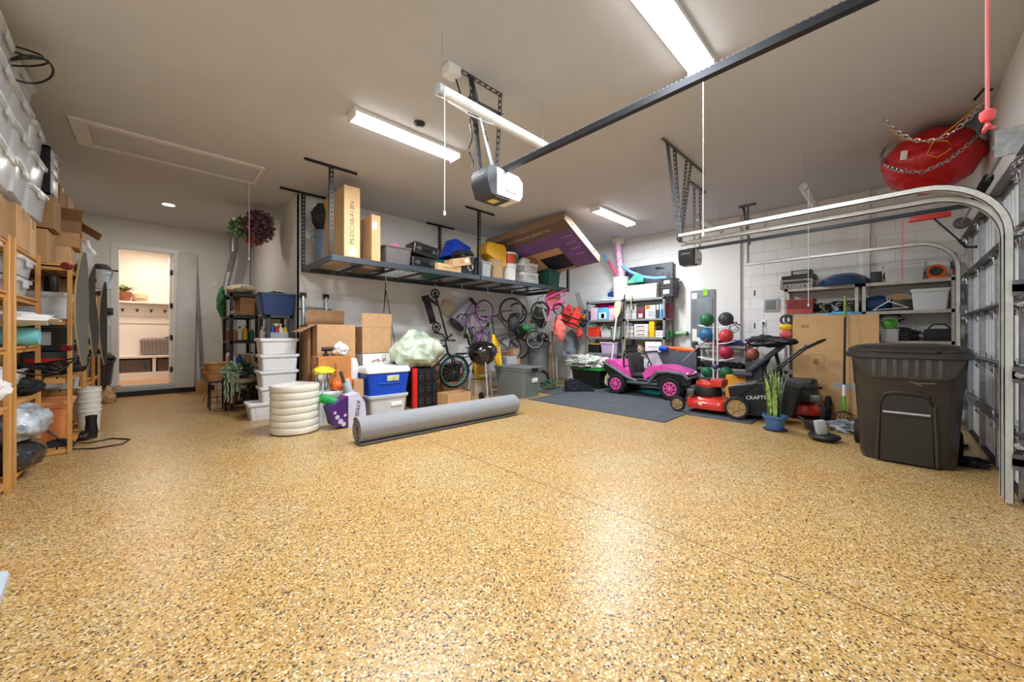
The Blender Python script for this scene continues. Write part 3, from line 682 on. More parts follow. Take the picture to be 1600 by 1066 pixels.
for k in range(3): cbm.tube([(.085*math.cos(a)*(1+.14*k)+.01*k, .10*math.sin(a)*(1+.25*k)+.05*math.sin(k), -.05*k+.07*math.sin(a+k)) for a in [R(15*i) for i in range(24)]], .0075, 6, closed=True)
cbm.tube([(-.1, -.02, 0), (-.2, -.05, -.03), (-.22, -.1, -.08)], .008)
build('loops', cbm, black, t)
# drawer tower
t = T('drawer_unit', 'black plastic drawer unit with grey drawers on top of the boxes, beside the clear bins', 'drawers', (-.9, 6.05, 2.62))
build('frame', MB().bx(-.17, -.15, 0, .15, .15, .012).bx(-.17, -.15, .46, .15, .15, .48).bx(-.17, -.15, 0, .15, -.14, .48).bx(-.17, .14, 0, .15, .15, .48).bx(-.17, -.15, 0, -.16, .15, .48), black, t, smooth=False)
for z0, z1 in ((.015, .22), (.23, .34), (.35, .45)):
    d = build('drawer', MB().bx(-.15, -.135, z0, .165, .135, z1, .008), frost, t); build('handle', MB().box((.175, 0, z1-.03), (.02, .09, .015), .004), lgrey, d)
bx = [((-.93, 6.05, 1.92), (.34, .42, .33), 'tall brown carton under the drawer unit', card, 0, None),
 ((-.9, 6.05, 2.27), (.36, .36, .33), 'brown carton with black tape directly below the drawer unit', cardd, 0, None),
 ((-.84, 6.5, 1.93), (.36, .4, .24), 'wide brown carton on the third pine unit, left of the longboards', cardl, 0, ('', )),
 ((-.82, 6.62, 2.19), (.4, .4, .16), 'flat brown carton with black tape, mid height of the carton pile', card, 3, None),
 ((-.86, 6.95, 2.37), (.42, .46, .18), 'large open flapped carton slanting on the carton pile', cardd, 8, None),
 ((-.9, 6.6, 2.64), (.3, .3, .24), 'dark brown carton beside the drawer unit, near top of the pile', cardd, 0, None),
 ((-.93, 7.2, 2.6), (.36, .4, .3), 'brown carton tilted at the top of the far pile', card, 0, None),
 ((-.9, 7.7, 1.93), (.38, .5, .28), 'pale carton at the bottom of the far carton pile', cardl, 0, None),
 ((-.9, 7.7, 2.23), (.36, .46, .3), 'brown carton second from bottom of the far carton pile', card, 0, None),
 ((-.95, 7.75, 2.55), (.36, .4, .26), 'brown carton third from bottom of the far carton pile', cardd, 0, None),
 ((-.9, 8.3, 1.93), (.36, .4, .42), 'upright carton with a reddish side behind the white bags', card, 0, None),
 ((-.92, 8.3, 2.37), (.34, .4, .3), 'reddish brown carton on the farthest pile near the ceiling', mat('cardboard_red', (176,112,84), .8), 0, None),
 ((-.95, 8.9, 1.93), (.34, .5, .5), 'last brown carton on top of the farthest pine unit', cardd, 0, None)]
for loc, sz, lb, m, rz, _ in bx:
    if 'open flapped' in lb: carton(lb, loc, sz, R(rz), m, open_=1, flaps=(30, 60, None, -35))
    else: carton(lb, loc, sz, R(rz), m)
for i, (x, y, z) in enumerate(((-.62, 6.18, 2.36), (-.6, 6.4, 2.19))):
    pass
sack('plastic_bag', 'crumpled white plastic bag on the far pine unit above the white bucket', 'bag', (-.72, 7.35, 1.92), (.14, .2, .26), whitecl, 3)
sack('plastic_bag', 'pale plastic bag stuffed on the far pile beside the reddish carton', 'bag', (-.72, 8.05, 2.2), (.1, .16, .18), whitecl, 8)
pail('white bucket under a black cap on top of the far pine unit', (-.6, 8.75, 1.93), .13, .3, mat('pale_blue_plastic', (206,222,236), .4), None)
S('baseball_cap', 'black cap resting on the pale bucket', 'cap', MB().lathe([(0, .1), (.06, .09), (.1, .05), (.115, 0), (.11, 0), (.09, .045), (0, .09)], n=18).box((.12, 0, .004), (.13, .16, .008), .003), darkcl, (-.6, 8.75, 2.235))
# first units' shelves
for i, (y, z, c) in enumerate(((4.2, 1.54, whitecl), (5.25, 1.54, bluecl))):
    cbin('frosted clear bin on the upper shelf of the %s pine unit, lower one' % ('near', 'second')[i], (-.98, y, z), (.32, .48, .12), 0, i+3, c, None)
    cbin('frosted clear bin on the upper shelf of the %s pine unit, upper one' % ('near', 'second')[i], (-.97, y, z+.17), (.34, .5, .13), 0, i+13, greyish if i else c, None)
S('rolled_mat', 'aqua rolled mat sticking out of the second pine unit', 'mat', MB().lathe([(.02, -.22), (.07, -.22), (.075, -.2), (.075, .2), (.07, .22), (.02, .22)], n=20, axis='X'), mat('aqua_foam', (120,202,208), .7), (-.94, 5.2, 1.19))
S('folded_blanket', 'white folded cloth hanging over the middle shelf of the second pine unit', 'blanket', MB().lump((0, 0, 0), (.24, .3, .06), 5, .3, 3, 30, 12, .2), whitecl, (-.88, 5.15, 1.34))
S('folded_towels', 'light blue folded towels on the middle shelf of the nearest pine unit', 'towels', MB().box((0, 0, .05), (.3, .4, .08), .03).box((.01, 0, .13), (.29, .38, .07), .03), mat('blue_towel', (120,170,200), .9, bump=.3), (-1, 4.3, 1.11))
carton('small brown carton on the middle shelf of the second pine unit', (-1.02, 5.5, 1.11), (.28, .24, .16), 0, cardd)
sack('plastic_bag', 'white plastic bag of clothes in a basket on the lower shelf, second pine unit', 'bag', (-1.0, 5.1, .665), (.15, .2, .16), whitecl, 6, .25)
tote('frosted basket beside the white bag on the second pine unit', (-1.0, 5.48, .66), (.3, .3, .24), 0, frost, name='plastic_basket', cat='basket')
sack('plastic_bag', 'pale plastic bag on the lower shelf of the nearest pine unit', 'bag', (-.98, 4.35, .67), (.2, .3, .17), whitecl, 9, .35)
t = sack('garbage_bag', 'clear garbage bag stuffed with pale blue clothes bulging from the second pine unit', 'bag', (-.82, 5.15, .33), (.165, .26, .15), mat('bagged_blue_clothes', (150,166,186), .3, var=.3, scale=12, c2=(206,214,222), bump=.5, bscale=16, coat=.6), 12, .2, .16)
sack('garbage_bag', 'clear garbage bag with black contents below the pale blue one', 'bag', (-.83, 5.15, .08), (.15, .25, .13), mat('bagged_black_clothes', (42,42,46), .25, var=.5, scale=12, bump=.5, bscale=16, coat=.6), 14, .2, .16)
tote('black crate with a yellow rim at the very left edge', (-1.0, 4.4, .08), (.3, .36, .26), 0, black, yellow, name='storage_tote')
S('draped_cloth', 'white cloth draped over the yellow rimmed crate', 'cloth', MB().lump((0, 0, 0), (.13, .16, .06), 21, .3, 3, 28, 12, .2), whitecl, (-.95, 4.45, .4))
# black pile on the lower shelf
S('power_tool', 'black power tool with a round nozzle on the pine unit above the orange tote', 'tool', MB().lathe([(.03, -.12), (.06, -.12), (.065, 0), (.05, .14), (.03, .16)], (0, 0, .07), 18, 'X').box((-.02, 0, .17), (.16, .05, .04), .015).cyl((-.08, 0, .1), (-.08, 0, .18), .018).cyl((.06, 0, .1), (.05, 0, .18), .016), black, (-.7, 6.25, .78))
for i, (x, y, z, r3, c, lb) in enumerate(((-.86, 5.5, .67, (.12, .16, .07), darkcl, 'black bag flopping over the second pine unit beside its far post'), (-.84, 6.3, .78, (.14, .24, .08), darkcl, 'black jacket heaped on the pine unit above the orange tote'), (-.82, 6.7, .78, (.14, .14, .1), darkcl, 'black backpack at the back of the pine unit above the orange tote'))):
    S('soft_bag', lb, 'bag', MB().lump((0, 0, 0), r3, i+30, .35, 3, 30, 16, .25), c, (x, y, z+r3[2]*.9))
cb = MB()
for k in range(5):
    pts = [(.18*math.cos(a+k)+.02*k, .17*math.sin(a)+.03*k, .02+.015*k+.03*math.sin(2*a+k)) for a in [R(20*i) for i in range(18)]]
    cb.tube(pts, .009, 6, closed=True)
S('coiled_hose', 'black hose coiled on the lower shelf of the second pine unit', 'hose', cb, black, (-.82, 5.35, .86))
tote('orange tote on the bottom shelf of the third pine unit', (-.84, 6.2, .07), (.38, .5, .42), 0, mat('orange_tote', (226,140,80), .45), mat('orange_tote_lid', (232,150,92), .45))
S('extension_cord', 'black cord looping over the floor from under the pine shelves', 'cord', MB().tube([(-.82, 5.98, .3), (-.7, 5.9, .15), (-.6, 5.92, .02), (-.45, 5.86, .008), (-.25, 5.9, .008), (-.2, 6.1, .008), (-.35, 6.3, .008), (-.52, 6.2, .008), (-.7, 6.1, .07)], .008, 6), black)
S('shoe', 'dark rounded shoe under the orange tote shelf', 'shoe', MB().lump((0, 0, 0), (.11, .07, .07), 3, .1, 2), darkcl, (-.7, 5.96, .07))
t = carton('black product box with a white figure printed on it, third pine unit', (-.82, 6.05, .78+0), (.34, .3, .0+.01), 0, black) if False else None
for (y, z, w, d, h, m, lb, mk) in ((6.1, 1.0, .32, .3, .24, black, 'black product box with a pale printed panel on the third pine unit', ('CAFE', 'x+', .06, white)), (6.45, 1.0, .3, .24, .18, blue, 'blue product box beside the black one on the third pine unit', None), (6.75, 1.0, .3, .2, .2, white, 'white product box at the far end of the third pine unit', None)):
    pass
carton('black product box with a pale printed panel on the third pine unit', (-.8, 6.1, .78+.26), (.32, .3, .24), 0, black, tp=False, stripe=('y-', .25, .8, .35, .65, lgrey))
carton('dark product box with a red stripe lying under the black one', (-.78, 6.08, .78+.12), (.32, .36, .13), 0, dgrey, tp=False, stripe=('y-', .2, .5, .1, .9, red))
carton('blue product box on the middle of the third pine unit', (-.8, 6.5, .9), (.3, .26, .2), 0, blue, tp=False)
S('laptop_stack', 'stack of thin blue and grey folders on the black product box', 'folders', MB().box((0, 0, .01), (.3, .26, .015), .003).box((.01, .02, .028), (.29, .25, .014), .003, (0, 0, .1)).box((0, 0, .05), (.28, .24, .02), .004, (0, .05, -.1)), mat('folder_blue', (88,120,160), .5), (-.78, 6.12, 1.285))
cbin('frosted clear bin of papers on the third pine unit below the top shelf', (-.83, 6.2, 1.37), (.38, .5, .24), 0, 40, paper, ('loose_papers', 'papers', 'papers in the '))
carton('upright brown carton inside the third pine unit near the top', (-.84, 6.68, 1.37), (.34, .3, .42), 0, cardd)
for i, (y, m, lb) in enumerate(((6.0, black, 'black roll of tape'), (6.9, white, 'white cylinder tin'))):
    S('tin', lb+' standing on the third pine unit below the top', 'tin', MB().lathe([(0, 0), (.05, 0), (.052, .01), (.052, .15), (.05, .16), (0, .16)], n=18), m, (-.76+.04*i, y+.03, 1.64 if i == 0 else 1.37))
# far units
far = [(-.85, 7.4, .52, (.3, .3, .25), 'white', white), (-.85, 7.8, .52, (.3, .32, .3), 'navy', navy), (-.86, 8.15, .52, (.3, .28, .2), 'tan', cardl), (-.85, 7.45, 1.02, (.3, .34, .3), 'pale green', mat('pale_green', (170,206,160), .5)), (-.85, 7.9, 1.02, (.3, .36, .26), 'white', offw), (-.86, 7.5, 1.52, (.3, .38, .28), 'white', white), (-.86, 8.0, 1.52, (.3, .36, .3), 'orange', orange),
       (-.88, 8.8, .52, (.3, .4, .3), 'grey', grey), (-.88, 9.2, .52, (.3, .3, .2), 'black', black), (-.88, 8.85, 1.02, (.3, .4, .3), 'lime', lime), (-.88, 9.22, 1.02, (.3, .26, .3), 'blue', blue), (-.88, 8.8, 1.52, (.3, .38, .26), 'grey', lgrey), (-.88, 9.2, 1.52, (.3, .28, .3), 'brown', cardd)]
for k, (x, y, z, sz, cn, m) in enumerate(far):
    un = 'fourth' if y < 8.45 else 'farthest'; lv = {.52: 'lower', 1.02: 'middle', 1.52: 'upper'}[z]
    tote('%s bin on the %s shelf of the %s pine unit, %s' % (cn, lv, un, 'near end' if (y < 7.6 or 8.5 < y < 9) else 'far end' if y > 8.1 else 'middle'), (x, y, z), sz, 0, m, m if k % 2 else None)
for i in range(3):
    pail('white bucket in the nested stack by the pine posts, %s' % ('bottom', 'middle', 'top')[i], (-.58, 6.93, .02+.12*i), .105, .3, offw, None, handle=(i == 2))
S('boot', 'black boot leaning by the white bucket stack', 'boot', MB().lathe([(0, 0), (.05, 0), (.055, .08), (.045, .18), (.05, .26), (.04, .26), (.035, .08), (0, .06)], n=16).lump((.06, -.02, .05), (.14, .06, .055), 3, .1), black, (-.53, 6.55, .0), R(-100))
S('folded_clothes', 'white folded clothes at the foot of the farthest pine unit', 'clothes', MB().box((0, 0, .04), (.28, .3, .08), .03).box((0, .01, .12), (.27, .28, .08), .03), whitecl, (-.88, 8.9, .08))
carton('low brown carton on the bottom shelf of the fourth pine unit', (-.88, 7.7, .08), (.34, .6, .3), 0, cardd)
# longboards
def longboard(label, loc, ln, rz, dm, wm, S_shape=0.):
    t = T('longboard', label, 'skateboard', loc, rz, None)
    n = 26; wd = .082; m = MB(); vs = []
    for i in range(n+1):
        s = i/n; z = s*ln; w = wd*math.sin(PI*min(1, max(.02, s*.98+.01)))**.55; off = S_shape*math.sin(s*2*PI)*.03
        cup = .02*math.sin(PI*s)
        vs += [(-.006-cup, -w+off, z), (.006-cup, -w+off, z), (.006-cup, w+off, z), (-.006-cup, w+off, z)]
    fs = [[0,1,2,3], [n*4+3, n*4+2, n*4+1, n*4]]
    for i in range(n):
        for k in range(4): fs.append([i*4+k, i*4+(k+1) % 4, i*4+4+(k+1) % 4, i*4+4+k])
    m.add(vs, fs); build('deck', m, mat('deck_edge', (196,170,124), .5), t, label='pale wooden edge')
    g = MB(); vs2 = [Vector(v)+Vector((.003, 0, 0)) if j % 4 in (1, 2) else Vector(v)+Vector((.0115, 0, 0)) for j, v in enumerate(vs)]
    vs2 = []
    for i in range(n+1):
        a = Vector(vs[i*4+1]); b = Vector(vs[i*4+2]); c = (a+b)/2
        vs2 += [c+(a-c)*.93, c+(a-c)*.93+Vector((.003, 0, 0)), c+(b-c)*.93+Vector((.003, 0, 0)), c+(b-c)*.93]
    g.add(vs2, fs); build('grip_tape', g, dm, t)
    for z in (.16*ln, .86*ln):
        tr = build('truck', MB().box((-.045, 0, z), (.03, .06, .07), .006).cyl((-.07, -.09, z), (-.07, .09, z), .007), galvd, t)
        for s in (-1, 1): build('wheel', MB().cyl((-.07, s*.09-.022, z), (-.07, s*.09+.022, z), .034, n=18), wm, tr)
    return t
grip = mat('grip_grey', (92,88,80), .85, bump=.2, bscale=200); grip2 = mat('grip_dark', (66,64,62), .85, bump=.2, bscale=200)
longboard('longboard with dark red wheels hung upright, nearest of three on the pine posts', (-.5, 5.58, .9), 1.12, R(-28), grip, mat('maroon_wheel', (120,30,34), .4))
longboard('longboard hung upright with a curved pale edge, middle of three', (-.5, 6.42, .97), 1.02, R(-25), grip2, black, 1)
longboard('longboard hung upright, farthest of three, by the dark laundry tote', (-.48, 7.42, .8), 1.12, R(-22), grip2, black)
# by the mudroom wall
p = at(168, 628, y=9.75)
carton('brown carton on the floor left of the mudroom step', (-.78, 9.9, 0), (.34, .5, .24), 0, cardd, open_=1, flaps=(20, 100, 60, 10))
sack('paper_bag', 'small torn tan paper bag left of the mudroom step', 'bag', (-.6, 9.72, 0), (.09, .1, .15), cardl, 4, .4)
tote('dark ribbed laundry tote standing on cartons left of the mudroom door', (-.74, 9.95, .3), (.42, .55, .45), 0, mat('charcoal_plastic', (58,54,52), .5), None, ribs=6, taper=.8, name='laundry_basket', cat='basket')
S('crumpled_jacket', 'dark grey jacket heaped on the laundry tote', 'jacket', MB().lump((0, 0, 0), (.22, .28, .09), 33, .3, 3, 30, 14, .25), mat('grey_jacket', (84,80,80), .9, bump=.4, bscale=14), (-.74, 9.95, .8))
t = T('keypad', 'black wall keypad left of the mudroom door', 'keypad', tuple(at(170, 487, y=YM-.012)))
build('plate', MB().box((0, 0, 0), (.12, .024, .14), .006), black, t); build('screen', MB().box((0, -.013, .02), (.07, .004, .05), .001), dgrey, t)
t = T('light_switch', 'white double light switch left of the mudroom door', 'switch', tuple(at(170, 506, y=YM-.004)))
build('plate', MB().box((0, 0, 0), (.1, .008, .12), .002), white, t); build('rocker', MB().box((0, -.006, 0), (.03, .006, .06), .001), white, t)
t = T('light_switch', 'white switch plate on the wall right of the leaning boards', 'switch', tuple(at(336, 444, y=YM-.004)))
build('plate', MB().box((0, 0, 0), (.09, .008, .12), .002), white, t); build('rocker', MB().box((0, -.006, 0), (.03, .006, .06), .001), white, t)
# plastic item at the lower left edge
tote('translucent blue grey plastic bin cut off by the lower left edge', (-.635, 1.98, .0), (.5, .6, .3), R(4), mat('blue_frost', (196,206,214), .3, alpha=.75), mat('blue_frost_lid', (186,198,208), .3, alpha=.85))
# ================================================================ mudroom
t = T('door', 'white door leaf opened inwards on four black hinges', 'door', (DX1-.017, YM+.125, DZ0))
build('leaf', MB().bx(-.045, 0, .01, -.003, .8, DZ1-DZ0-.02, .002), trimw, t)
for z in (.28, .95, 1.62, 2.32): build('hinge', MB().box((-.022, -.006, z), (.05, .012, .11), .002).cyl((-.005, -.012, z-.055), (-.005, -.012, z+.055), .009), black, t)
build('handle', MB().cyl((-.045, .72, .95), (-.1, .72, .95), .013).tube([(-.1, .72, .95), (-.11, .69, .95), (-.11, .6, .95)], .009).cyl((-.045, .72, .95), (-.055, .72, .95), .03), black, t)
bc = at(225, 600, y=MY-.5)
t = T('mudroom_bench', 'built in white bench with two basket cubbies inside the mudroom', 'bench', (0, MY, DZ0))
bw = 1.5
build('seat', MB().bx(-1.2, -.5, .48, 1.2, -.005, .53, .004), warm, t)
build('cubby_frame', MB().bx(-1.2, -.48, .0, 1.2, -.01, .12).bx(-1.2, -.48, .12, 1.2, -.45, .16).bx(-1.2, -.03, .12, 1.2, -.01, .48).bx(-.63, -.48, .16, -.57, -.01, .48).bx(-.03, -.48, .16, .03, -.01, .48).bx(.57, -.48, .16, .63, -.01, .48), warm, t, smooth=False)
build('back_panel', MB().bx(-1.2, -.03, .53, 1.2, -.005, 1.5).bx(-1.2, -.05, 1.28, 1.2, -.03, 1.4).bx(-1.2, -.05, 1.62, 1.2, -.03, 1.72), warm, t, smooth=False)
build('shelf', MB().bx(-1.2, -.26, 1.74, 1.2, -.005, 1.78), warm, t, smooth=False)
build('coat_rail', MB().bx(-1.2, -.045, 1.45, 1.2, -.005, 1.74), warm, t, smooth=False)
hk = T('coat_hook', 'black double coat hook on the white mudroom rail', 'hook', (-.52, MY-.05, 0+DZ0+1.56), group='coat hooks in the mudroom')
build('hook', MB().box((0, 0, .02), (.03, .008, .06), .002).tube([(0, -.01, 0), (0, -.05, -.01), (0, -.07, .03)], .008).tube([(-.03, -.04, .05), (0, -.01, .03), (.03, -.04, .05)], .007), black, hk)
hk['label'] = 'black double coat hook at the left end of the white mudroom rail'
for i in range(1, 5): dup(hk, (-.52+.235*i, MY-.05, DZ0+1.56), 0, 'black double coat hook on the mudroom rail, %s from the left' % ['', 'second', 'third', 'fourth', 'last'][i])
for i, x in enumerate((-.3, .3)):
    t = T('storage_basket', 'woven grey brown basket in the %s bench cubby' % ('left', 'right')[i], 'basket', (x-.0, MY-.26, DZ0+.125))
    build('body', tub(.5, .4, .32, .97, .02), mat('basket_weave', (112,98,92), .8, var=.25, scale=60, bump=.6, bscale=70), t)
    build('tag', MB().box((.16, -.2, .18), (.05, .008, .14), .002), dgrey, t)
t = S('pillow', 'grey striped lumbar pillow leaning on the mudroom bench', 'pillow', MB().box((0, 0, 0), (.66, .14, .4), .065, seg=5), stripe_mat('grey_stripe', (134,124,118), (158,146,140), 'X', 5, .9), (.1, MY-.17, DZ0+.74), rot=(R(12), R(-3), 0))
pp = at(193, 466, y=MY-.14)
t = T('potted_plant', 'leafy plant in a woven brown pot on the mudroom shelf', 'plant', (pp.x, MY-.15, DZ0+1.785))
build('pot', MB().lathe([(0, 0), (.1, 0), (.14, .2), (.12, .2), (.1, .16), (0, .16)], n=20), mat('brown_pot', (166,104,70), .8, var=.2, scale=50), t)
lf = MB()
for i in range(26):
    a = i*2.4; l = .16+.12*random.random(); e = .4+.7*random.random(); d = Vector((math.cos(a)*math.cos(e), .45*math.sin(a)*math.cos(e), math.sin(e)))
    b = Vector((0, 0, .2)); c = b+d*l; s = d.cross(Vector((0, 0, 1))).normalized()*.05; lf.add([b, b+d*l*.6+s, c+Vector((0, 0, -.02)), b+d*l*.6-s], [[0, 1, 2, 3]])
build('leaves', lf, mat('plant_yellow_green', (150,160,80), .5, var=.3, scale=15), t)
S('round_vase', 'pale round vase beside the potted plant on the mudroom shelf', 'vase', MB().lathe([(0, 0), (.08, 0), (.13, .07), (.12, .15), (.06, .2), (.05, .2), (.1, .1), (0, .04)], n=20), mat('pale_basket', (226,200,160), .8), (pp.x+.27, MY-.13, DZ0+1.785))
# leaning panels
wb = wood_mat('whitewash', (204,202,200), (222,221,219), 2, .6)
t = T('leaning_board', 'tall whitewashed panel with faint ruler marks leaning right of the mudroom door', 'panel', (.44, YM-.16, .11), rot=(R(-2.6), R(1.2), 0))
build('board', MB().box((.02, 0, 1.42), (.3, .03, 2.84), .003), mat('whitewash_plain', (214,213,212), .6, var=.05, scale=5), t); 
pm = MB()
for i in range(56): pm.bx(.14-(.04 if i % 5 else .07), -.017, .05+i*.05, .168, -.0152, .053+i*.05)
for i in range(56): pm.bx(-.128, -.017, .05+i*.05, -.128+(.02 if i % 5 else .04), -.0152, .053+i*.05)
build('ruler_marks', pm, lgrey, t, smooth=False)
t.children[0].location = (0, 0, 0)
S('leaning_plank', 'narrow grey plank leaning just right of the whitewashed panel', 'plank', MB().box((0, 0, 1.42), (.05, .03, 2.85), .002), wood_mat('grey_plank', (128,120,112), (160,152,146), 2, .7), (.75, YM-.16, .0), rot=(R(-2.6), R(-2.3), 0))
# ================================================================ back left corner
purpl = mat('dried_purple', (140,100,110), .8, var=.35, scale=14)
def leafball(n, r0, r1, sz, flat=1., seed=1, dirs=None):
    rr = random.Random(seed); m = MB()
    for i in range(n):
        d = Vector((rr.gauss(0, 1), rr.gauss(0, 1), rr.gauss(0, 1))).normalized()
        if dirs is not None and d.dot(dirs) < -.3: d = -d
        c = d*(r0+(r1-r0)*rr.random()); c.x *= flat
        s = Vector((rr.gauss(0, 1), rr.gauss(0, 1), rr.gauss(0, 1))).normalized(); u = d.cross(s).normalized()*sz*(.6+.7*rr.random()); v = (d+s*.7).normalized()*sz*1.5
        m.add([c-u*.4, c+v*.5+u*.2, c+v, c+v*.4-u*.7], [[0, 1, 2, 3]])
    return m
t = T('dried_wreath', 'bushy purple brown dried wreath hanging high in the back corner', 'wreath', (1.32, 7.75, 3.1))
build('dried_leaves', leafball(1500, .06, .26, .05, .8, 2), purpl, t, smooth=False)
g = leafball(170, .03, .15, .06, 1, 4); g.v = [v+Vector((-.24, .22, .0)) for v in g.v]; build('green_sprigs', g, leafg, t, smooth=False)
g = leafball(90, .02, .1, .05, 1, 5); g.v = [v+Vector((-.1, -.02, -.27)) for v in g.v]; build('rust_leaves', g, mat('rust_leaf', (170,96,60), .8, var=.3), t, smooth=False)
build('hanger', MB().tube([(.1, 0, .2), (.3, 0, .2), (.33, 0, .22)], .006), galv, t)
t = T('vent_duct', 'silver flexible vent duct coming down from the ceiling in the back corner', 'duct', (1.27, 10.2, 0))
build('collar', MB().lathe([(.075, 3.05), (.075, 3.42), (.13, 3.43), (.13, 3.455), (.0, 3.455)], n=20), galv, t)
pth = [Vector((0, 0, 3.08)), Vector((-.02, 0, 2.9)), Vector((-.08, 0, 2.6)), Vector((-.15, 0, 2.2)), Vector((-.17, .0, 1.6)), Vector((-.12, .05, 1.0))]
pp2 = []
for a, b in zip(pth, pth[1:]):
    for k in range(12): pp2.append(a.lerp(b, k/12))
build('flexible_hose', MB().tube(pp2, [.055 if i % 2 else .066 for i in range(len(pp2))], 14), galv, t)
S('wall_conduit', 'thin grey conduit running down the back corner', 'conduit', MB().cyl((0, 0, .1), (0, 0, 3.45), .013), galvd, (1.6, 10.35, 0))
def shelf_unit(label, c, size, levels, m, rz=0, slots=False, wire=False, name='shelving_unit', bm_=None, post=.035):
    t = T(name, label, 'shelving unit', (c[0], c[1], 0), rz); w, d, h = size; bm_ = bm_ or m
    for x in (-1, 1):
        for y in (-1, 1):
            p = MB()
            if slots:
                p.box((x*(w/2-.002), y*(d/2-post/2), h/2), (.004, post, h)).box((x*(w/2-post/2), y*(d/2-.002), h/2), (post, .004, h))
            else: p.box((x*(w/2-post/2), y*(d/2-post/2), h/2), (post, post, h), .004, seg=1)
            build('post', p, m, t, smooth=False)
    for z in levels:
        s = MB().bx(-w/2+.005, -d/2+.005, z-.012, w/2-.005, d/2-.005, z)
        s.bx(-w/2+.004, -d/2, z-.045, w/2-.004, -d/2+.006, z).bx(-w/2+.004, d/2-.006, z-.045, w/2-.004, d/2, z).bx(-w/2, -d/2+.004, z-.045, -w/2+.006, d/2-.004, z).bx(w/2-.006, -d/2+.004, z-.045, w/2, d/2-.004, z)
        build('shelf', s, bm_, t, smooth=False)
    return t
shelf_unit('black plastic shelving unit in the back left corner under the dried wreath', (1.16, 8.55), (.42, .95, 1.95), [.15, .68, 1.1, 1.55, 1.94], mat('black_shelf', (38,38,40), .6), post=.05)
shelf_unit('dark grey plastic shelf carrying the blue tote, beside the ladder', (1.44, 7.1), (.36, .62, 1.52), [.15, .65, 1.12, 1.52], dgrey, post=.05)
S('grey_cabinet', 'tall grey metal cabinet side behind the black shelving unit', 'cabinet', MB().box((0, 0, .8), (.14, .4, 1.6), .005), grey, (1.1, 9.6, 0))
t = tote('blue tote on top of the dark grey shelf beside the ladder', (1.42, 6.98, 1.525), (.52, .42, .34), 0, navy, None, taper=.8)
S('coiled_straps', 'dark tangle of straps in the blue tote', 'straps', MB().lump((0, 0, 0), (.2, .16, .07), 4, .4, 4), black, (1.42, 6.98, 1.83))
S('flower_bag', 'long pale yellow soft bag lying on top of the black shelving unit', 'bag', MB().lump((0, 0, 0), (.22, .46, .1), 9, .15, 2.5, 30, 14, .1), mat('pale_yellow_bag', (222,204,140), .6, var=.2, scale=8, c2=(226,216,190)), (1.17, 8.5, 2.04))
S('green_cloth', 'green cloth drooping from the left side of the black shelving unit', 'cloth', MB().lump((0, 0, 0), (.06, .16, .24), 10, .4, 3, 24, 16, .3), mat('green_cloth', (62,128,84), .7, var=.3), (.9, 8.75, 1.82))
carton('open brown carton on the upper shelf of the black shelving unit', (1.2, 8.25, 1.56), (.26, .3, .2), R(8), cardd, open_=1, flaps=(60, 70, 110, 60))
S('drying_rack', 'thin folded wire frame on the upper shelf of the black unit', 'wire rack', MB().tube([(0, 0, 0), (0, 0, .28), (.06, .1, .3), (.12, .2, 0), (0, .25, 0)], .006).tube([(0, .1, .02), (.1, -.1, .3)], .005), greym, (1.0, 8.4, 1.56))
for i, (x, y, z, r3, m, lb) in enumerate(((.98, 8.15, 1.56, (.03, .1, .04), pink, 'small pinkish gloves at the front of the upper shelf'), )):
    S('gloves', lb+' of the black unit', 'gloves', MB().lump((0, 0, 0), r3, i, .3, 3), offw, (x, y, z+.04))
cols = [('amber', mat('amber_plastic', (206,130,60), .3)), ('white', white), ('green', green), ('pink', mat('rose_plastic', (214,140,150), .4)), ('yellow', yellow), ('cream', cream), ('red', red), ('blue', blue)]
rr = random.Random(3); k = 0
spots = [(1.02, 8.16, 1.11, 0), (1.1, 8.14, 1.11, 1), (1.18, 8.15, 1.11, 4), (1.28, 8.15, 1.11, 2), (1.02, 8.35, 1.11, 3), (1.05, 8.6, 1.11, 5), (1.03, 8.85, 1.11, 6), (1.2, 8.9, 1.11, 1)]
pos = ['leftmost in front', 'second from left in front', 'third from left in front', 'rightmost in front', 'just behind the front left post', 'halfway back', 'far back left', 'far back right']
for i, (x, y, z, c) in enumerate(spots):
    bottle('%s bottle on the black unit\'s middle shelf, %s' % (cols[c][0], pos[i]), (x, y, z), cols[c][1], white if c != 1 else blue, .24+.03*(i % 3), .037, 'spray' if i % 2 == 0 else 'cap')
tote('dark green bin on the middle shelf of the black unit', (1.2, 8.36, 1.105), (.24, .3, .17), 0, dgreen, None)
for i, (x, y, c, h) in enumerate(((1.0, 8.15, 1, .22), (1.1, 8.16, 7, .18), (1.22, 8.15, 0, .2), (1.3, 8.3, 5, .22), (1.0, 8.5, 3, .2), (1.02, 8.8, 1, .24))):
    bottle('%s bottle on the lower shelf of the black unit, %s' % (cols[c][0], ['front left', 'front centre', 'front right', 'behind the front right post', 'middle left', 'far left'][i]), (x, y, .69), cols[c][1], [white, black][i % 2], h, .045, 'cap')
tote('frosted basket on the lower shelf of the black unit', (1.14, 8.45, .69), (.2, .3, .16), 0, frost)
t = T('spray_bottle_caddy', 'frosted caddy full of cleaning bottles on the dark grey shelf', 'caddy', (1.45, 6.98, 1.125))
build('tray', tub(.3, .26, .12, .9, .02), frost, t)
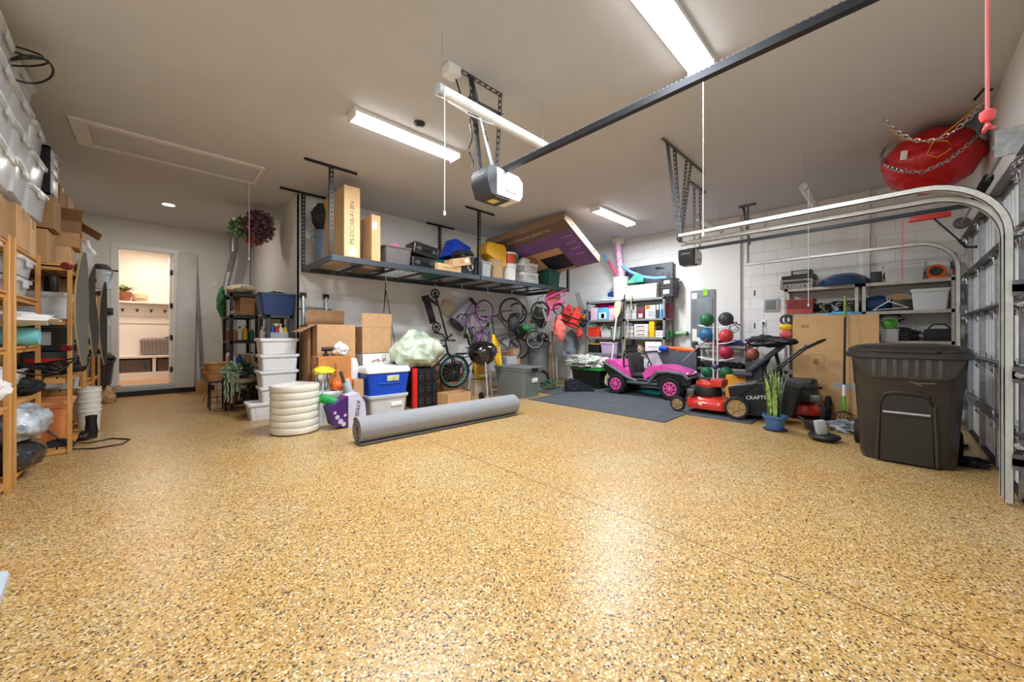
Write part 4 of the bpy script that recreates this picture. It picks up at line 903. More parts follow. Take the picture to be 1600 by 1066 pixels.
for i, (x, y, c, kd) in enumerate(((1.36, 6.92, 7, 's'), (1.42, 6.93, 6, 'spray'), (1.48, 6.94, 1, 'spray'), (1.54, 6.93, 4, 'cap'), (1.38, 7.04, 5, 'cap'), (1.5, 7.04, 1, 'spray'))):
    bottle('%s bottle in the frosted caddy, %s' % (cols[c][0], ['front left', 'second from left in front', 'third from left in front', 'front right', 'back left', 'back right'][i]), (x, y, 1.135), cols[c][1], cols[(c+3) % 8][1], .26, .034, 'spray' if kd == 'spray' else 'cap')
for i, (x, y, m, lb) in enumerate(((1.28, 7.2, offw, 'cream'), (1.33, 7.35, lilac, 'lilac'))):
    bottle('%s bottle at the back of the dark grey shelf' % lb, (x, y, 1.125), m, white, .24, .04, 'cap')
# stool, wicker planters, plant stand
t = T('wicker_planter', 'round wicker planter on splayed wooden legs behind the black stool', 'planter', (.8, 8.5, 0))
build('basket', MB().lathe([(0, .36), (.15, .36), (.21, .6), (.22, .62), (.2, .62), (.14, .38), (0, .38)], n=28), wicker, t)
for a in (30, 150, 270): build('leg', MB().cyl((.1*math.cos(R(a)), .1*math.sin(R(a)), .38), (.2*math.cos(R(a)), .2*math.sin(R(a)), 0), .02, .012), pine, t)
t = T('metal_stool', 'small black metal stool under the wicker baskets', 'stool', (.78, 7.75, 0))
build('seat', MB().box((0, 0, .44), (.28, .28, .02), .008), black, t)
for x in (-1, 1):
    for y in (-1, 1): build('leg', MB().tube([(x*.12, y*.12, .44), (x*.13, y*.13, .41), (x*.14, y*.14, 0)], .011), black, t)
build('stretcher', MB().bar((-.13, -.13, .2), (.13, -.13, .2), .012, .012), black, t)
for i, (z, r0, lb) in enumerate(((.455, .14, 'lower woven basket with a braided rim on the black stool'), (.60, .16, 'upper woven basket nested on the black stool'))):
    S('wicker_basket', lb, 'basket', MB().lathe([(0, 0), (r0*.75, 0), (r0*.98, .13), (r0+.015, .14), (r0+.015, .155), (r0, .16), (r0*.93, .15), (r0*.72, .01), (0, .01)], n=28), wicker, (.72+.01*i, 7.75, z))
carton('small brown carton on the floor at the foot of the leaning panel', (.72, 10.05, 0), (.2, .2, .26), 0, card)
t = T('plant_stand', 'round wire plant stand with hairpin legs in front of the black shelves', 'plant stand', (.98, 6.98, 0))
build('tray', MB().lathe([(0, .49), (.2, .49), (.22, .55), (.21, .55), (.19, .5), (0, .5)], n=28), mat('weathered_tray', (150,132,104), .7), t)
for a in (20, 110, 200, 290):
    c, s_ = math.cos(R(a)), math.sin(R(a)); build('leg', MB().tube([(c*.16-s_*.03, s_*.16+c*.03, .49), (c*.2, s_*.2, .0), (c*.16+s_*.03, s_*.16-c*.03, .49)], .006), mat('rusty_metal', (96,50,40), .6), t)
t = T('plant_shelf', 'low black shelf with pots behind the round plant stand', 'shelf', (1.0, 7.5, 0))
build('shelf', MB().bx(-.2, -.15, .28, .25, .2, .3).bx(-.2, -.15, .08, .25, .2, .1), blackm, t, smooth=False)
for x in (-.19, .24):
    for y in (-.14, .19): build('post', MB().box((x, y, .3), (.02, .02, .6)), blackm, t)
for i, (x, y, z, m, lb) in enumerate(((.9, 7.45, .1, terra, 'terracotta pot on the low black shelf'), (1.12, 7.45, .1, dgrey, 'dark pot on the low black shelf'), (.95, 7.5, .3, terra, 'rust brown pot on top of the low black shelf'))):
    S('plant_pot', lb, 'pot', MB().lathe([(0, 0), (.06, 0), (.085, .14), (.09, .15), (.07, .15), (.05, .02), (0, .02)], n=20), m, (x, y, z))
def plant(label, loc, pr, ph, n, sz, m, pm, spread=1., drop=False, seed=1):
    t = T('potted_plant', label, 'plant', loc)
    build('pot', MB().lathe([(0, 0), (pr*.7, 0), (pr, ph), (pr*.85, ph), (pr*.6, ph*.5), (0, ph*.5)], n=18), pm, t)
    g = leafball(n, pr*.3, pr*1.3*spread, sz, 1, seed, Vector((0, 0, 1))); g.v = [v+Vector((0, 0, ph)) for v in g.v]; build('leaves', g, m, t, smooth=False)
    if drop:
        q = MB(); r2 = random.Random(seed)
        for i in range(22):
            a = r2.random()*6.28; L = .15+.35*r2.random(); x0, y0 = pr*1.1*math.cos(a), pr*1.1*math.sin(a)
            for k in range(int(L/.022)): q.ball((x0*(1+.1*math.sin(k)), y0*(1+.1*math.cos(k)), ph-k*.022), .012, 6, 4)
        o_ = build('trailing_stems', q, m, t); o_['kind'] = 'stuff'
    return t
sage = mat('sage_leaf', (142,168,140), .6, var=.25, scale=20); dleaf = mat('dark_leaf', (64,88,72), .5, var=.3, scale=20)
plant('pale trailing plant spilling from the left of the round plant stand', (.84, 6.9, .55), .08, .1, 260, .035, sage, terra, 1.3, True, 3)
plant('dark green leafy plant in the middle of the round plant stand', (1.0, 6.96, .55), .07, .1, 120, .06, dleaf, dgrey, 1.2, False, 5)
plant('pale rosette plant at the right of the round plant stand', (1.12, 7.05, .55), .06, .1, 90, .06, mat('pale_leaf', (196,190,160), .6), cream, 1.2, False, 7)
plant('grey green plant in a pot on the low shelf behind the stand', (1.2, 7.5, .3), .07, .12, 160, .05, mat('dusty_leaf', (120,140,100), .6, var=.3, scale=18), blackm, 1.5, False, 9)
# ladder
t = T('folding_ladder', 'silver aluminium folding ladder leaning on the back wall', 'ladder', (1.87, 6.44, 0), rot=(R(-3), 0, 0))
for s in (-1, 1):
    build('side_rail', MB().box((s*.17, 0, .93), (.035, .07, 1.86), .006), galv, t)
    build('hinge_lock', MB().cyl((s*.13, 0, 1.84), (s*.21, 0, 1.84), .04, n=16).cyl((s*.2, 0, 1.62), (s*.25, 0, 1.62), .014), black, t)
for i in range(6): build('rung', MB().cyl((-.16, 0, .25+i*.28), (.16, 0, .25+i*.28), .017), galv, t)
# white bins
whitebin = mat('white_bin', (228,228,228), .45, var=.02)
for i in range(5):
    if i == 0: tote('lidded white bin at the bottom of the five bin stack, pushed to the left', (1.2, 6.4, 0), (.5, .34, .21), 0, whitebin, whitebin, taper=.9, ribs=3)
    else: tote('white bin %s from the floor in the five bin stack' % ['', 'second', 'third', 'fourth', 'fifth and topmost'][i], (1.31+.012*(i % 2), 6.39, .0+i*.232), (.46, .36, .195), R((-1)**i), whitebin, whitebin, taper=.93)
# mattress like ringed roll
t = T('wrapped_roll', 'squat white plastic wrapped roll of seven stacked rings standing on the floor', 'roll', (1.27, 5.22, 0))
pr = [(0, .004)]
for k in range(7):
    for j in range(7):
        a = PI*j/6; pr.append((.258+.018*math.sin(a)**.6, .01+k*.083+.083*(1-math.cos(a))/2))
pr += [(.2, .598), (.1, .61), (0, .612)]
rm = MB().lathe(pr, n=48)
rm.v = [Vector((v.x*(1+.03*mnoise.noise(v*4)), v.y*(1+.03*mnoise.noise(v*4+Vector((3, 0, 0)))), v.z+.01*mnoise.noise(v*5))) for v in rm.v]
build('rings', rm, mat('wrapped_foam', (230,226,214), .25, var=.05, scale=6, coat=.5, bump=.15, bscale=25), t)
build('strap', MB().bar((.295, -.1, .02), (.295, -.1, .58), .012, .003), clear, t)
# cartons
carton('very large open brown carton behind the ladder side, with long flaps', (1.98, 6.1, .58), (.56, .5, .78), 0, card, open_=1, flaps=(None, 95, -28, None))
carton('brown carton underneath the very large open carton', (1.98, 6.1, 0), (.56, .5, .57), 0, cardd)
carton('flattened dark carton standing between the white bins and the large carton', (1.655, 6.25, 0), (.04, .42, 1.36), R(0), cardd, tp=False)
carton('warm brown carton with dark printed marks in front of the very large one', (1.84, 5.66, .5), (.44, .32, .4), 0, mat('cardboard_warm', (190,126,66), .8, bump=.1, bscale=30), mark=('FRAGILE', 'y-v', .055, mat('print_dark', (70,40,24), .8)))
carton('pale carton supporting the warm brown printed carton', (1.86, 5.66, 0), (.4, .32, .49), 0, cardl)
bb = carton('tall carton with raised top flap behind the blue cooler', (2.63, 6.14, .905), (.5, .46, .43), 0, card, open_=1, flaps=(88, None, None, None), mark=('T', 'x-', .1, paper))
c2 = carton('white printed product carton between the cooler lid and the tall carton', (2.63, 6.1, .36), (.5, .46, .54), 0, paper, tp=False)
pm = MB()
for i in range(9): pm.bx(-.1+.03*i, -.232, .4+.012*(i % 3), -.08+.03*i, -.2305, .43+.01*(i % 4))
pm.torus((.1, -.2305, .49), .03, .004, 'Y', 20, 4)
build('printed_mark', pm, mat('print_red', (150,60,60), .7), c2, smooth=False)
carton('brown carton under the white printed carton, mostly hidden', (2.63, 6.1, 0), (.5, .46, .35), 0, cardd)
# cooler
igb = mat('cooler_blue', (24,74,190), .3)
t = T('cooler', 'large blue cooler with a white lid standing on a clear bin', 'cooler', (2.57, 5.56, .3))
build('body', loft(MB(), [rloop(.6, .42, .05, 0), rloop(.6, .42, .05, .02), rloop(.67, .48, .05, .33)]), igb, t)
build('lid', loft(MB(), [rloop(.68, .49, .05, .33), rloop(.7, .51, .055, .34), rloop(.7, .51, .055, .38), rloop(.66, .47, .06, .42), rloop(.62, .43, .06, .425)]), white, t)
build('molded_line', MB().tube([(-.18+.04*i, -.236-.0, .185-.012*math.sin(PI*i/9)) for i in range(10)], .005), mat('cooler_light', (60,110,215), .3), t)
build('sticker', MB().box((.05, -.238, .25), (.19, .012, .085), .001, (R(8), 0, 0)), mat('cooler_sticker', (240,236,190), .5, var=.05, scale=30, c2=(176,196,130)), t)
for s in (-1, 1): build('handle', MB().box((s*.345, 0, .22), (.03, .22, .04), .008), igb if s > 0 else igb, t)
tote('clear bin of dark contents under the blue cooler', (2.57, 5.56, .0), (.6, .44, .27), 0, frost, frost, sticker=(.12, paper), fill=('packed_cables', 'cables', 'dark cables packed in the bin under the cooler', darkcl), taper=.9)
# rolled carpet
t = T('rolled_carpet', 'long rolled grey carpet lying on the floor in front of the cooler', 'carpet', (1.6, 4.12, 0), R(-1.5))
def spiral(r0, r1, turns, n): return [((r0+(r1-r0)*i/n)*math.cos(-2*PI*turns*i/n+2.0), (r0+(r1-r0)*i/n)*math.sin(-2*PI*turns*i/n+2.0)) for i in range(n+1)]
sp = spiral(.05, .138, 3.2, 110); L = 2.35; m = MB(); th = .011
vs = []
for x in (0, L):
    for (a, b) in sp:
        l = math.hypot(a, b); vs.append((x, a, b+.15)); vs.append((x, a*(1+th/l), (b*(1+th/l))+.15))
n = len(sp); fs = []
for i in range(n-1):
    a = 2*i; b = 2*i+2; o = 2*n
    fs += [[a, b, b+o, a+o], [a+1, a+1+o, b+1+o, b+1], [a, a+1, b+1, b], [a+o, b+o, b+1+o, a+1+o]]
m.add(vs, fs)
build('pile_side', m, mat('carpet_grey', (152,152,154), .95, var=.12, scale=120, bump=.5, bscale=300), t)
build('backing', MB().lathe([(.049, 0.003), (.053, .003), (.053, L-.003), (.049, L-.003), (.049, .003)], (0, 0, .15), 24, 'X', cap=False), mat('carpet_backing', (150,128,108), .9), t)
build('loose_edge', MB().quad((.0, -.12, .012), (L, -.12, .012), (L, .07, .005), (0, .07, .005), .01), mat('carpet_edge', (128,124,122), .95), t)
# items between roll and cooler
t = T('metal_bin', 'small steel bin topped with a yellow bag beside the warm brown carton', 'bin', (1.66, 5.42, .42))
build('body', MB().lathe([(0, 0), (.075, 0), (.1, .26), (.095, .26), (.07, .02), (0, .02)], n=24), chrome, t)
build('liner', MB().lump((0, 0, .29), (.13, .11, .06), 5, .3, 3, 24, 12, .2), mat('yellow_bag', (244,214,50), .5, bump=.3, bscale=12), t, label='yellow bag liner')
tote('white bin standing under the small steel bin', (1.7, 5.42, 0), (.3, .26, .4), 0, whitebin, whitebin)
S('toy_blaster', 'orange rounded plastic toy on the white bin beside the yellow bag', 'toy', MB().lump((0, 0, 0), (.07, .07, .07), 1, .1, 2).lump((.16, .03, .02), (.09, .07, .08), 2, .1, 2).box((.08, .01, .0), (.12, .06, .06), .02), orange, (1.84, 5.45, .5))
carton('short pale carton under the orange toy', (1.95, 5.42, 0), (.2, .2, .42), 0, cardl)
S('mailing_tube', 'grey mailing tube leaning on the purple and white bag', 'tube', MB().cyl((0, 0, 0), (0, 0, .6), .055, n=20), lgrey, (2.03, 5.17, .02), rot=(R(-8), R(-14), 0))
S('umbrella_handle', 'dark brown stub standing out of the grey mailing tube', 'handle', MB().cyl((0, 0, 0), (0, 0, .16), .022), mat('dark_brown', (70,48,40), .5), (1.84, 5.16, .56), rot=(R(-8), R(-14), 0))
t = T('paper_bag', 'purple and white gift bag lettered on its side, slumped beside the roll of carpet', 'bag', (1.82, 5.02, 0), R(6))
b = MB().prism([(-.2, .06), (-.02, -.005), (-.02, .41), (-.26, .3)], -.09, .09, 'Y'); build('purple_side', b, mat('bag_purple', (76,36,110), .4, var=.1, coat=.4), t)
b = MB().prism([(-.018, 0), (.24, 0), (.21, .3), (.12, .44), (-.018, .41)], -.09, .09, 'Y'); build('white_side', b, mat('bag_white', (206,204,220), .5, coat=.2), t)
build('lettering', MB().text('ATRISUL', .075, Matrix.Translation((.1, -.0925, .2)) @ Matrix.Rotation(R(90), 4, 'X') @ Matrix.Rotation(R(-97), 4, 'Z')), mat('lettering_grey', (60,56,84), .5), t)
bl = MB()
for i, (x, z, r) in enumerate(((-.16, .16, .03), (-.12, .1, .035), (-.08, .06, .03), (-.19, .22, .02), (-.06, .17, .02))): bl.cyl((x, -.092, z), (x, -.0905, z), r, n=7)
build('printed_pattern', bl, mat('bag_pattern', (198,190,214), .5), t, smooth=False)
S('green_tube', 'green cylinder lying behind the purple bag', 'tube', MB().cyl((-.12, 0, 0), (.1, 0, 0), .06, n=20), mat('green_tube', (40,160,80), .4), (1.62, 5.06, .36), rot=(0, R(25), 0))
S('white_roll', 'tall white wrapped roll standing between the warm brown carton and the cooler', 'roll', MB().lathe([(0, 0), (.07, 0), (.08, .1), (.075, .75), (.05, .85), (0, .86)], n=20), whitecl, (2.17, 5.72, 0))
carton('narrow brown carton standing left of the cooler', (2.12, 5.47, 0), (.14, .2, .56), 0, card)
S('water_bottle', 'dark navy container beside the cooler bin', 'container', MB().lathe([(0, 0), (.07, 0), (.07, .28), (.04, .32), (0, .33)], n=18), mat('dark_navy', (24,34,66), .4), (2.1, 5.24, 0))
sack('plastic_bag', 'white plastic bag resting on the warm brown carton', 'bag', (1.97, 5.68, .905), (.1, .1, .1), whitecl, 17, .3)
S('power_drill', 'black cordless drill resting on the warm brown carton', 'tool', MB().cyl((-.08, 0, .08), (.06, 0, .08), .03).cyl((.06, 0, .08), (.1, 0, .08), .015).box((-.03, 0, .03), (.035, .035, .09), .01).box((-.03, 0, .0), (.07, .05, .03), .006), black, (1.8, 5.68, .92))
# black and red crate
t = T('stacked_crate', 'black crate of round cells with a red end frame beside the cooler', 'crate', (3.19, 5.5, 0))
cr = MB().bx(-.16, -.16, 0, .2, .18, .66, .006)
for r_ in range(3):
    for c in range(3):
        x = -.09+.13*c-.0; z = .12+.2*r_; cr.box((x+.01, -.165, z), (.105, .016, .17), .01)
build('body', cr, black, t)
kn = MB()
for r_ in range(3):
    for c in range(3): kn.torus((-.08+.13*c, -.176, .12+.2*r_), .032, .006, 'Y', 18, 6)
build('cells', kn, dgrey, t)
build('end_frame', MB().bx(-.235, -.19, 0, -.165, -.13, .67, .004), red, t, label='bright red upright')
gbag = mat('green_bag', (190,214,180), .35, var=.22, scale=5, bump=.7, bscale=7, coat=.5, c2=(222,228,208))
g = MB().lump((0, 0, 0), (.42, .3, .31), 41, .3, 1.5, 64, 44, .16, flat=-.27)
g.v = [Vector((v.x*(1-.35*max(0, v.z)/.3), v.y*(1-.3*max(0, v.z)/.3), v.z*(1.1 if v.z > 0 else 1))) for v in g.v]
S('plastic_bag', 'big pale green plastic bag sitting on the black and red crate', 'bag', g, gbag, (3.17, 5.58, .94))
carton('long open brown carton in front of the teal wheeled bicycle', (3.66, 5.2, 0), (.5, .3, .24), 0, card, open_=1, flaps=(None, None, None, None))
# floor mats
mt = mat('rubber_mat', (78,82,88), .85, var=.12, scale=6, bump=.4, bscale=220)
cells = [(5.02+.76*i+.38, 2.2+.86*j+.43, i, j) for i in range(3) for j in range(3)]
for (x, y, i, j) in cells:
    S('rubber_floor_mat', 'dark grey rubber mat tile, %s row from the camera, %s from the right' % (['first', 'second', 'third'][i], ['first', 'second', 'third'][j]), 'floor mat', MB().box((0, 0, .006), (.755, .855, .012), .002, seg=1), mt, (x, y, 0))
for i, (x, y, sx, sy) in enumerate(((6.15, 1.77, .76, .84), (6.92, 1.77, .76, .84), (6.54, 5.1, 1.5, .56), (5.44, 5.1, .6, .5))):
    if i == 3: continue
    S('rubber_floor_mat', ['dark grey rubber mat tile under the red mower', 'dark grey rubber mat tile between mower and block wall', 'long rubber mat piece under the black lidded tote'][i], 'floor mat', MB().box((0, 0, .006), (sx-.005, sy-.005, .012), .002, seg=1), mt, (x, y, 0))
# grill
t = T('kettle_grill', 'black kettle charcoal grill on grey tripod legs', 'grill', (4.52, 5.5, 0))
enam = mat('black_enamel', (20,20,22), .12, coat=1)
build('bowl', MB().lathe([(0, .62), (.12, .64), (.22, .72), (.275, .84), (.285, .88), (.27, .88), (.2, .74), (0, .66)], n=36), enam, t)
ld = build('lid', MB().lathe([(.292, .87), (.292, .89), (.27, .98), (.2, 1.05), (.1, 1.09), (0, 1.1)], n=36), enam, t)
build('lid_handle', MB().tube([(-.05, 0, 1.09), (-.05, 0, 1.13), (.05, 0, 1.13), (.05, 0, 1.09)], .008), black, ld)
build('vent', MB().cyl((.12, -.1, 1.062), (.12, -.1, 1.075), .035, n=16), galv, ld)
for a in (-120, 0, 120):
    c, s_ = math.cos(R(a+10)), math.sin(R(a+10)); build('leg', MB().cyl((c*.18, s_*.18, .7), (c*.3, s_*.3, .0 if a else 0.0), .014), lgrey, t)
build('ash_catcher', MB().lathe([(0, .42), (.12, .42), (.13, .45), (.1, .45), (0, .43)], n=24), galv, t)
for s in (-1, 1): build('wheel', MB().torus((-.22, s*.2-.05, .08), .065, .018, 'X', 24, 8).cyl((-.23, s*.2-.05, .08), (-.21, s*.2-.05, .08), .05), black, t)
build('side_handle', MB().tube([(.27, -.08, .86), (.34, -.08, .87), (.34, .08, .87), (.27, .08, .86)], .01), lgrey, t)
S('grill_tools', 'silver tongs and brush hung on the right rim of the kettle grill', 'grill tools', MB().box((0, 0, 0), (.26, .03, .012), .004).box((.02, 0, .05), (.24, .04, .012), .004, (0, .1, 0)).box((.03, 0, -.05), (.26, .03, .014), .004, (0, -.1, 0)), galv, (4.8, 5.28, .93))
# totes around
t = tote('large grey lidded tote at the corner of the rubber mats', (5.22, 5.22, .0), (.56, .8, .56), R(3), mat('tote_grey', (116,122,120), .5), mat('tote_grey_lid', (108,112,112), .5), taper=.86, ribs=3, latch=None)
build('label', MB().box((.05, -.4*.93-.01, .33), (.16, .012, .08), .001, (R(5), 0, 0)), paper, t); build('latch', MB().box((0, -.42, .54), (.18, .02, .06), .005), black, t); build('label', MB().box((.262, -.2, .2), (.012, .05, .2), .001), paper, t)
lidm2 = lidm_(.46, .66, .05, .05)
t = T('tote_lid', 'yellow tote lid tilted up on the grey tote', 'lid', (5.1, 5.72, .84), rot=(R(74), R(34), R(28)))
build('panel', lidm2, yellow, t); build('ridge', MB().tube([(-.16, -.25, .018), (.16, -.25, .018), (.16, .25, .018), (-.16, .25, .018)], .008, closed=True), mat('yellow_ridge', (226,170,24), .4), t)
S('tote_lid', 'second yellow lid standing behind the kettle grill', 'lid', lidm_(.5, .5, .04, .05), yellow, (4.9, 6.02, .55), rot=(R(80), 0, R(20)))
tote('beige tote of odds and ends under the kettle grill', (4.82, 5.98, 0), (.5, .36, .3), 0, mat('beige_tote', (196,182,160), .5), None, fill=('loose_clutter', 'clutter', 'brown clutter heaped in the beige tote', tancl))
tote('black tote behind the kettle grill against the wall', (4.25, 6.3, .28), (.46, .4, .32), 0, black, black)
carton('brown carton beneath the black tote behind the grill', (4.25, 6.3, 0), (.46, .4, .27), 0, cardd)
carton('small open carton on the black tote left of the grill', (3.86, 6.36, .62), (.3, .26, .16), R(10), card, open_=1, flaps=(20, 80, 40, None))
carton('brown carton holding up the small open carton', (3.86, 6.36, 0), (.32, .36, .61), 0, cardd)
t = T('garbage_can', 'tall grey garbage can against the back wall under the hanging bikes', 'garbage can', (6.85, 6.15, 0))
build('body', MB().lathe([(0, 0), (.22, 0), (.27, .95), (.3, .95), (.31, .99), (.3, 1.04), (.27, 1.04), (.26, .97), (.2, .03), (0, .03)], n=32), grey, t)
for s in (-1, 1): build('handle', MB().tube([(s*.27, -.07, .85), (s*.34, -.05, .83), (s*.34, .05, .83), (s*.27, .07, .85)], .012), grey, t)
S('grey_cloth', 'dark grey cloth heaped in the tall garbage can', 'cloth', MB().lump((0, 0, 0), (.23, .23, .12), 52, .3, 3, 28, 14, .3), mat('charcoal_cloth', (60,62,64), .9), (6.85, 6.15, 1.02))
cm = MB(); r2 = random.Random(8)
for k in range(16):
    a0 = r2.random()*6.28; ox, oy = r2.uniform(-.2, .2), r2.uniform(-.18, .18); rad = r2.uniform(.07, .15)
    cm.tube([(ox+rad*math.cos(a+a0), oy+rad*.8*math.sin(a), .03+.012*k*.9+.03*math.sin(2*a+k)) for a in [R(24*i) for i in range(15)]], .009, 5, closed=True)
S('garden_hose', 'tangled green hose heaped on the floor beyond the grey tote', 'hose', cm, mat('hose_green', (70,110,84), .5), (6.3, 5.42, .012))
cm = MB()
for k in range(6): cm.torus((0, 0, .0), .19-.012*k, .012, 'Y', 30, 6)
S('coiled_cable', 'dark coil of cable leaning behind the green hose', 'cable', cm, black, (6.5, 5.72, .2), rot=(R(-12), 0, R(-20)))
t = tote('black tote with a green lid rim, heaped with a pale tarp', (7.3, 4.88, .012), (.56, .84, .42), R(-6), mat('black_tote', (30,34,32), .35), None, latch=None, ribs=0, taper=.88)
build('rim', lidm_(.6, .88, .05, .06).M and MB() or (lambda q: (setattr(q, 'v', [v+Vector((0, 0, .43)) for v in q.v]), q)[1])(lidm_(.6, .88, .05, .06)), mat('lid_green', (46,140,60), .4), t, label='green rim')
build('label', MB().box((.0, -.4, .2), (.1, .03, .2), .001, (R(-6), 0, 0)), paper, t)
S('tarp', 'crumpled white and grey patterned tarp on the green rimmed tote', 'tarp', MB().lump((0, 0, 0), (.34, .5, .16), 61, .35, 3.2, 48, 26, .4, flat=-.08), mat('patterned_tarp', (176,178,170), .75, var=.2, scale=16, c2=(226,226,218), bump=.6, bscale=18), (7.27, 4.95, .56))
t = T('foot_pedal', 'black wedge shaped speaker box lying on the mats', 'speaker', (6.55, 4.7, .012), R(-40))
build('cabinet', MB().prism([(-.3, 0), (.22, 0), (.3, .03), (-.16, .26), (-.3, .22)], -.14, .14, 'Y'), mat('speaker_black', (34,36,42), .4), t)
build('grille', MB().box((.08, 0, .158), (.44, .25, .012), .003, (0, R(26.5), 0)), dgrey, t); build('ring', MB().torus((-.16, -.142, .12), .07, .008, 'Y', 24, 6), mat('ring_blue', (50,60,110), .4), t)
# ================================================================ overhead rack
ZR = 2.27
def ceil_rack(label, x0, x1, y0, y1):
    t = T('overhead_rack', label, 'rack', (x0, y0, 0)); W, D = x1-x0, y1-y0; fm = mat('rack_metal', (66,72,78), .45, .4)
    for a in (0, D): build('beam', MB().bx(0, a-.012, ZR-.07, W, a+.012, ZR+.01).bx(0, a-.03 if a else a, ZR-.07, W, a if a else a+.03, ZR-.064), fm, t, smooth=False)
    for a in (0, W): build('end_beam', MB().bx(a-.012, 0, ZR-.07, a+.012, D, ZR+.01), fm, t, smooth=False)
    for i in range(1, 5): build('cross_bar', MB().bx(W*i/5-.02, 0, ZR-.045, W*i/5+.02, D, ZR-.02), fm, t, smooth=False)
    w = MB(); n = int(W/.09)
    for i in range(n): w.bar((W*(i+.5)/n, .01, ZR-.012), (W*(i+.5)/n, D-.01, ZR-.012), .004, .004)
    for i in range(8): w.bar((.01, D*(i+.5)/8, ZR-.016), (W-.01, D*(i+.5)/8, ZR-.016), .004, .004)
    build('wire_deck', w, greym, t, smooth=False)
    for px in ((0, W) if 'left' in label else (W,)):
        for py in (0, D):
            build('ceiling_bracket', perf(MB(), (px-.33 if px else -.33, py, H-.006), (px+.33, py, H-.006), .05).bx(px-.33, py-.025, H-.005, px+.33, py-.02, H-.04).bx(px-.33, py-.002, H-.006, px+.33, py+.002, H), blackmet, t, smooth=False)
            build('hanging_post', perf(MB(), (px, py, H-.01), (px, py, ZR-.07), .05), blackmet, t, smooth=False)
    return t
ceil_rack('dark grey overhead storage rack on the left, hung from the ceiling', 1.7, 4.23, 5.22, 6.5)
ceil_rack('dark grey overhead storage rack on the right, under the tilted television box', 4.25, 6.85, 5.22, 6.5)
Z = ZR
def rtote(*a, **k): return tote(*a, **k)
t = pail('grey rubber can turned up behind the tall carton on the rack', (1.92, 6.25, Z), .17, .55, mat('slate_plastic', (98,112,126), .45), None, handle=False, name='garbage_can', cat='garbage can')
S('black_bag', 'black fabric bag on top of the grey can at the rack\'s left end', 'bag', MB().lump((0, 0, 0), (.17, .16, .22), 71, .2, 2.5, 28, 18, .15), darkcl, (1.93, 6.25, 3.05))
carton('large tall flat brown carton lettered along its narrow front on the rack', (2.0, 5.85, Z), (.22, 1.1, 1.02), 0, cardl, mark=('PS-DC108-41.BN', 'y-v', .085, black), stripe=('y-', .05, .16, .3, .75, paper))
carton('slim brown carton with white labels standing right of the lettered carton', (2.3, 5.5, Z), (.13, .6, .66), 0, card, stripe=('y-', .7, .85, .1, .6, paper))
carton('dark brown carton behind the slim labelled carton', (2.52, 6.1, Z), (.3, .5, .4), 0, cardd)
t = T('wire_loop_frame', 'thin wire framed bag standing in front of the lettered carton', 'bag', (2.2, 5.42, Z))
build('frame', MB().tube([(-.02, 0, 0), (.0, 0, .3), (.03, 0, .55), (.06, 0, .58), (.08, 0, .4), (.07, 0, .0)], .006), black, t)
S('rolled_mat', 'navy rolled mat standing on the rack behind the grey basket', 'mat', MB().cyl((0, 0, 0), (0, 0, .42), .1, n=24), mat('dark_navy', (24,34,66), .4), (2.7, 6.0, Z))
t = tote('grey brown woven looking basket with a pink item, on the rack', (2.72, 5.5, Z+.0), (.44, .36, .3), 0, mat('weave_grey', (104,98,96), .8, var=.25, scale=70, bump=.6, bscale=90), None, taper=.88, name='storage_basket', cat='basket')
S('pink_hanger', 'pink plastic hanger and clip lying in the grey brown basket', 'hanger', MB().tube([(-.15, 0, 0), (0, 0, .06), (.15, 0, .0), (-.15, 0, 0)], .014).box((.05, 0, .0), (.14, .06, .06), .02), pink, (2.72, 5.46, Z+.3))
def case(label, loc, w=.46, d=.36, h=.2, rot=None):
    t = T('hard_case', label, 'case', loc, rot=rot)
    build('shell', MB().box((0, 0, h/2), (w, d, h), .03, seg=3), mat('case_black', (28,28,30), .3), t)
    build('seam', MB().box((0, 0, h*.5), (w+.008, d+.008, .014), .003), dgrey, t)
    for x in (-.13, .13): build('latch', MB().box((x, -d/2-.006, h*.5), (.05, .014, .06), .004), dgrey, t)
    build('handle', MB().tube([(-.07, -d/2, h*.5), (-.06, -d/2-.03, h*.5), (.06, -d/2-.03, h*.5), (.07, -d/2, h*.5)], .009), black, t)
    return t
case('black hard shell case at the bottom of the pair on the rack', (3.17, 5.5, Z))
case('black hard shell case tilted on top of the pair on the rack', (3.2, 5.5, Z+.215), rot=(0, R(9), R(-4)))
carton('long low carton with brown print lying on the rack', (3.6, 5.38, Z), (.5, .26, .13), R(4), cardl, mark=('HANDLE WITH CARE', 'y-', .035, mat('print_brown', (150,80,40), .7)))
carton('pale carton with arrows tilted on top of the long low carton', (3.86, 5.36, Z+.14), (.4, .24, .14), R(6), cardl, rot=(0, R(-14), R(4)), mark=('11', 'y-', .07, black), stripe=('y-', .3, .8, .68, .9, paper))
t = T('recycling_bin', 'bright blue recycling bin tipped upside down behind the black bin', 'recycling bin', (4.05, 5.75, Z+.3), rot=(0, R(16), R(5)))
bm2 = tub(.5, .4, .36, .8, .05); bm2.v = [Vector((v.x, v.y, .36-v.z)) for v in bm2.v]; build('body', bm2, mat('recycle_blue', (20,66,190), .35), t)
build('lettering', MB().text('ReCollect', .07, Matrix.Translation((.03, -.208, .14)) @ Matrix.Rotation(R(94), 4, 'X')), white, t)
tote('teal bin behind the printed cartons on the rack', (3.72, 5.95, Z), (.36, .4, .3), 0, teal, None)
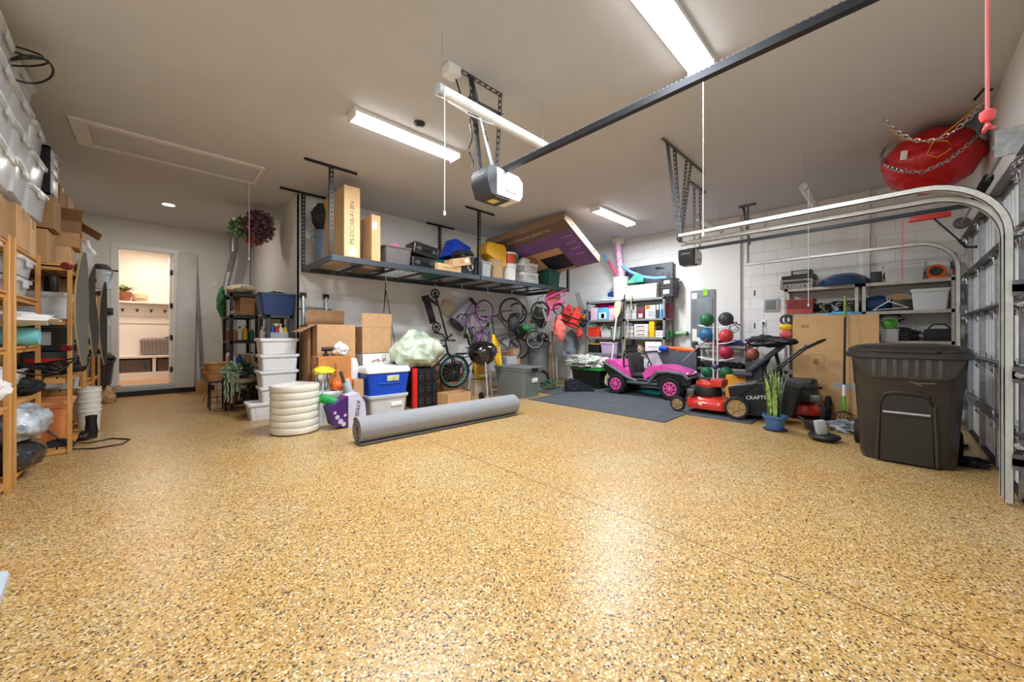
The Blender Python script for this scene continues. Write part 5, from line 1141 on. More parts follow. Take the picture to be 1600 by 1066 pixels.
def recyc(mb, c, r):
    for k in range(3):
        a = R(90+120*k); p = [Vector((math.cos(a+R(d))*r, 0, math.sin(a+R(d))*r)) for d in (-50, -18, 18, 50)]
        for i in range(3): mb.bar(Vector(c)+p[i], Vector(c)+p[i+1], r*.34, .002)
        tip = Vector(c)+p[3]; mb.cyl(tip+Vector((0, -.001, 0)), tip+Vector((0, .001, 0)), r*.3, n=3)
    return mb
t = tote('black recycling bin with a white arrows mark beside the middle post', (4.06, 5.45, Z), (.36, .36, .34), 0, mat('recycle_black', (30,32,36), .4), None, name='recycling_bin', cat='recycling bin')
build('recycling_symbol', recyc(MB(), (.0, -.176, .15), .06), white, t, smooth=False)
S('black_bag', 'black crumpled bag spilling over the black recycling bin', 'bag', MB().lump((0, 0, 0), (.2, .17, .07), 75, .35, 3, 26, 14, .3), darkcl, (4.0, 5.42, Z+.38))
tote('light grey bin just right of the middle hanging post', (4.47, 5.45, Z), (.24, .3, .3), 0, lgrey, None)
t = T('garbage_can', 'tan garbage can under a draped yellow cover on the rack', 'garbage can', (4.82, 5.48, Z))
build('body', MB().lathe([(0, 0), (.15, 0), (.18, .4), (.17, .4), (.13, .02), (0, .02)], n=28), mat('tan_plastic', (196,160,120), .5), t)
S('yellow_cover', 'yellow plastic lid draped over the tan garbage can', 'lid', MB().prism([(-.3, .2), (-.3, .36), (-.24, .42), (.15, .42), (.2, .36), (.2, .02), (.1, .0), (-.02, .1)], -.16, .16, 'Y'), mat('mustard_plastic', (234,176,24), .45), (4.78, 5.48, Z+.27))
pail('white bucket with a blue lid stacked with an orange rimmed bucket on the rack, lower', (5.17, 5.45, Z), .155, .36, white, None, handle=False)
pail('white bucket with an orange rim and blue lid, upper of two on the rack', (5.17, 5.45, Z+.37), .15, .2, mat('orange_rim', (228,84,50), .4), white, handle=False)
def laundry(label, loc, rz=0, w=.5, d=.36, h=.24):
    t = T('laundry_basket', label, 'basket', loc, rz)
    m = MB(); f = lambda z: .86+.14*z/h
    for z0, z1 in ((0, .02), (h-.05, h)):
        loft(m, [rloop(w*f(z0), d*f(z0), .05, z0), rloop(w*f(z1), d*f(z1), .05, z1), rloop(w*f(z1)-.012, d*f(z1)-.012, .045, z1), rloop(w*f(z0)-.012, d*f(z0)-.012, .045, z0)], False, False)
    m.bx(-w*.42, -d*.42, .0, w*.42, d*.42, .008)
    loft(m, [rloop(w+.02, d+.02, .06, h-.015), rloop(w+.02, d+.02, .06, h), rloop(w-.01, d-.01, .05, h), rloop(w-.01, d-.01, .05, h-.015)], False, False)
    for k in range(4):
        z = .035+(h-.08)*k/3.4; q = f(z); loft(m, [rloop(w*q, d*q, .05, z), rloop(w*q, d*q, .05, z+.012), rloop(w*q-.01, d*q-.01, .045, z+.012), rloop(w*q-.01, d*q-.01, .045, z)], False, False)
    for s in (-1, 1):
        for i in range(13):
            x = -w*.42+w*.84*i/12; m.bar((x*.86, s*(d*.43-.003), .01), (x, s*(d*.49-.003), h-.03), .014, .006)
        for i in range(9):
            y = -d*.4+d*.8*i/8; m.bar((s*(w*.43-.003), y*.86, .01), (s*(w*.49-.003), y, h-.03), .006, .014)
    build('basket', m, white, t, smooth=False)
    build('handle', MB().tube([(-.06, -d/2-.006, h-.04), (-.05, -d/2-.02, h-.04), (.05, -d/2-.02, h-.04), (.06, -d/2-.006, h-.04)], .01), white, t)
    return t
laundry('white laundry basket with square holes, lower of two on the rack', (5.7, 5.5, Z), R(-3))
laundry('white laundry basket nested on the lower one on the rack', (5.7, 5.5, Z+.2), R(2))
for i, (x, y, z, sc, m, lb) in enumerate(((5.6, 5.45, Z+.44, (.1, .12, .08), cream, 'cream soft toy heap in the upper laundry basket'), (5.78, 5.42, Z+.47, (.13, .12, .1), mat('brown_toy', (150,100,70), .8), 'brown soft toy in the upper laundry basket'), (5.88, 5.5, Z+.44, (.08, .1, .08), mat('salmon_cloth', (210,120,110), .8), 'salmon cloth in the upper laundry basket'))):
    S('soft_toy', lb, 'toy', MB().lump((0, 0, 0), sc, 80+i, .4, 3, 24, 14, .3), m, (x, y, z+.03))
S('wooden_paddles', 'red and cream wooden bats poking from the upper laundry basket', 'bats', MB().box((0, 0, 0), (.3, .03, .05), .01, (0, R(-35), 0)).box((.08, .02, .0), (.3, .03, .04), .01, (0, R(-48), .2)), mat('bat_red', (190,60,60), .5), (5.82, 5.36, Z+.56))
carton('teal and white food carton behind the stacked buckets', (5.42, 5.6, Z+.35), (.2, .16, .3), 0, mat('carton_teal', (110,180,160), .5), tp=False)
carton('brown carton supporting the teal carton on the rack', (5.4, 5.72, Z), (.2, .3, .34), 0, cardd)
tote('dark green tote at the right end of the rack', (6.42, 5.45, Z), (.36, .4, .36), 0, dgreen, dgreen)
# tilted TV box: corners from the photo, real thickness
t = T('television_box', 'huge purple and brown television carton tilted over the right rack', 'box', (0, 0, 0))
A = Vector((4.75, 5.52, 2.92)); B = Vector((6.95, 4.62, 3.36)); C_ = Vector((7.05, 5.05, 2.55))
A = Vector((4.94, 5.93, 3.05)); B = Vector((5.26, 4.1, 3.27)); C_ = Vector((6.67, 4.26, 2.72))
ex = (B-A).normalized(); ey = (C_-B); ey = (ey-ex*ey.dot(ex)).normalized(); ez = ex.cross(ey).normalized()
if ez.z < 0: ez = -ez
Wd = (B-A).length; Hh = (C_-B).length
Mx = Matrix.Translation(A) @ Matrix((ex, ey, ez)).transposed().to_4x4()
t.matrix_world = Mx; t.location = Mx.to_translation(); t.rotation_euler = Mx.to_euler()
build('body', MB().box((Wd/2, Hh/2, .09), (Wd, Hh, .17), .004, seg=1), mat('tv_box_brown', (150,120,96), .7), t, smooth=False)
build('printed_front', MB().bx(.0, Hh*.0, .0, Wd, Hh*.2, .003).bx(0, Hh*.2, 0, .01, Hh, .003), mat('tv_brown_print', (112,90,74), .6), t, smooth=False)
build('purple_panel', MB().bx(.01, Hh*.2, .001, Wd*.99, Hh*.97, .004), mat('tv_purple', (120,84,140), .55, var=.12, scale=3), t, smooth=False)
build('cutout', MB().bx(Wd*.25, Hh*.46, -.003, Wd*.72, Hh*.96, .0), card, t, smooth=False)
build('dark_panel', MB().bx(Wd*.42, Hh*.6, -.005, Wd*.72, Hh*.93, -.002), black, t, smooth=False)
xs = 1 if ez.dot(ex.cross(ey)) > 0 else -1
def tvtext(s, size, cx, cy, rot, name='lettering', mm=white):
    M4 = Matrix.Translation((cx, cy, -.004)) @ Matrix.Rotation(rot, 4, 'Z') @ Matrix.Diagonal((1, -1, 1, 1) if xs > 0 else (1, -1, 1, 1)); build(name, MB().text(s, size, M4), mm, t, smooth=False)
tvtext('LG ULTRA HD SMART TV', .09, Wd*.52, Hh*.1, 0, mm=mat('tv_text', (206,186,160), .6))
for i, s in enumerate(('ThinQ AI', '4K UHD', 'webOS', 'HDR10')): tvtext(s, .06, Wd*.89, Hh*(.3+.13*i), 0, mm=mat('tv_text2', (220,180,220), .6))
for i in range(3): build('hand_hole', MB().box((Wd+.001, Hh*(.2+.3*i), .09), (.006, .07, .03), .002), black, t)
# ================================================================ bicycles
def bicycle(label, loc, rot, wr=.27, wb=.85, fm=purple, rim=galv, tyre=black, seat=black, flat=False, group=None):
    """local: x forward, z up, wheels on z=0; rot an euler"""
    t = T('bicycle', label, 'bicycle', loc, rot=rot)
    R0 = Vector((0, 0, wr)); F0 = Vector((wb, 0, wr)); k = wr/.27
    BB = Vector((wb*.42, 0, wr*.95)); ST_ = Vector((wb*.3, 0, wr*.95+.34*k)); HT = Vector((wb*.8, 0, wr+.42*k)); HB = Vector((wb*.84, 0, wr+.3*k))
    for nm_, c in (('rear_wheel', R0), ('front_wheel', F0)):
        w = build(nm_, MB().torus(c, wr-.02*k, .02*k, 'Y', 36, 8), tyre, t)
        build('rim', MB().torus(c, wr-.045*k, .009, 'Y', 36, 6), rim, w)
        s = MB()
        for i in range(16):
            a = 2*PI*i/16; s.bar(c+Vector((0, .012*(-1)**i, 0)), c+Vector((math.cos(a), 0, math.sin(a)))*(wr-.045*k), .0022, .0022)
        s.cyl(c+Vector((0, -.035, 0)), c+Vector((0, .035, 0)), .016)
        build('spokes', s, galv, w, smooth=False)
    f = MB(); r = .015*k
    f.cyl(BB, ST_, r).cyl(ST_, HT, r).cyl(BB, HB, r*1.2).cyl(HB, HT, r*1.2)
    for s in (-1, 1): f.cyl(R0+Vector((0, s*.04, 0)), BB+Vector((0, s*.02, 0)), r*.6).cyl(R0+Vector((0, s*.04, 0)), ST_+Vector((0, s*.015, 0)), r*.6)
    build('frame', f, fm, t)
    fk = MB()
    for s in (-1, 1): fk.tube([F0+Vector((0, s*.045, 0)), F0+Vector((-.03*k, s*.045, .2*k)), HB+Vector((.0, s*.02, 0))], r*.8)
    build('fork', fk, fm, t)
    hb = MB().cyl(HT, HT+Vector((-.02, 0, .1*k)), r*.9).tube([HT+Vector((-.08, -.26*k, .18*k)), HT+Vector((-.0, -.14*k, .16*k)), HT+Vector((-.02, 0, .1*k)), HT+Vector((0, .14*k, .16*k)), HT+Vector((-.08, .26*k, .18*k))], r*.75)
    build('handlebar', hb, blackmet, t)
    for s in (-1, 1): build('grip', MB().cyl(HT+Vector((-.03, s*.2*k, .173*k)), HT+Vector((-.09, s*.28*k, .182*k)), r*1.1), rubber, t)
    sd = MB().cyl(ST_, ST_+Vector((-.02, 0, .1*k)), r*.8).prism([(-.13, -.07), (-.06, -.075), (.0, -.03), (.13, -.012), (.13, .012), (0, .03), (-.06, .075), (-.13, .07)], 0, .035, 'Z')
    n_ = 16; 
    for i in range(len(sd.v)-n_, len(sd.v)): sd.v[i] = sd.v[i]+ST_+Vector((-.02, 0, .1*k))
    build('saddle', sd, seat, t)
    cr = MB().torus(BB+Vector((0, -.04, 0)), .065*k, .006, 'Y', 24, 6).bar(BB+Vector((0, -.055, 0)), BB+Vector((.12*k, -.06, -.06*k)), .018, .01).bar(BB+Vector((0, .055, 0)), BB+Vector((-.12*k, .06, .06*k)), .018, .01)
    build('crank', cr, blackmet, t)
    for s, dx in ((-1, 1), (1, -1)): build('pedal', MB().box(BB+Vector((dx*.12*k, s*.1, -dx*.06*k)), (.08, .07, .02), .004), rubber, t)
    return t
# standing bicycle with teal wheels
tl = mat('teal_rim', (90,180,170), .4)
bicycle('black bicycle with teal rims leaning behind the green bag', (3.2, 6.05, .17), (R(4), 0, R(-6)), .33, .98, blackmet, tl)
tt = T('handlebar_basket', 'black wire bicycle basket beside the hanging scooter', 'basket', (3.75, 6.0, .86))
wbm = MB()
for i in range(9):
    a = -.15+.3*i/8
    for s in (-1, 1): wbm.bar((a, s*.12, 0), (a*1.15, s*.14, .2), .004, .004)
for z, k in ((0, 1), (.07, 1.05), (.14, 1.1), (.2, 1.15)):
    wbm.tube([(-.15*k, -.12*k, z), (.15*k, -.12*k, z), (.15*k, .12*k, z), (-.15*k, .12*k, z)], .004, 5, closed=True)
build('wires', wbm, blackm, tt, smooth=False)
hk = MB()
def hook_on(x, y, label, zt=2.2, ln=.12):
    t = S('hanging_hook', label, 'hook', MB().tube([(0, 0, 0), (0, 0, -ln), (.02, 0, -ln-.03), (.05, 0, -ln-.02), (.05, 0, -ln+.01)], .006), white, (x, y, zt)); return t
# hanging scooter (front wheel up)
t = T('kick_scooter', 'black kick scooter hanging upside down from the rack', 'scooter', tuple(at(680, 460, y=6.25)))
sc = 6.9/579*1.0; P_ = lambda u, v: Vector(at(u, v, y=6.25))-Vector(at(680, 460, y=6.25))
def swheel(c, r, nm_='wheel'):
    w = build(nm_, MB().torus(c, r-.014, .014, 'Y', 30, 8), rubber, t); s = MB().cyl(c+Vector((0, -.02, 0)), c+Vector((0, .02, 0)), .03)
    for i in range(6):
        a = PI*i/3+.3; s.bar(c, c+Vector((math.cos(a), 0, math.sin(a)))*(r-.014), .014, .016)
    build('hub', s, black, w)
swheel(P_(680, 459), .1); swheel(P_(682, 511), .1)
build('deck', MB().bar(P_(665, 464), P_(677, 505), .05, .12).bar(P_(664, 462), P_(666, 470), .09, .12), blackm, t)
build('steering_tube', MB().cyl(P_(683, 470), P_(700, 532), .018).cyl(P_(680, 460), P_(684, 475), .024), black, t)
build('neck', MB().bar(P_(667, 464), P_(684, 477), .04, .05), black, t); build('clamp', MB().cyl(P_(683.4, 471), P_(684.4, 475), .026), red, t)
build('handlebar', MB().cyl(P_(689, 532), P_(711, 532), .014).cyl(P_(689, 532), P_(694, 532), .019).cyl(P_(706, 532), P_(711, 532), .019), black, t)
hp = at(680, 447, y=6.25); hook_on(hp.x, 6.25, 'white hook holding the black scooter under the rack', 2.2, .03)
S('hanging_strap', 'thin dark strap hanging from the rack left of the scooter', 'strap', MB().tube([(0, 0, 0), (-.04, 0, -.6), (.0, 0, -.2), (.1, 0, -.75), (.16, 0, -1.1)], .007), black, tuple(at(603, 436, y=6.2)))
t = S('round_fan', 'round straw fan on the wall beside the scooter', 'fan', MB().lathe([(0, 0), (.17, 0), (.18, .01), (.17, .02), (0, .025)], n=28).box((.14, -.12, .01), (.12, .05, .02), .005, (0, 0, R(-40))), mat('straw', (206,190,158), .8, var=.15, scale=40), tuple(at(701, 481, y=6.56)), rot=(R(90), 0, 0))
t = T('camp_chair_bag', 'pale grey rolled bag with a black base hanging slanted under the rack', 'bag', tuple(at(727, 488, y=6.38)), rot=(0, R(40), 0))
build('body', MB().lathe([(.0, -.36), (.2, -.36), (.19, -.2), (.16, .1), (.13, .33), (.0, .34)], n=28, sy=.6), mat('lavender_grey', (176,174,188), .7, bump=.3, bscale=10), t)
build('base', MB().lathe([(0, -.39), (.19, -.39), (.205, -.34), (.2, -.33), (0, -.33)], n=28, sy=.6), black, t); build('strap', MB().box((.0, -.1, .26), (.3, .06, .05), .01), black, t)
build('zip', MB().box((-.04, -.115, -.02), (.012, .01, .5), .002), dgrey, t)
t = T('folded_chair', 'navy and lime folded beach chair hanging below the grey bag', 'chair', tuple(at(737, 525, y=6.2)), rot=(0, R(-18), 0))
build('fabric', MB().box((0, 0, 0), (.26, .05, .36), .02), mat('dark_teal_fabric', (30,52,58), .8), t)
for i in range(3): build('stripe', MB().box((-.08+.07*i, -.028, 0), (.025, .006, .3), .002), [lime, green, lime][i], t)
for s in (-1, 1): build('leg', MB().cyl((s*.12, -.04, .25), (s*.05-.05, -.04, -.36), .01), galv, t)
# hanging bikes: nose up
RX = R(-90)
bicycle('small purple bicycle hanging nose up from the rack', (5.12, 5.95, 1.02), (0, R(-84), R(-10)), .225, .68, purple, mat('lilac_rim', (190,120,200), .4), mat('purple_tyre', (70,40,80), .6))
bicycle('grey bicycle hanging nose up with a big silver wheel', (6.05, 5.95, .86), (0, R(-86), R(-25)), .3, .88, dgrey, galv)
bicycle('black bicycle hanging behind the silver wheeled one', (6.5, 6.15, .9), (0, R(-93), R(-70)), .27, .85, blackmet, lgrey)
bicycle('pink tyred bicycle standing low behind the kettle grill', (4.5, 6.32, .28), (0, 0, R(2)), .2, .62, blackmet, mat('pink_rim', (220,110,170), .4))
bicycle('green framed bicycle hanging among the others near the garbage can', (6.6, 5.75, 1.05), (0, R(-80), R(-50)), .22, .7, green, lgrey)
t = T('child_tricycle', 'pink framed child tricycle hanging at the right end of the rack', 'tricycle', tuple(at(870, 476, y=5.25)), rot=(0, 0, R(-35)))
build('frame', MB().tube([(-.26, 0, .12), (0, 0, .24), (.22, 0, .34), (.14, 0, .12), (-.14, 0, -.1), (-.18, 0, -.36)], .024).tube([(-.26, -.02, .12), (-.14, -.02, -.1), (.05, -.02, -.05)], .02).tube([(-.12, .0, -.0), (.05, -.1, .05), (.2, 0, -.05)], .018), pink, t)
build('wheel', MB().torus((.02, -.05, -.1), .11, .02, 'Y', 24, 8), black, t); build('seat', MB().box((.05, 0, .02), (.2, .14, .05), .02), black, t)
for nm_, lb, u, v, r3, m, sd in (('life_vest', 'red life vest hanging at the right end of the rack', 890, 497, (.22, .12, .26), mat('vest_red', (214,44,44), .7, bump=.3, bscale=12), 1), ('life_vest', 'orange life vest hanging right of the red one', 899, 498, (.18, .12, .3), mat('vest_orange', (238,120,40), .7, bump=.3, bscale=12), 2),
   ('life_vest', 'navy life vest hanging behind the orange one', 911, 500, (.12, .1, .24), mat('vest_navy', (30,52,92), .7), 3), ('soft_bag', 'coral pink bag hanging low under the red vest', 874, 512, (.18, .1, .28), mat('coral_cloth', (236,120,110), .7, bump=.3), 4),
   ('soft_bag', 'pink and red cloth hung at the top beside the pink frame', 864, 468, (.22, .1, .22), mat('rose_cloth', (226,120,120), .8, bump=.3), 5), ('soft_bag', 'grey net bag hanging by the wall below the vests', 892, 540, (.28, .08, .36), mat('net_grey', (158,166,176), .8, var=.2, scale=14), 6), ('boxing_gloves', 'red and white gloves hanging under the navy vest', 905, 520, (.09, .08, .12), mat('glove_red', (220,84,84), .5), 7)):
    y_ = (5.75 if 'net' in lb else {1: 5.3, 2: 5.48, 3: 5.35}.get(sd, 5.45))
    pt = at(u, v, y=y_)
    an_ = R([20, 35, 25, -5, 0, 5, 0][sd-1])
    if nm_ == 'life_vest':
        tv = T('life_vest', lb, 'life vest', tuple(pt), rot=(R(4*sd), an_, R(-30))); w_, h_ = r3[0], r3[2]
        for s_ in (-1, 1):
            build('foam_panel', MB().box((s_*w_*.5, -.03*s_, .0), (w_*.9, .09, h_*1.5), .035, (0, s_*.08, 0), seg=3), m, tv)
            build('foam_panel', MB().box((s_*w_*.45, -.0, h_*.85), (w_*.5, .08, h_*.5), .03, (0, s_*-.3, 0), seg=3), m, tv)
        build('strap', MB().box((0, -.03, h_*.1), (w_*1.9, .12, .025), .004).box((0, -.03, -h_*.4), (w_*1.9, .12, .025), .004), black, tv)
        build('buckle', MB().box((0, -.1, h_*.1), (.05, .02, .035), .004), dgrey, tv); build('buckle', MB().box((0, -.1, -h_*.4), (.05, .02, .035), .004), dgrey, tv)
    else: S(nm_, lb, {'soft_bag': 'bag', 'boxing_gloves': 'gloves'}[nm_], MB().lump((0, 0, 0), r3, 90+sd, .3, 2.0, 36, 26, .2), m, tuple(pt), rot=(0, an_, 0))
t = T('folding_chair', 'folded silver tube chair hung by the rack\'s right corner post', 'chair', tuple(at(905, 470, y=5.3)), rot=(0, R(-28), 0))
for i, x in enumerate((-.06, .0, .07)): build('tube', MB().tube([(x, 0, .2), (x+.01, 0, -.35), (x+.08, 0, -.4)], .012), galv, t)
build('crossbar', MB().cyl((-.06, 0, .18), (.07, 0, .18), .012), galv, t)
t = T('garden_tools', 'black helmet and tool clutter on the garbage can rim', 'clutter', (6.65, 5.85, 1.12)); 
build('helmet', MB().lathe([(.15, 0), (.14, .06), (.1, .12), (0, .15)], n=24), black, t)
for i, (x, y, zz_, m, lb) in enumerate(((7.05, 5.95, 1.25, mat('handle_tan', (170,130,86), .6), 'tan wooden broom handle by the garbage can'), (7.15, 5.92, 1.3, mat('maroon_pole', (90,30,40), .5), 'maroon pole by the garbage can'), (7.25, 5.9, 1.2, lgrey, 'grey pole by the garbage can'), (7.0, 5.8, 1.15, mat('handle_tan', (170,130,86), .6), 'short wooden handle leaning by the garbage can'))):
    S('broom_handle', lb, 'pole', MB().cyl((0, 0, 0), (.05, .1, zz_), .016), m, (x-.1, y-.1, .012 if False else 0))
S('green_frog_toy', 'bright green plastic toy hanging among the bicycles', 'toy', MB().lump((0, 0, 0), (.1, .08, .08), 3, .3, 3), green, tuple(at(822, 512, y=5.8)))
for i, (u, v, m, lb) in enumerate(((812, 520, black, 'black helmet hanging among the bicycles'), (802, 505, dgrey, 'grey backpack hanging beside the purple bicycle'), (846, 500, dgrey, 'dark bag hanging above the garbage can'))):
    S('helmet' if i == 0 else 'backpack', lb, 'helmet' if i == 0 else 'bag', MB().lump((0, 0, 0), (.14, .12, .2 if i else .13), 60+i, .25, 3, 24, 16, .15), m, tuple(at(u, v, y=6.05)))
carton('tall brown carton left of the garbage can against the wall', (6.1, 6.35, 0), (.3, .3, .9), 0, card)
carton('light grey carton beside the tall brown one behind the yellow lid', (5.75, 6.1, 0), (.32, .3, .72), 0, lgrey, tp=False)

t = T('tire_pump', 'silver and white tire pump hanging between the bicycles and the garbage can', 'pump', tuple(at(850, 488, y=5.7)), rot=(0, R(-28), 0))
build('barrel', MB().cyl((0, 0, -.22), (0, 0, .1), .03, n=16), white, t); build('rod', MB().cyl((0, 0, .1), (0, 0, .24), .008), chrome, t); build('handle', MB().cyl((-.08, 0, .24), (.08, 0, .24), .013), black, t)
t = T('stroller', 'folded black stroller with grey fabric hanging behind the garbage can', 'stroller', tuple(at(842, 494, y=5.95)), rot=(R(5), R(15), R(-25)))
build('fabric', MB().box((0, 0, 0), (.3, .08, .42), .035, seg=3), mat('stroller_fabric', (66,68,74), .8), t)
for s_ in (-1, 1):
    build('frame_tube', MB().tube([(s_*.18, 0, -.4), (s_*.17, -.03, .1), (s_*.13, 0, .44), (s_*.02, 0, .5)], .012), galv, t); build('wheel', MB().torus((s_*.2, 0, -.44), .06, .018, 'X', 20, 8).cyl((s_*.2-.015, 0, -.44), (s_*.2+.015, 0, -.44), .035), black, t)
for i_, (u_, v_, lb_) in enumerate(((762, 447, 'white double hook holding the purple bicycle'), (722, 441, 'white hook in front of the pale grey bag'), (800, 452, 'white hook holding the silver wheeled bicycle'), (603, 436, 'hook holding the thin dark strap'))):
    q_ = at(u_, v_, y=5.9); hook_on(q_.x, 5.9, lb_, 2.2, .1)
# ================================================================ metal shelves on the block wall
XF = XR-.47                                     # front of shelving
sl = mat('slotted_grey', (150,152,150), .5, .3, var=.1, scale=20)
def wshelf(label, y0, y1, levels, h, m): 
    return shelf_unit(label, (XR-.235, (y0+y1)/2), (.45, y1-y0-.01, h), levels, m, slots=True, post=.045)
yA = at(1039, 463, x=XF).y; yC = at(916, 469, x=XF).y; yB = at(974, 466, x=XF).y
wshelf('grey steel shelving unit left of the electric panel, holding the drawer box', yA, yB, [.1, .5, .78, 1.16, 1.56, 2.0], 2.02, sl)
wshelf('grey steel shelving unit in the far right corner behind the oar', yB, yC, [.1, .5, .78, 1.16, 1.56, 2.0], 2.02, sl)
def onshelf(u, v, dx=.06): return at(u, v, x=XF+dx)
def bxs(name, label, cat, u0, u1, z0, z1, m, depth=.3, dx=.03, bev=.004, taper=None, lidm=None):
    """an item on the wall shelves spanning photo columns u0..u1; real depth into the shelf"""
    a = at(u0, 500, x=XF+dx).y; b = at(u1, 500, x=XF+dx).y; y0, y1 = min(a, b), max(a, b)
    t = T(name, label, cat, (XF+dx+depth/2, (y0+y1)/2, z0))
    if taper: build('body', tub(depth, y1-y0, z1-z0, taper, .02), m, t)
    else: build('body', MB().box((0, 0, (z1-z0)/2), (depth, y1-y0, z1-z0), bev), m, t)
    if lidm: build('lid', MB().box((0, 0, z1-z0+.008), (depth+.02, y1-y0+.015, .02), .004), lidm, t)
    return t, (y1-y0), (z1-z0), depth
def face(t, w, h, d, m, y0=.1, y1=.9, z0=.2, z1=.8, name='label'):
    # y0,y1 measured from the far end (photo left) to the near end
    build(name, MB().bx(-d/2-.003, w/2-w*y1, h*z0, -d/2+.002, w/2-w*y0, h*z1), m, t, smooth=False)
pnk = mat('pale_pink_plastic', (232,200,222), .4); wine = mat('wine_books', (140,60,84), .6)
# upper shelf z 1.56
t, w, h, d = bxs('carton', 'pale pink box on the upper corner shelf, leftmost', 'box', 923, 933, 1.56, 1.86, pnk)
t, w, h, d = bxs('product_box', 'sky blue product box with a red figure on the upper corner shelf', 'box', 933.5, 950, 1.56, 1.85, mat('bright_sky', (90,190,226), .4)); face(t, w, h, d, white, .15, .85, .1, .6); face(t, w, h, d, red, .35, .65, .15, .5, 'printed_mark')
t, w, h, d = bxs('jar', 'pink jar with a magenta lid on the upper corner shelf', 'jar', 951, 960, 1.56, 1.84, pnk, .15); build('lid', MB().box((0, 0, h+.01), (.16, w+.01, .05), .01), hotpink, t)
S('pink_bag', 'magenta bag lying across the back of the upper corner shelf', 'bag', MB().lump((0, 0, 0), (.1, .3, .08), 4, .3, 3), hotpink, (XR-.14, yC-.35, 1.9))
t, w, h, d = bxs('storage_tote', 'clear bin of grey cups on the upper shelf behind the oar blade', 'storage bin', 975, 994, 1.56, 1.74, frost, .3, taper=.9, lidm=frost)
for i in range(3): S('glass_cup', 'grey cup stacked on the clear bin, %s of three' % ['left', 'middle', 'right'][i], 'cup', MB().lathe([(0, 0), (.03, 0), (.04, .13), (.035, .13), (.025, .01), (0, .01)], n=16), frost, (XF+.15, at(979+6*i, 500, x=XF+.1).y, 1.775))
t, w, h, d = bxs('product_box', 'dark red jar box on the upper shelf beside the clear bin', 'box', 995.5, 1006, 1.56, 1.8, mat('dark_red_box', (120,48,54), .5)); face(t, w, h, d, pnk, .2, .8, .1, .45)
t, w, h, d = bxs('magazine_file', 'white slanted magazine file with an orange corner on the upper shelf', 'file', 1008, 1024, 1.56, 1.84, white); face(t, w, h, d, orange, .05, .45, .72, .98, 'orange_corner'); face(t, w, h, d, lgrey, .3, .95, .1, .6, 'shadow_panel')
for i, (u0, u1, c, lb) in enumerate(((1025, 1030, dgrey, 'dark grey binder'), (1030.5, 1034, sky, 'sky blue binder'), (1034.5, 1037, blue, 'blue binder'))):
    t, w, h, d = bxs('binder', '%s upright on the upper shelf left of the front post' % lb, 'binder', u0, u1, 1.56, 1.86, c, .28, .05); face(t, w, h, d, white, .2, .8, .6, .95)
for i in range(2): bxs('book', 'wine red book upright at the near end of the upper shelf, %s' % ['first', 'second', 'third'][i], 'book', 1041+3.3*i, 1044+3.3*i, 1.56, 1.88, wine, .2, .18)
# middle shelf z 1.16
t, w, h, d = bxs('storage_tote', 'bright red bin on the middle corner shelf', 'storage bin', 917, 936, 1.16, 1.4, mat('tomato_red', (226,62,44), .4), .3, taper=.92)
S('loose_toys', 'pale green toys heaped in the bright red bin', 'toys', MB().lump((0, 0, 0), (.13, .16, .06), 5, .3, 3), mat('mint_plastic', (150,210,190), .5), (XF+.2, at(926, 500, x=XF+.2).y, 1.43))
t, w, h, d = bxs('storage_tote', 'frosted bin heaped with colourful bits on the middle corner shelf', 'storage bin', 938, 953, 1.16, 1.33, frost, .3, taper=.9)
S('loose_toys', 'green and blue toys heaped in the frosted bin beside the red bin', 'toys', MB().lump((0, 0, 0), (.12, .14, .09), 6, .4, 4), mat('mixed_toys', (60,130,120), .5, var=.5, scale=14, c2=(210,220,190)), (XF+.2, at(945, 500, x=XF+.2).y, 1.37))
bxs('storage_tote', 'grey green frosted bin behind the oar on the middle shelf', 'storage bin', 955, 970, 1.16, 1.38, mat('frost_green', (170,190,180), .4), .3, taper=.9, lidm=lgrey)
for i in range(2): bxs('storage_tote', 'frosted flat bin on the middle shelf right of the oar, %s of two' % ['lower', 'upper'][i], 'storage bin', 975, 989, 1.16+.12*i, 1.26+.12*i, frost, .3, taper=.95, lidm=offw)
S('loose_toys', 'bluish bag on top of the flat frosted bins', 'bag', MB().lump((0, 0, 0), (.12, .14, .06), 7, .3, 3), mat('bluish_bag', (170,186,214), .4), (XF+.2, at(982, 500, x=XF+.2).y, 1.45))
t, w, h, d = bxs('drawer_box', 'white three drawer organiser on the middle shelf', 'drawers', 991, 1012, 1.16, 1.44, white, .3)
for i in range(3):
    dd = build('drawer', MB().bx(-d/2-.012, -w/2+.012, .02+.088*i, -d/2+.002, w/2-.012, .092+.088*i, .004), offw, t); build('handle', MB().box((-d/2-.02, 0, .07+.088*i), (.016, w*.6, .012), .003), lgrey, dd)
S('loose_toys', 'dark bag on top of the white drawer organiser', 'bag', MB().lump((0, 0, 0), (.12, .17, .04), 8, .3, 3), dgrey, (XF+.2, at(1001, 500, x=XF+.2).y, 1.48))
t, w, h, d = bxs('magazine_file', 'yellow magazine file on the middle shelf', 'file', 1014, 1022, 1.16, 1.5, yellow)
for i in range(3): bxs('book', 'white folder lying in a pile on the middle shelf, %s' % ['bottom', 'middle', 'top'][i], 'folder', 1024, 1036, 1.16+.05*i, 1.2+.05*i, paper, .28-.03*i, .05)
S('dark_bag', 'dark bag on the pile of white folders', 'bag', MB().lump((0, 0, 0), (.12, .12, .08), 9, .35, 3), blackm, (XF+.2, at(1031, 500, x=XF+.2).y, 1.38))
bxs('storage_tote', 'small green bin at the near end of the middle shelf', 'storage bin', 1042, 1050, 1.16, 1.28, green, .2, .2)
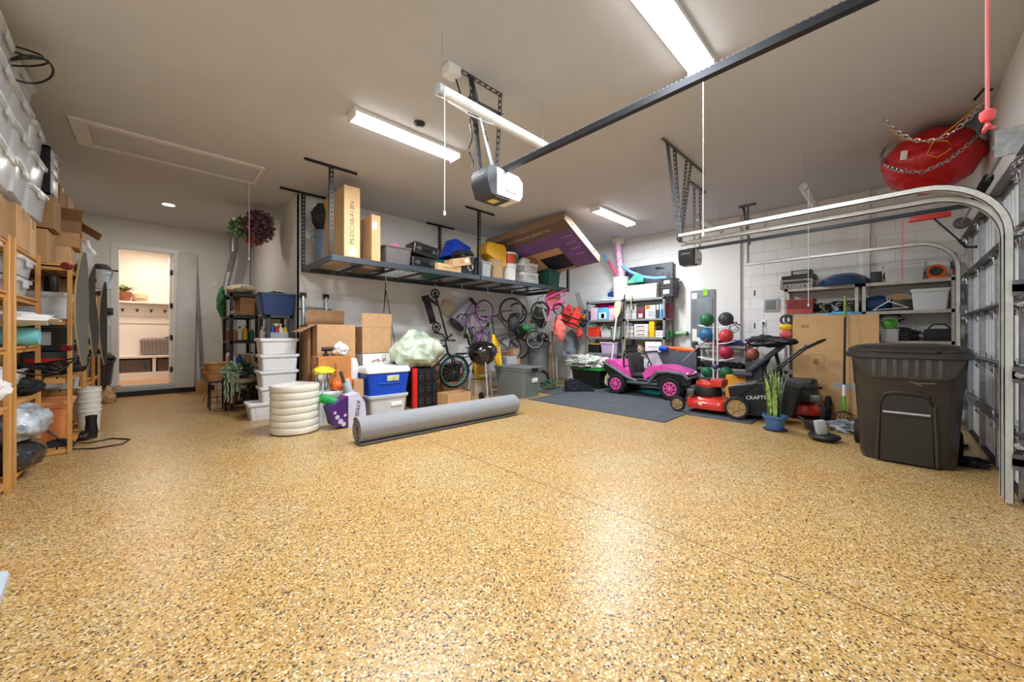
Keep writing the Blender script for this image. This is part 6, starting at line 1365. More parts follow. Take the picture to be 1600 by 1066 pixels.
t = T('floor_bolster', 'pale green cylinder bottle jutting from the near end of the middle shelf', 'bottle', tuple(at(1052, 521, x=XR-.1))); build('body', MB().cyl((0, 0, 0), (0, -.28, 0), .045, n=18), mat('mint_bottle', (150,190,140), .4), t); build('nozzle', MB().cyl((0, -.28, 0), (0, -.36, 0), .012, .006), grey, t); build('cap', MB().cyl((0, -.28, 0), (0, -.3, 0), .04), dgrey, t)
# lower shelf z .78
t, w, h, d = bxs('storage_tote', 'lilac see through bin on the lower corner shelf', 'storage bin', 938, 964, .78, 1.02, mat('lilac_frost', (206,180,216), .35, alpha=.9), .34, taper=.9, lidm=pnk)
t, w, h, d = bxs('storage_tote', 'purple tinted bin below the lilac one in the corner shelf', 'storage bin', 940, 963, .5, .74, mat('mauve_plastic', (190,130,190), .4), .34, taper=.92)
t, w, h, d = bxs('storage_tote', 'black tote with an orange yellow lid on the lower corner shelf', 'storage bin', 918, 936, .78, .98, black, .32, taper=.92, lidm=mat('amber_lid', (240,170,40), .4))
t, w, h, d = bxs('tool_case', 'black tool case lying on the lower shelf behind the toy car', 'case', 976, 996, .78, .98, black, .32); build('handle', MB().tube([(-d/2, -.08, h*.6), (-d/2-.03, -.07, h*.6), (-d/2-.03, .07, h*.6), (-d/2, .08, h*.6)], .01), dgrey, t)
S('brown_bag', 'brown cloth bundle on the lower shelf', 'bag', MB().lump((0, 0, 0), (.12, .1, .12), 10, .25, 3), tancl, (XF+.16, at(1001, 500, x=XF+.2).y, .88))
t, w, h, d = bxs('carton', 'white carton with small print on the lower shelf', 'box', 1008, 1033, .85, 1.06, paper, .32); face(t, w, h, d, lgrey, .2, .8, .45, .55, 'printed_mark')
bxs('carton', 'dark grey carton under the white printed carton', 'box', 1008, 1034, .78, .845, dgrey, .34)
t, w, h, d = bxs('magazine_file', 'white slanted magazine file on the bottom shelf behind the toy car seat', 'file', 1006, 1016, .5, .76, white); bxs('book', 'navy binder on the bottom shelf behind the toy car', 'binder', 1017, 1024, .5, .77, mat('dark_navy', (24,34,66), .4), .28)
t, w, h, d = bxs('storage_tote', 'pale blue bin on the bottom shelf by the front post', 'storage bin', 1025, 1036, .5, .7, mat('pale_blue_plastic', (206,222,236), .4), .3, taper=.95)
t, w, h, d = bxs('storage_tote', 'teal lidded clear bin low on the shelf behind the toy car', 'storage bin', 1006, 1034, .1, .42, frost, .36, taper=.92, lidm=dgreen)
t, w, h, d = bxs('storage_tote', 'grey bin low on the corner shelf behind the oar', 'storage bin', 955, 970, .1, .4, grey, .34, taper=.92, lidm=grey)
# on top
t = T('waste_basket', 'tall white bin holding pool noodles on top of the corner shelving', 'bin', (XF+.2, at(966, 460, x=XF+.1).y, 2.005))
build('body', MB().lathe([(0, 0), (.15, 0), (.19, .5), (.205, .51), (.205, .53), (.18, .53), (.14, .02), (0, .02)], n=28), white, t)
wb_ = t.location
for i, (u0, v0, u1, v1, r, m, lb) in enumerate(((968, 436, 944, 398, .035, mat('noodle_blue', (120,170,220), .7), 'pale blue pool noodle leaning left out of the white bin'), (971, 434, 965, 380, .075, mat('wrap_pink', (236,160,210), .5, var=.2, scale=20, c2=(246,210,236)), 'pink patterned roll standing in the white bin'), (968, 436, 951, 408, .04, mat('wrap_rose', (214,90,130), .6), 'rose red umbrella leaning in the white bin'))):
    a = at(u0, v0, x=XF+.18); b = at(u1, v1, x=XF+.18)
    S('pool_noodle' if i == 0 else 'wrapping_roll', lb, 'noodle' if i == 0 else 'roll', MB().cyl((0, 0, 0), b-a, r, n=16), m, tuple(a))
S('tissue_paper', 'white crinkled wrap on top of the pink patterned roll', 'wrap', MB().lump((0, 0, 0), (.12, .13, .09), 12, .5, 4, 24, 14, .4), whitecl, tuple(at(967, 375, x=XF+.18)))
a = at(972, 415, x=XF+.15); pts = [a, at(985, 425, x=XF+.12), at(1005, 433, x=XF+.12), at(1022, 435, x=XF+.12), at(1042, 434, x=XF+.12)]
S('pool_noodle', 'long blue pool noodle curving over the cream bin to the right', 'noodle', MB().tube([p-a for p in pts], .036, 12), mat('noodle_blue', (120,170,220), .7), tuple(a))
t, w, h, d = bxs('storage_tote', 'cream plastic bin on top of the near steel shelving', 'storage bin', 975, 1026, 2.005, 2.3, cream, .36, 0.02, taper=.95)
S('beach_ball_cloth', 'teal and yellow folded float in the cream bin', 'float', MB().prism([(-.22, 0), (.2, 0), (.2, .12), (.05, .22)], -.04, .04, 'X'), mat('float_teal', (40,160,180), .5, var=.15, scale=3, c2=(110,190,150)), tuple(at(993, 442, x=XF+.12)), rz=R(180))
t, w, h, d = bxs('storage_tote', 'black bin with a white label at the near end of the shelving top', 'storage bin', 1031, 1052, 2.005, 2.2, dgrey, .3, .1, taper=.92, lidm=dgrey); face(t, w, h, d, paper, .25, .7, .3, .75)
t, w, h, d = bxs('storage_tote', 'dark bin with a label stacked on the black bin', 'storage bin', 1031, 1052, 2.23, 2.38, dgrey, .3, .1, taper=.92, lidm=dgrey); face(t, w, h, d, paper, .3, .75, .3, .75)
t = T('plastic_board', 'large dark slate plastic panel standing against the wall above the shelving', 'panel', tuple(at(1015, 433, x=XR-.08)))
a = at(978, 415, x=XR-.08); b = at(1052, 455, x=XR-.08); L_ = a.y-b.y
t.location = (XR-.08, (a.y+b.y)/2, 2.01)
build('panel', MB().box((0, 0, .38), (.06, L_, .76), .015), mat('slate_panel', (70,78,88), .5), t)
for y in (L_*.35, -L_*.25): build('slot_handle', MB().box((-.034, y, .66), (.012, .2, .05), .006), black, t)
for y in (0, .1): build('recess', MB().box((-.034, -L_*.42+y, .4), (.01, .05, .3), .004), dgrey, t)
S('papers', 'sloping pile of white and pale blue papers on the shelving top at the far end', 'papers', MB().box((0, 0, .02), (.36, .6, .03), .005).box((.02, -.05, .05), (.34, .5, .03), .005, (R(5), 0, .1)).box((0, -.1, .09), (.3, .36, .03), .005, (R(9), 0, -.1)), mat('pale_papers', (206,214,222), .6), (XF+.21, yC-.42, 2.005))
S('folded_cloth', 'dark blue folded piece behind the white papers', 'cloth', MB().prism([(-.1, 0), (.16, 0), (.16, .16), (.06, .2)], -.04, .04, 'X'), mat('royal', (30,72,150), .5), (XR-.1, yC-.55, 2.06))
S('swim_fins', 'flat grey striped racket covers on the shelving top edge', 'rackets', MB().box((0, 0, .01), (.3, .5, .016), .006, (0, 0, .1)), mat('striped_grey', (120,124,140), .5, var=.4, scale=12, c2=(220,220,230)), (XF+.16, yA+.42, 2.003)) if False else None
# oar
t = T('oar', 'pale wooden oar standing in front of the shelving beside the toy car', 'oar', (0, 0, 0))
a = at(951, 606, x=6.95); b = at(966, 470, x=7.5); t.location = a; dv = b-a
def blade(c, d, L, wd):
    m = MB(); d = d.normalized(); s = Vector((0, 1, 0)).cross(d).cross(d).normalized(); s = d.cross(Vector((1, 0, 0))).normalized(); nn = d.cross(s)
    for i, (f, w_) in enumerate(((0, .2), (.2, .7), (.5, 1), (.85, .95), (1, .5))): pass
    vs = []; F = [(0, .16), (.15, .5), (.35, .9), (.6, 1), (.9, .92), (1, .6)]
    for f, w_ in F:
        for q, e in ((-1, 1), (1, 1), (1, -1), (-1, -1)): vs.append(c+d*L*f+s*wd*w_*q+nn*.008*e)
    fs = [[0, 1, 2, 3], [23, 22, 21, 20]]
    for i in range(5):
        for k in range(4): fs.append([i*4+k, i*4+(k+1) % 4, i*4+4+(k+1) % 4, i*4+4+k])
    return m.add(vs, fs)
om = mat('oar_cream', (222,206,160), .5)
build('shaft', MB().cyl(dv*.15, dv*.8, .016), mat('oar_shaft', (220,214,196), .4), t); build('blade', blade(dv*.78, dv, .42, .085), om, t); build('blade', blade(dv*.22, -dv, .4, .085), om, t); build('joint_ring', MB().cyl(dv*.5, dv*.53, .024), black, t)
for i, (u0, u1, m, lb) in enumerate(((976, 962, black, 'black pole leaning beside the oar'), (981, 974, mat('sage_pole', (150,150,110), .5), 'sage green pole leaning beside the oar'))):
    a = at(u0-14, 590, x=7.25); b = at(u1+14, 462, x=XF-.03); S('broom_handle', lb, 'pole', MB().cyl((0, 0, 0), (b-a)-Vector((0, 0, -.02)), .014), m, tuple(a))
# ================================================================ pink toy car
def toycar():
    t = T('toy_car', 'pink and black ride on toy jeep parked on the rubber mats', 'toy car', (7.02, 3.4, .012))
    pk = mat('jeep_pink', (236,84,176), .25, coat=.4); gy = mat('jeep_grey', (96,100,106), .5); bk = mat('jeep_black', (36,36,38), .5)
    # local: x across (near side -), y along (front = -y)
    for (x, y, r, s) in ((-.2, -.54, .205, -1), (.36, -.54, .205, 1), (-.2, .56, .2, -1), (.36, .56, .2, 1)):
        wm = MB().lathe([(r*.5, -.07), (r*.9, -.075), (r, -.045), (r, .045), (r*.9, .075), (r*.5, .07), (r*.5, -.07)], (x, y, r), 36, 'X', cap=False)
        for i in range(18):
            a = 2*PI*i/18; wm.box((x+.03*(-1)**i, y+r*.98*math.cos(a), r+r*.98*math.sin(a)), (.07, .03, .03), .004, (a, 0, 0))
        w = build('wheel', wm, rubber, t)
        hub = MB().torus((x+s*.062, y, r), r*.56, r*.07, 'X', 30, 8).cyl((x+s*.05, y, r), (x+s*.085, y, r), r*.16)
        for i in range(8):
            a = 2*PI*i/8; hub.bar((x+s*.066, y, r), (x+s*.066, y+r*.55*math.cos(a), r+r*.55*math.sin(a)), .026, .02)
        build('rim', hub, mat('jeep_rim', (244,104,180), .3), w); build('rim_back', MB().cyl((x+s*.045, y, r), (x+s*.05, y, r), r*.55, n=24), mat('jeep_magenta', (170,30,100), .4), w)
    ch = MB().bx(-.14, -.8, .2, .32, .8, .3, .02); ch.prism([(-.86, .3), (-.86, .4), (-.7, .46), (-.28, .5), (-.2, .34), (.3, .3), (.42, .5), (.85, .62), (.88, .5), (.75, .34), (.3, .22), (-.3, .2)], -.2, .38, 'X')
    build('chassis', ch, bk, t)
    build('side_sill', MB().bx(-.25, -.3, .24, -.18, .32, .29, .012).bx(-.24, -.28, .32, -.2, .3, .345, .006), gy, t)
    hd = MB().prism([(-.8, .46), (-.72, .54), (-.4, .62), (-.12, .61), (.02, .44), (-.02, .34), (-.14, .4), (-.24, .5), (-.5, .52)], -.2, .38, 'X')
    build('hood', hd, pk, t)
    fe = MB()
    for s, x in ((-1, -.24), (1, .34)):
        fe.tube([(x, -.86, .4), (x, -.76, .49), (x, -.5, .515), (x, -.3, .49), (x, -.18, .36), (x, -.12, .26)], .035, 8)
    build('fender', fe, gy, t)
    rq = MB().prism([(.26, .34), (.3, .48), (.66, .68), (.8, .68), (.62, .5), (.42, .4)], -.22, .4, 'X'); build('rear_panel', rq, pk, t)
    build('rear_fender', MB().tube([(-.22, .12, .28), (-.24, .34, .36), (-.24, .6, .5), (-.24, .84, .62)], .032, 8).tube([(.38, .12, .28), (.4, .34, .36), (.4, .6, .5), (.4, .84, .62)], .032, 8), gy, t)
    for x in (-.06, .22):
        s = MB().box((x, .12, .4), (.24, .3, .06), .02).box((x, .3, .62), (.22, .07, .44), .03, (R(-14), 0, 0)); build('seat', s, mat('seat_charcoal', (52,50,50), .7), t)
    build('roll_cage', MB().tube([(-.2, .4, .4), (-.2, .42, .78), (-.16, .42, .86), (.32, .42, .86), (.36, .42, .78), (.36, .4, .4)], .018), bk, t)
    build('wind_screen', MB().tube([(-.17, -.18, .56), (-.16, -.02, .86), (.34, -.02, .86), (.35, -.18, .56)], .02).tube([(-.17, -.18, .58), (.35, -.18, .58)], .014), bk, t)
    build('glass', MB().quad((-.16, -.17, .58), (.34, -.17, .58), (.33, -.03, .85), (-.15, -.03, .85), .004), clear, t)
    build('steering_wheel', MB().torus((.0, -.04, .6), .09, .012, 'Y', 24, 8), bk, t)
    for x in (-.1, .28): build('headlight', MB().ball((x, -.8, .49), .04, 14, 8, (1, .6, .7)), offw, t)
    build('suspension_spring', MB().tube([(-.16+.03*math.cos(i*.8), -.5+.03*math.sin(i*.8), .28+.004*i) for i in range(40)], .008, 6), mat('jeep_magenta', (170,30,100), .4), t)
    build('grille', MB().bx(-.12, -.86, .28, .3, -.83, .44, .01), gy, t); build('rear_light', MB().box((-.2, .82, .66), (.03, .04, .04), .008), orange, t)
    return t
toycar()
S('water_gun', 'orange and blue water blaster lying behind the toy car windscreen', 'toy', MB().lathe([(.02, -.3), (.045, -.28), (.05, .0), (.03, .05), (.03, .3), (.0, .32)], n=14, axis='Y'), mat('blaster_orange', (240,110,40), .4), (7.5, 2.98, .93), rot=(R(5), 0, R(0)))
S('water_gun', 'blue toy blaster next to the orange one', 'toy', MB().lathe([(.02, -.1), (.05, -.08), (.05, .08), (.0, .1)], n=14, axis='Y'), blue, (7.45, 3.28, .93))
S('folding_table', 'folded dark table standing behind the toy car', 'table', MB().box((0, 0, .44), (.06, .7, .86), .01), mat('slate_panel', (70,78,88), .5), (7.5, 3.0, .012))
S('teal_float', 'teal soft float lying under the toy car', 'float', MB().lump((0, 0, 0), (.12, .3, .07), 14, .2, 2.5), teal, (7.1, 3.3, .085))
t = T('push_handle', 'grey telescopic handle slanting up behind the toy car hood', 'handle', tuple(at(1066, 565, x=7.15))); hh = at(1103, 532, x=7.2)-t.location; build('shaft', MB().cyl((0, 0, 0), hh, .012), galv, t); build('grip', MB().cyl(hh*.93, hh*1.06, .02), mat('wood_grip', (120,60,50), .5), t)
# ================================================================ balls and dumbbells
tb = at(1118, 600, x=7.42); bx_, by_ = 7.42, tb.y
t = T('ball_rack', 'white wire ball tree in front of the electric panel', 'ball rack', (bx_, by_, .0))
for s in (-1, 1): build('upright', MB().cyl((0, s*.035, .02), (0, s*.035, 1.42), .014), white, t)
lev = [1.34, 1.04, .74, .38]
for i, z in enumerate(lev):
    for s in (-1, 1): build('arm', MB().tube([(0, s*.03, z), (-.02, s*.16, z+.01), (-.02, s*.3, z+.05)], .009).tube([(.1, s*.03, z), (.1, s*.3, z+.05)], .008), white, t)
build('foot', MB().bar((-.2, 0, .02), (.2, 0, .02), .04, .03).bar((0, -.25, .02), (0, .25, .02), .04, .03), white, t)
ballz = [(1, 1.34, mat('ball_green', (40,110,66), .45), 'dark green medicine ball at the top left of the ball tree', .125), (-1, 1.34, mat('ball_charcoal', (70,66,72), .5, var=.3, scale=4), 'charcoal striped ball at the top right of the ball tree', .125),
  (1, 1.04, mat('ball_blue', (40,104,150), .45), 'blue medicine ball at the second level, left', .135), (-1, 1.04, mat('ball_coral', (206,62,70), .45), 'coral red medicine ball at the second level, right', .12),
  (-1, .74, mat('ball_crimson', (176,36,70), .45), 'crimson medicine ball at the third level, right', .12), (1, .38, mat('ball_emerald', (26,110,70), .45), 'emerald ball at the bottom level, left', .1), (-1, .38, mat('ball_emerald2', (30,100,64), .45), 'emerald ball at the bottom level, right', .11)]
for s, z, m, lb, r in ballz:
    b = T('medicine_ball', lb, 'ball', (bx_+.04, by_+s*.16, z+r+.03)); build('ball', MB().ball((0, 0, 0), r, 24, 16), m, b); build('seam', MB().torus((0, 0, 0), r*.998, .003, 'Y', 32, 5), black, b)
S('small_ball', 'small purple ball on the ball tree between the emerald balls', 'ball', MB().ball((0, 0, 0), .055, 18, 12), mat('ball_purple', (90,60,120), .45), (bx_, by_, .62))
S('jump_rope', 'tangle of black cords hanging from the top right arm of the ball tree', 'rope', MB().tube([(0, 0, .0), (0, -.1, .02), (.0, -.14, -.12), (0, -.06, -.18), (0, .02, -.1), (0, -.05, .0), (0, -.16, -.04)], .01).tube([(0, -.02, 0), (.01, -.12, -.08), (0, -.05, -.14)], .008), black, (bx_, by_-.24, 1.42))
ya = at(1088, 560, x=XR-.3).y; yb = at(1170, 560, x=XR-.3).y; yc = (ya+yb)/2; Ld = ya-yb
t = T('dumbbell_rack', 'black framed dumbbell rack against the block wall behind the ball tree', 'rack', (XR-.28, yc, 0))
for s in (-1, 1): build('end_frame', MB().box((0, s*Ld/2, .53), (.3, .05, 1.06), .005).box((0, s*Ld/2, .03), (.5, .06, .05), .005), mat('rack_dark', (40,42,46), .5), t)
for z in (.98, .56, .18): build('tier', MB().box((0, 0, z-.02), (.26, Ld, .03), .004, (0, R(12), 0)).box((-.13, 0, z+.0), (.02, Ld, .05), .003), mat('rack_tier', (190,190,188), .5), t)
def dbell(label, loc, r, m, hexa=False, L=.2):
    t = T('dumbbell', label, 'dumbbell', loc, rot=(0, R(12), 0)); n = 6 if hexa else 18
    for s in (-1, 1): build('head', MB().cyl((s*L*.28, 0, r), (s*L*.55, 0, r), r, n=n), m, t)
    build('grip', MB().cyl((-L*.3, 0, r), (L*.3, 0, r), r*.35), chrome, t); return t
cr = [(lgrey, 'pale grey')]*3+[(mat('db_red', (176,34,50), .5), 'red')]*3+[(mat('db_blue', (36,66,140), .5), 'blue')]*4
for i, (m, cn) in enumerate(cr):
    dbell('%s dumbbell on the top tier, %s of its colour from the left' % (cn, ['first', 'second', 'third', 'fourth'][[0, 1, 2, 0, 1, 2, 0, 1, 2, 3][i]]), (XR-.28, ya-.1-i*(Ld-.2)/9.5, .99), .045 if i < 3 else .052, m)
for i in range(8): dbell('black dumbbell on the middle tier, %s from the left' % ['first', 'second', 'third', 'fourth', 'fifth', 'sixth', 'seventh', 'eighth'][i], (XR-.28, ya-.1-i*(Ld-.2)/7.3, .575), .058, rubber, True)
S('kettlebell_bag', 'brown leather kettlebell shaped bag on the right end of the dumbbell rack', 'weight', MB().ball((0, 0, .1), .1, 20, 12, (1, 1, 1.05)).tube([(0, -.06, .16), (0, -.07, .26), (0, 0, .31), (0, .07, .26), (0, .06, .16)], .018), mat('leather_brown', (150,80,60), .5), tuple(Vector(at(1176, 563, x=7.35))+Vector((0, 0, 0))))
t = carton('amber carton in front of the dumbbell rack at the right', (7.45, at(1160, 580, x=7.45).y, .0), (.4, .42, .5), 0, mat('amber_card', (240,160,50), .6), tp=False)
carton('dark crate under the brown weight behind the exercise bench', (7.35, at(1176, 563, x=7.35).y-.05, 0), (.3, .24, .74), 0, dgrey, tp=False)
# exercise bench
t = T('exercise_bench', 'grey padded incline exercise bench standing behind the red mower', 'bench', (0, 0, 0))
a = at(1176, 576, x=7.25); b = at(1222, 541, x=7.3); t.location = (a.x, a.y, 0); d_ = b-a
pd = MB(); pd.M = Matrix.Translation((0, 0, a.z)+Vector(d_*.5) if False else Vector((d_.x*.5, d_.y*.5, a.z+d_.z*.5))) @ d_.to_track_quat('X', 'Z').to_matrix().to_4x4(); pd.box((0, 0, 0), (d_.length*1.15, .3, .08), .03, seg=3); pd.M = None
build('back_pad', pd, mat('pad_slate', (66,72,82), .55), t)
sp_ = MB().box((d_.x*.0, .12, a.z-.1), (.26, .3, .07), .03); build('seat_pad', sp_, mat('pad_slate', (66,72,82), .55), t)
build('frame', MB().bar((0, .1, .05), (d_.x*.6, d_.y*.6, a.z+d_.z*.55), .05, .05).bar((0, .3, .04), (0, -.8, .04), .05, .05).bar((-.2, .3, .03), (.2, .3, .03), .05, .05).bar((-.2, -.8, .03), (.2, -.8, .03), .05, .05).bar((0, -.5, .05), (d_.x*.7, d_.y*.8, a.z+d_.z*.7), .04, .04), blackmet, t)
c_ = at(1196, 533, x=7.1)
S('black_bag', 'black shiny bag on the exercise bench behind the back pad', 'bag', MB().lump((0, 0, 0), (.12, .26, .09), 22, .3, 3, 30, 16, .2), mat('bag_black', (38,38,42), .35), tuple(c_))
S('saddle', 'black bicycle saddle shaped pad above the bench', 'saddle', MB().lump((0, 0, 0), (.1, .15, .05), 23, .2, 2), black, tuple(at(1228, 534, x=6.6)))
# ================================================================ mowers
rd = mat('mower_red', (214,52,36), .3, coat=.5)
def mower(label, loc, rz, craft=True, sc=1.3):
    """local: x = forward"""
    t = T('lawn_mower', label, 'lawn mower', loc, rz)
    deck = MB(); L = [rloop(.62, .5, .16, .07, 5, (.04, 0)), rloop(.64, .52, .17, .13, 5, (.04, 0)), rloop(.6, .46, .15, .2, 5, (.04, 0)), rloop(.44, .36, .12, .24, 5, (.04, 0)), rloop(.3, .28, .1, .26, 5, (.04, 0))]
    build('deck', loft(deck, L), rd, t)
    tan = mat('wheel_tan', (168,140,92), .5)
    for x, r in ((.42, .115), (-.4 if craft else -.08, .16)):
        for s in (-1, 1):
            w = build('wheel', MB().lathe([(r*.75, -.028), (r*.93, -.03), (r, -.015), (r, .015), (r*.93, .03), (r*.75, .028), (r*.75, -.028)], (x, s*.3, r), 30, 'Y', cap=False), rubber, t)
            h_ = MB().lathe([(0, -.026), (r*.2, -.034), (r*.25, -.02), (r*.62, -.012), (r*.78, -.026), (r*.8, .0), (r*.78, .026), (r*.62, .012), (r*.25, .02), (r*.2, .034), (0, .026)], (x, s*.3, r), 30, 'Y')
            for i in range(6):
                a = PI*i/3; h_.bar((x, s*.325, r), (x+r*.7*math.cos(a), s*.325, r+r*.7*math.sin(a)), .012, .008)
            build('hubcap', h_, tan if craft else dgrey, w)
    e = MB().lathe([(0, .26), (.15, .26), (.155, .3), (.14, .36), (.0, .36)], (.06, 0, 0), 28).box((.06, -.12, .3), (.2, .1, .1), .02).box((.2, .0, .3), (.1, .2, .1), .02)
    def big(q):
        q.v = [Vector((v.x*sc, v.y*sc, .24+(v.z-.24)*sc)) for v in q.v]; return q
    build('engine', big(e), mat('engine_black', (34,34,36), .4), t)
    build('engine_cover', big(MB().lathe([(.13, .355), (.14, .39), (.12, .43), (.05, .445), (0, .445)], (.05, 0, 0), 28).box((-.06, .0, .41), (.14, .24, .09), .03)), rd if craft else dgrey, t)
    build('muffler', big(MB().box((.2, .12, .29), (.08, .12, .07), .012)), galvd, t); build('fuel_cap', big(MB().cyl((.08, -.14, .36), (.08, -.14, .39), .03)), black, t)
    build('pull_handle', big(MB().tube([(.0, .1, .43), (.02, .1, .46), (.12, .1, .46), (.14, .1, .43)], .012)), black, t)
    hb = MB()
    kk = .92 if craft else .22
    for s in (-1, 1): hb.tube([(-.32, s*.2, .2), (-.45 if craft else -.36, s*.2, .36), (-1.2*kk, s*.2, 1.0 if craft else .42), (-1.38*kk, s*.18, 1.1 if craft else .4)], .012)
    hb.tube([(-1.38*kk, -.18, 1.1 if craft else .4), (-1.44*kk, 0, 1.13 if craft else .4), (-1.38*kk, .18, 1.1 if craft else .4)], .016); build('handlebar', hb, blackmet, t)
    if craft: build('control_bar', MB().tube([(-1.1, -.2, .98), (-1.14, -.17, 1.05), (-1.14, .17, 1.05), (-1.1, .2, .98)], .009), galvd, t)
    for s in (-1, 1): build('knob', MB().ball((-.68, s*.22, .57) if craft else (-.36, s*.22, .36), .025, 12, 8), black, t)
    build('deck_sticker', MB().box((.1, -.262, .15), (.05, .006, .04), .001), white, t)
    bg = MB().prism([(-.26, .42), (-.3, .2), (-.34, .1), (-1.0, .1), (-1.1, .5), (-.84, .56), (-.6, .5)], -.2, .2, 'Y')
    if craft:
        build('grass_bag', bg, mat('bag_fabric', (32,32,32), .85, bump=.3, bscale=40), t)
        M4 = Matrix.Translation((-.69, -.2015, .33)) @ Matrix.Rotation(R(90), 4, 'X') @ Matrix.Rotation(R(8), 4, 'Z')
        build('lettering', MB().text('CRAFTSMAN', .072, M4), white, t)
        build('bag_frame', MB().tube([(-.26, -.2, .44), (-.6, -.2, .52), (-.84, -.2, .58), (-.84, .2, .58), (-.6, .2, .52), (-.26, .2, .44)], .01), galvd, t)
    return t
# near side is -x world; forward = +y: rz=90 puts local -y ... to +x, so mirror by choosing forward direction
m1 = mower('red walk behind mower with tan wheels and a black grass bag', (6.22, 1.96, .012), R(90))
# the lettered side must face the camera (-x world = local +y when rz=90)
for o in list(m1.children):
    if o.name.startswith(('lettering', 'deck_sticker')):
        for v in o.data.vertices: v.co.y = -v.co.y; 
        for v in o.data.vertices: v.co.x = (-1.38-v.co.x) if o.name.startswith('lettering') else v.co.x
        o.data.flip_normals()
mower('second red mower with a dark engine standing behind the potted snake plant', (6.96, .98, .0), R(180), False, 1.45)
# snake plant
def snake(loc):
    t = T('potted_plant', 'spiky snake plant in a blue pot in front of the red mower', 'plant', loc)
    pm_ = mat('pot_blue', (70,110,160), .35)
    build('saucer', MB().lathe([(0, 0), (.11, 0), (.13, .02), (.125, .022), (0, .012)], n=28), mat('saucer_dark', (54,62,76), .5), t)
    build('pot', MB().lathe([(0, .012), (.09, .012), (.115, .13), (.125, .16), (.135, .165), (.135, .19), (.115, .19), (.1, .15), (0, .15)], n=30), pm_, t)
    build('soil', MB().cyl((0, 0, .13), (0, 0, .165), .112, n=24), mat('soil', (60,44,34), .9), t)
    g1 = mat('snake_green', (104,160,70), .5, var=.3, scale=26, c2=(176,204,110)); g2 = mat('snake_dark', (70,104,84), .5, var=.5, scale=40, c2=(140,160,130))
    r2 = random.Random(4)
    for i in range(24):
        a = r2.random()*6.28; rad = r2.uniform(.0, .07); L = r2.uniform(.42, .64)*(1.2 if i in (2, 5, 9) else 1); ln = r2.uniform(.02, .2); rot = r2.random()*3.1
        m = MB(); vs = []; N_ = 9
        for k in range(N_+1):
            f = k/N_; w_ = .026*(math.sin(PI*min(1, .25+f*.75)))**.7*(1 if f < .7 else (1-f)/.3)+.001; cx = math.cos(a)*(rad+ln*L*f*f); cy = math.sin(a)*(rad+ln*L*f*f); th_ = rot+.9*f
            dx, dy = math.cos(th_)*w_, math.sin(th_)*w_; vs += [(cx-dx, cy-dy, .15+L*f), (cx-dy*.18, cy+dx*.18, .15+L*f), (cx+dx, cy+dy, .15+L*f), (cx+dy*.18, cy-dx*.18, .15+L*f)]
        fs = [[k*4+q, k*4+(q+1) % 4, k*4+4+(q+1) % 4, k*4+4+q] for k in range(N_) for q in range(4)]
        m.add(vs, fs); build('leaf', m, g1 if i % 3 else g2, t)
p_ = at(1212, 674, z=0); snake((p_.x+.06, p_.y+.02, 0))
# big cardboard panel box, rake
t = carton('huge flat tan carton leaning upright against the steel shelves', (7.33, .645, 0), (.14, .97, 1.5), 0, mat('carton_tan', (214,170,118), .75, var=.04, bump=.06), tp=False, rot=None)
build('printed_mark', MB().bx(-.0715, .28, 1.32, -.07, .38, 1.36).bx(-.0715, .1, .9, -.07, .3, .905).bx(-.0715, .1, .7, -.07, .3, .705).bx(-.0715, .1, .7, -.07, .105, .905).bx(-.0715, .295, .7, -.07, .3, .905).bx(-.0715, .17, .76, -.07, .23, .84), mat('print_tan', (176,134,90), .8), t, smooth=False)
build('tape', MB().bx(-.072, -.3, .42, -.07, .0, .5), lgrey, t)
t = T('garden_rake', 'rake with an olive gripped black pole leaning on the huge tan carton', 'rake', (6.86, .5, .015), rot=(0, R(8), 0))
build('pole', MB().cyl((0, 0, .3), (0, 0, 1.75), .014), blackmet, t); build('grip', MB().cyl((0, 0, 1.45), (0, 0, 1.76), .018), mat('olive_grip', (124,146,60), .5), t, label='olive green grip')
build('ferrule', MB().cyl((0, 0, .14), (0, 0, .34), .018, .02), mat('rake_green', (110,200,60), .4), t); build('white_collar', MB().cyl((0, 0, .34), (0, 0, .5), .021), white, t)
tn = MB()
for i in range(-4, 5): tn.tube([(0, 0, .14), (-.02, i*.03, .09), (-.03, i*.045, .03), (-.06, i*.048, .0)], .004, 5)
build('tines', tn, black, t)
# steel shelf unit right
yl = at(1225, 460, x=XF).y; ym = at(1344, 460, x=XF).y; yr = at(1496, 460, x=XF).y
sl2 = mat('slotted_beige', (176,170,160), .5, .3, var=.1, scale=16)
LV = [.12, .6, 1.12, 1.55, 1.97]
wshelf('beige steel shelving unit behind the huge tan carton, stereo on top', ym+.01, yl, LV, 2.0, sl2)
wshelf('beige steel shelving unit behind the black trash cart, clear bins on it', max(yr, YF+.02), ym-.01, LV, 2.0, sl2)
Z3, Z2, Z1 = 1.97, 1.55, 1.12
t, w, h, d = bxs('stereo_receiver', 'silver stereo receiver with a black display on the shelf top', 'stereo', 1219, 1270, Z3, Z3+.15, mat('silver_face', (150,144,138), .4, .5), .34, .0)
face(t, w, h, d, black, .08, .92, .5, .82, 'display')
kb = MB()
for i in range(7): kb.cyl((-d/2-.014, -w*.4+w*.8*i/6, h*.25), (-d/2, -w*.4+w*.8*i/6, h*.25), .014 if i in (1, 5) else .008)
build('knobs', kb, black, t)
t, w, h, d = bxs('cable_box', 'black flat player on top of the silver receiver', 'player', 1221, 1274, Z3+.152, Z3+.22, black, .3, .04)
t, w, h, d = bxs('cable_box', 'small black and white device topmost of the stereo stack', 'player', 1236, 1268, Z3+.222, Z3+.3, black, .24, .05); face(t, w, h, d, lgrey, .1, .8, .15, .8)
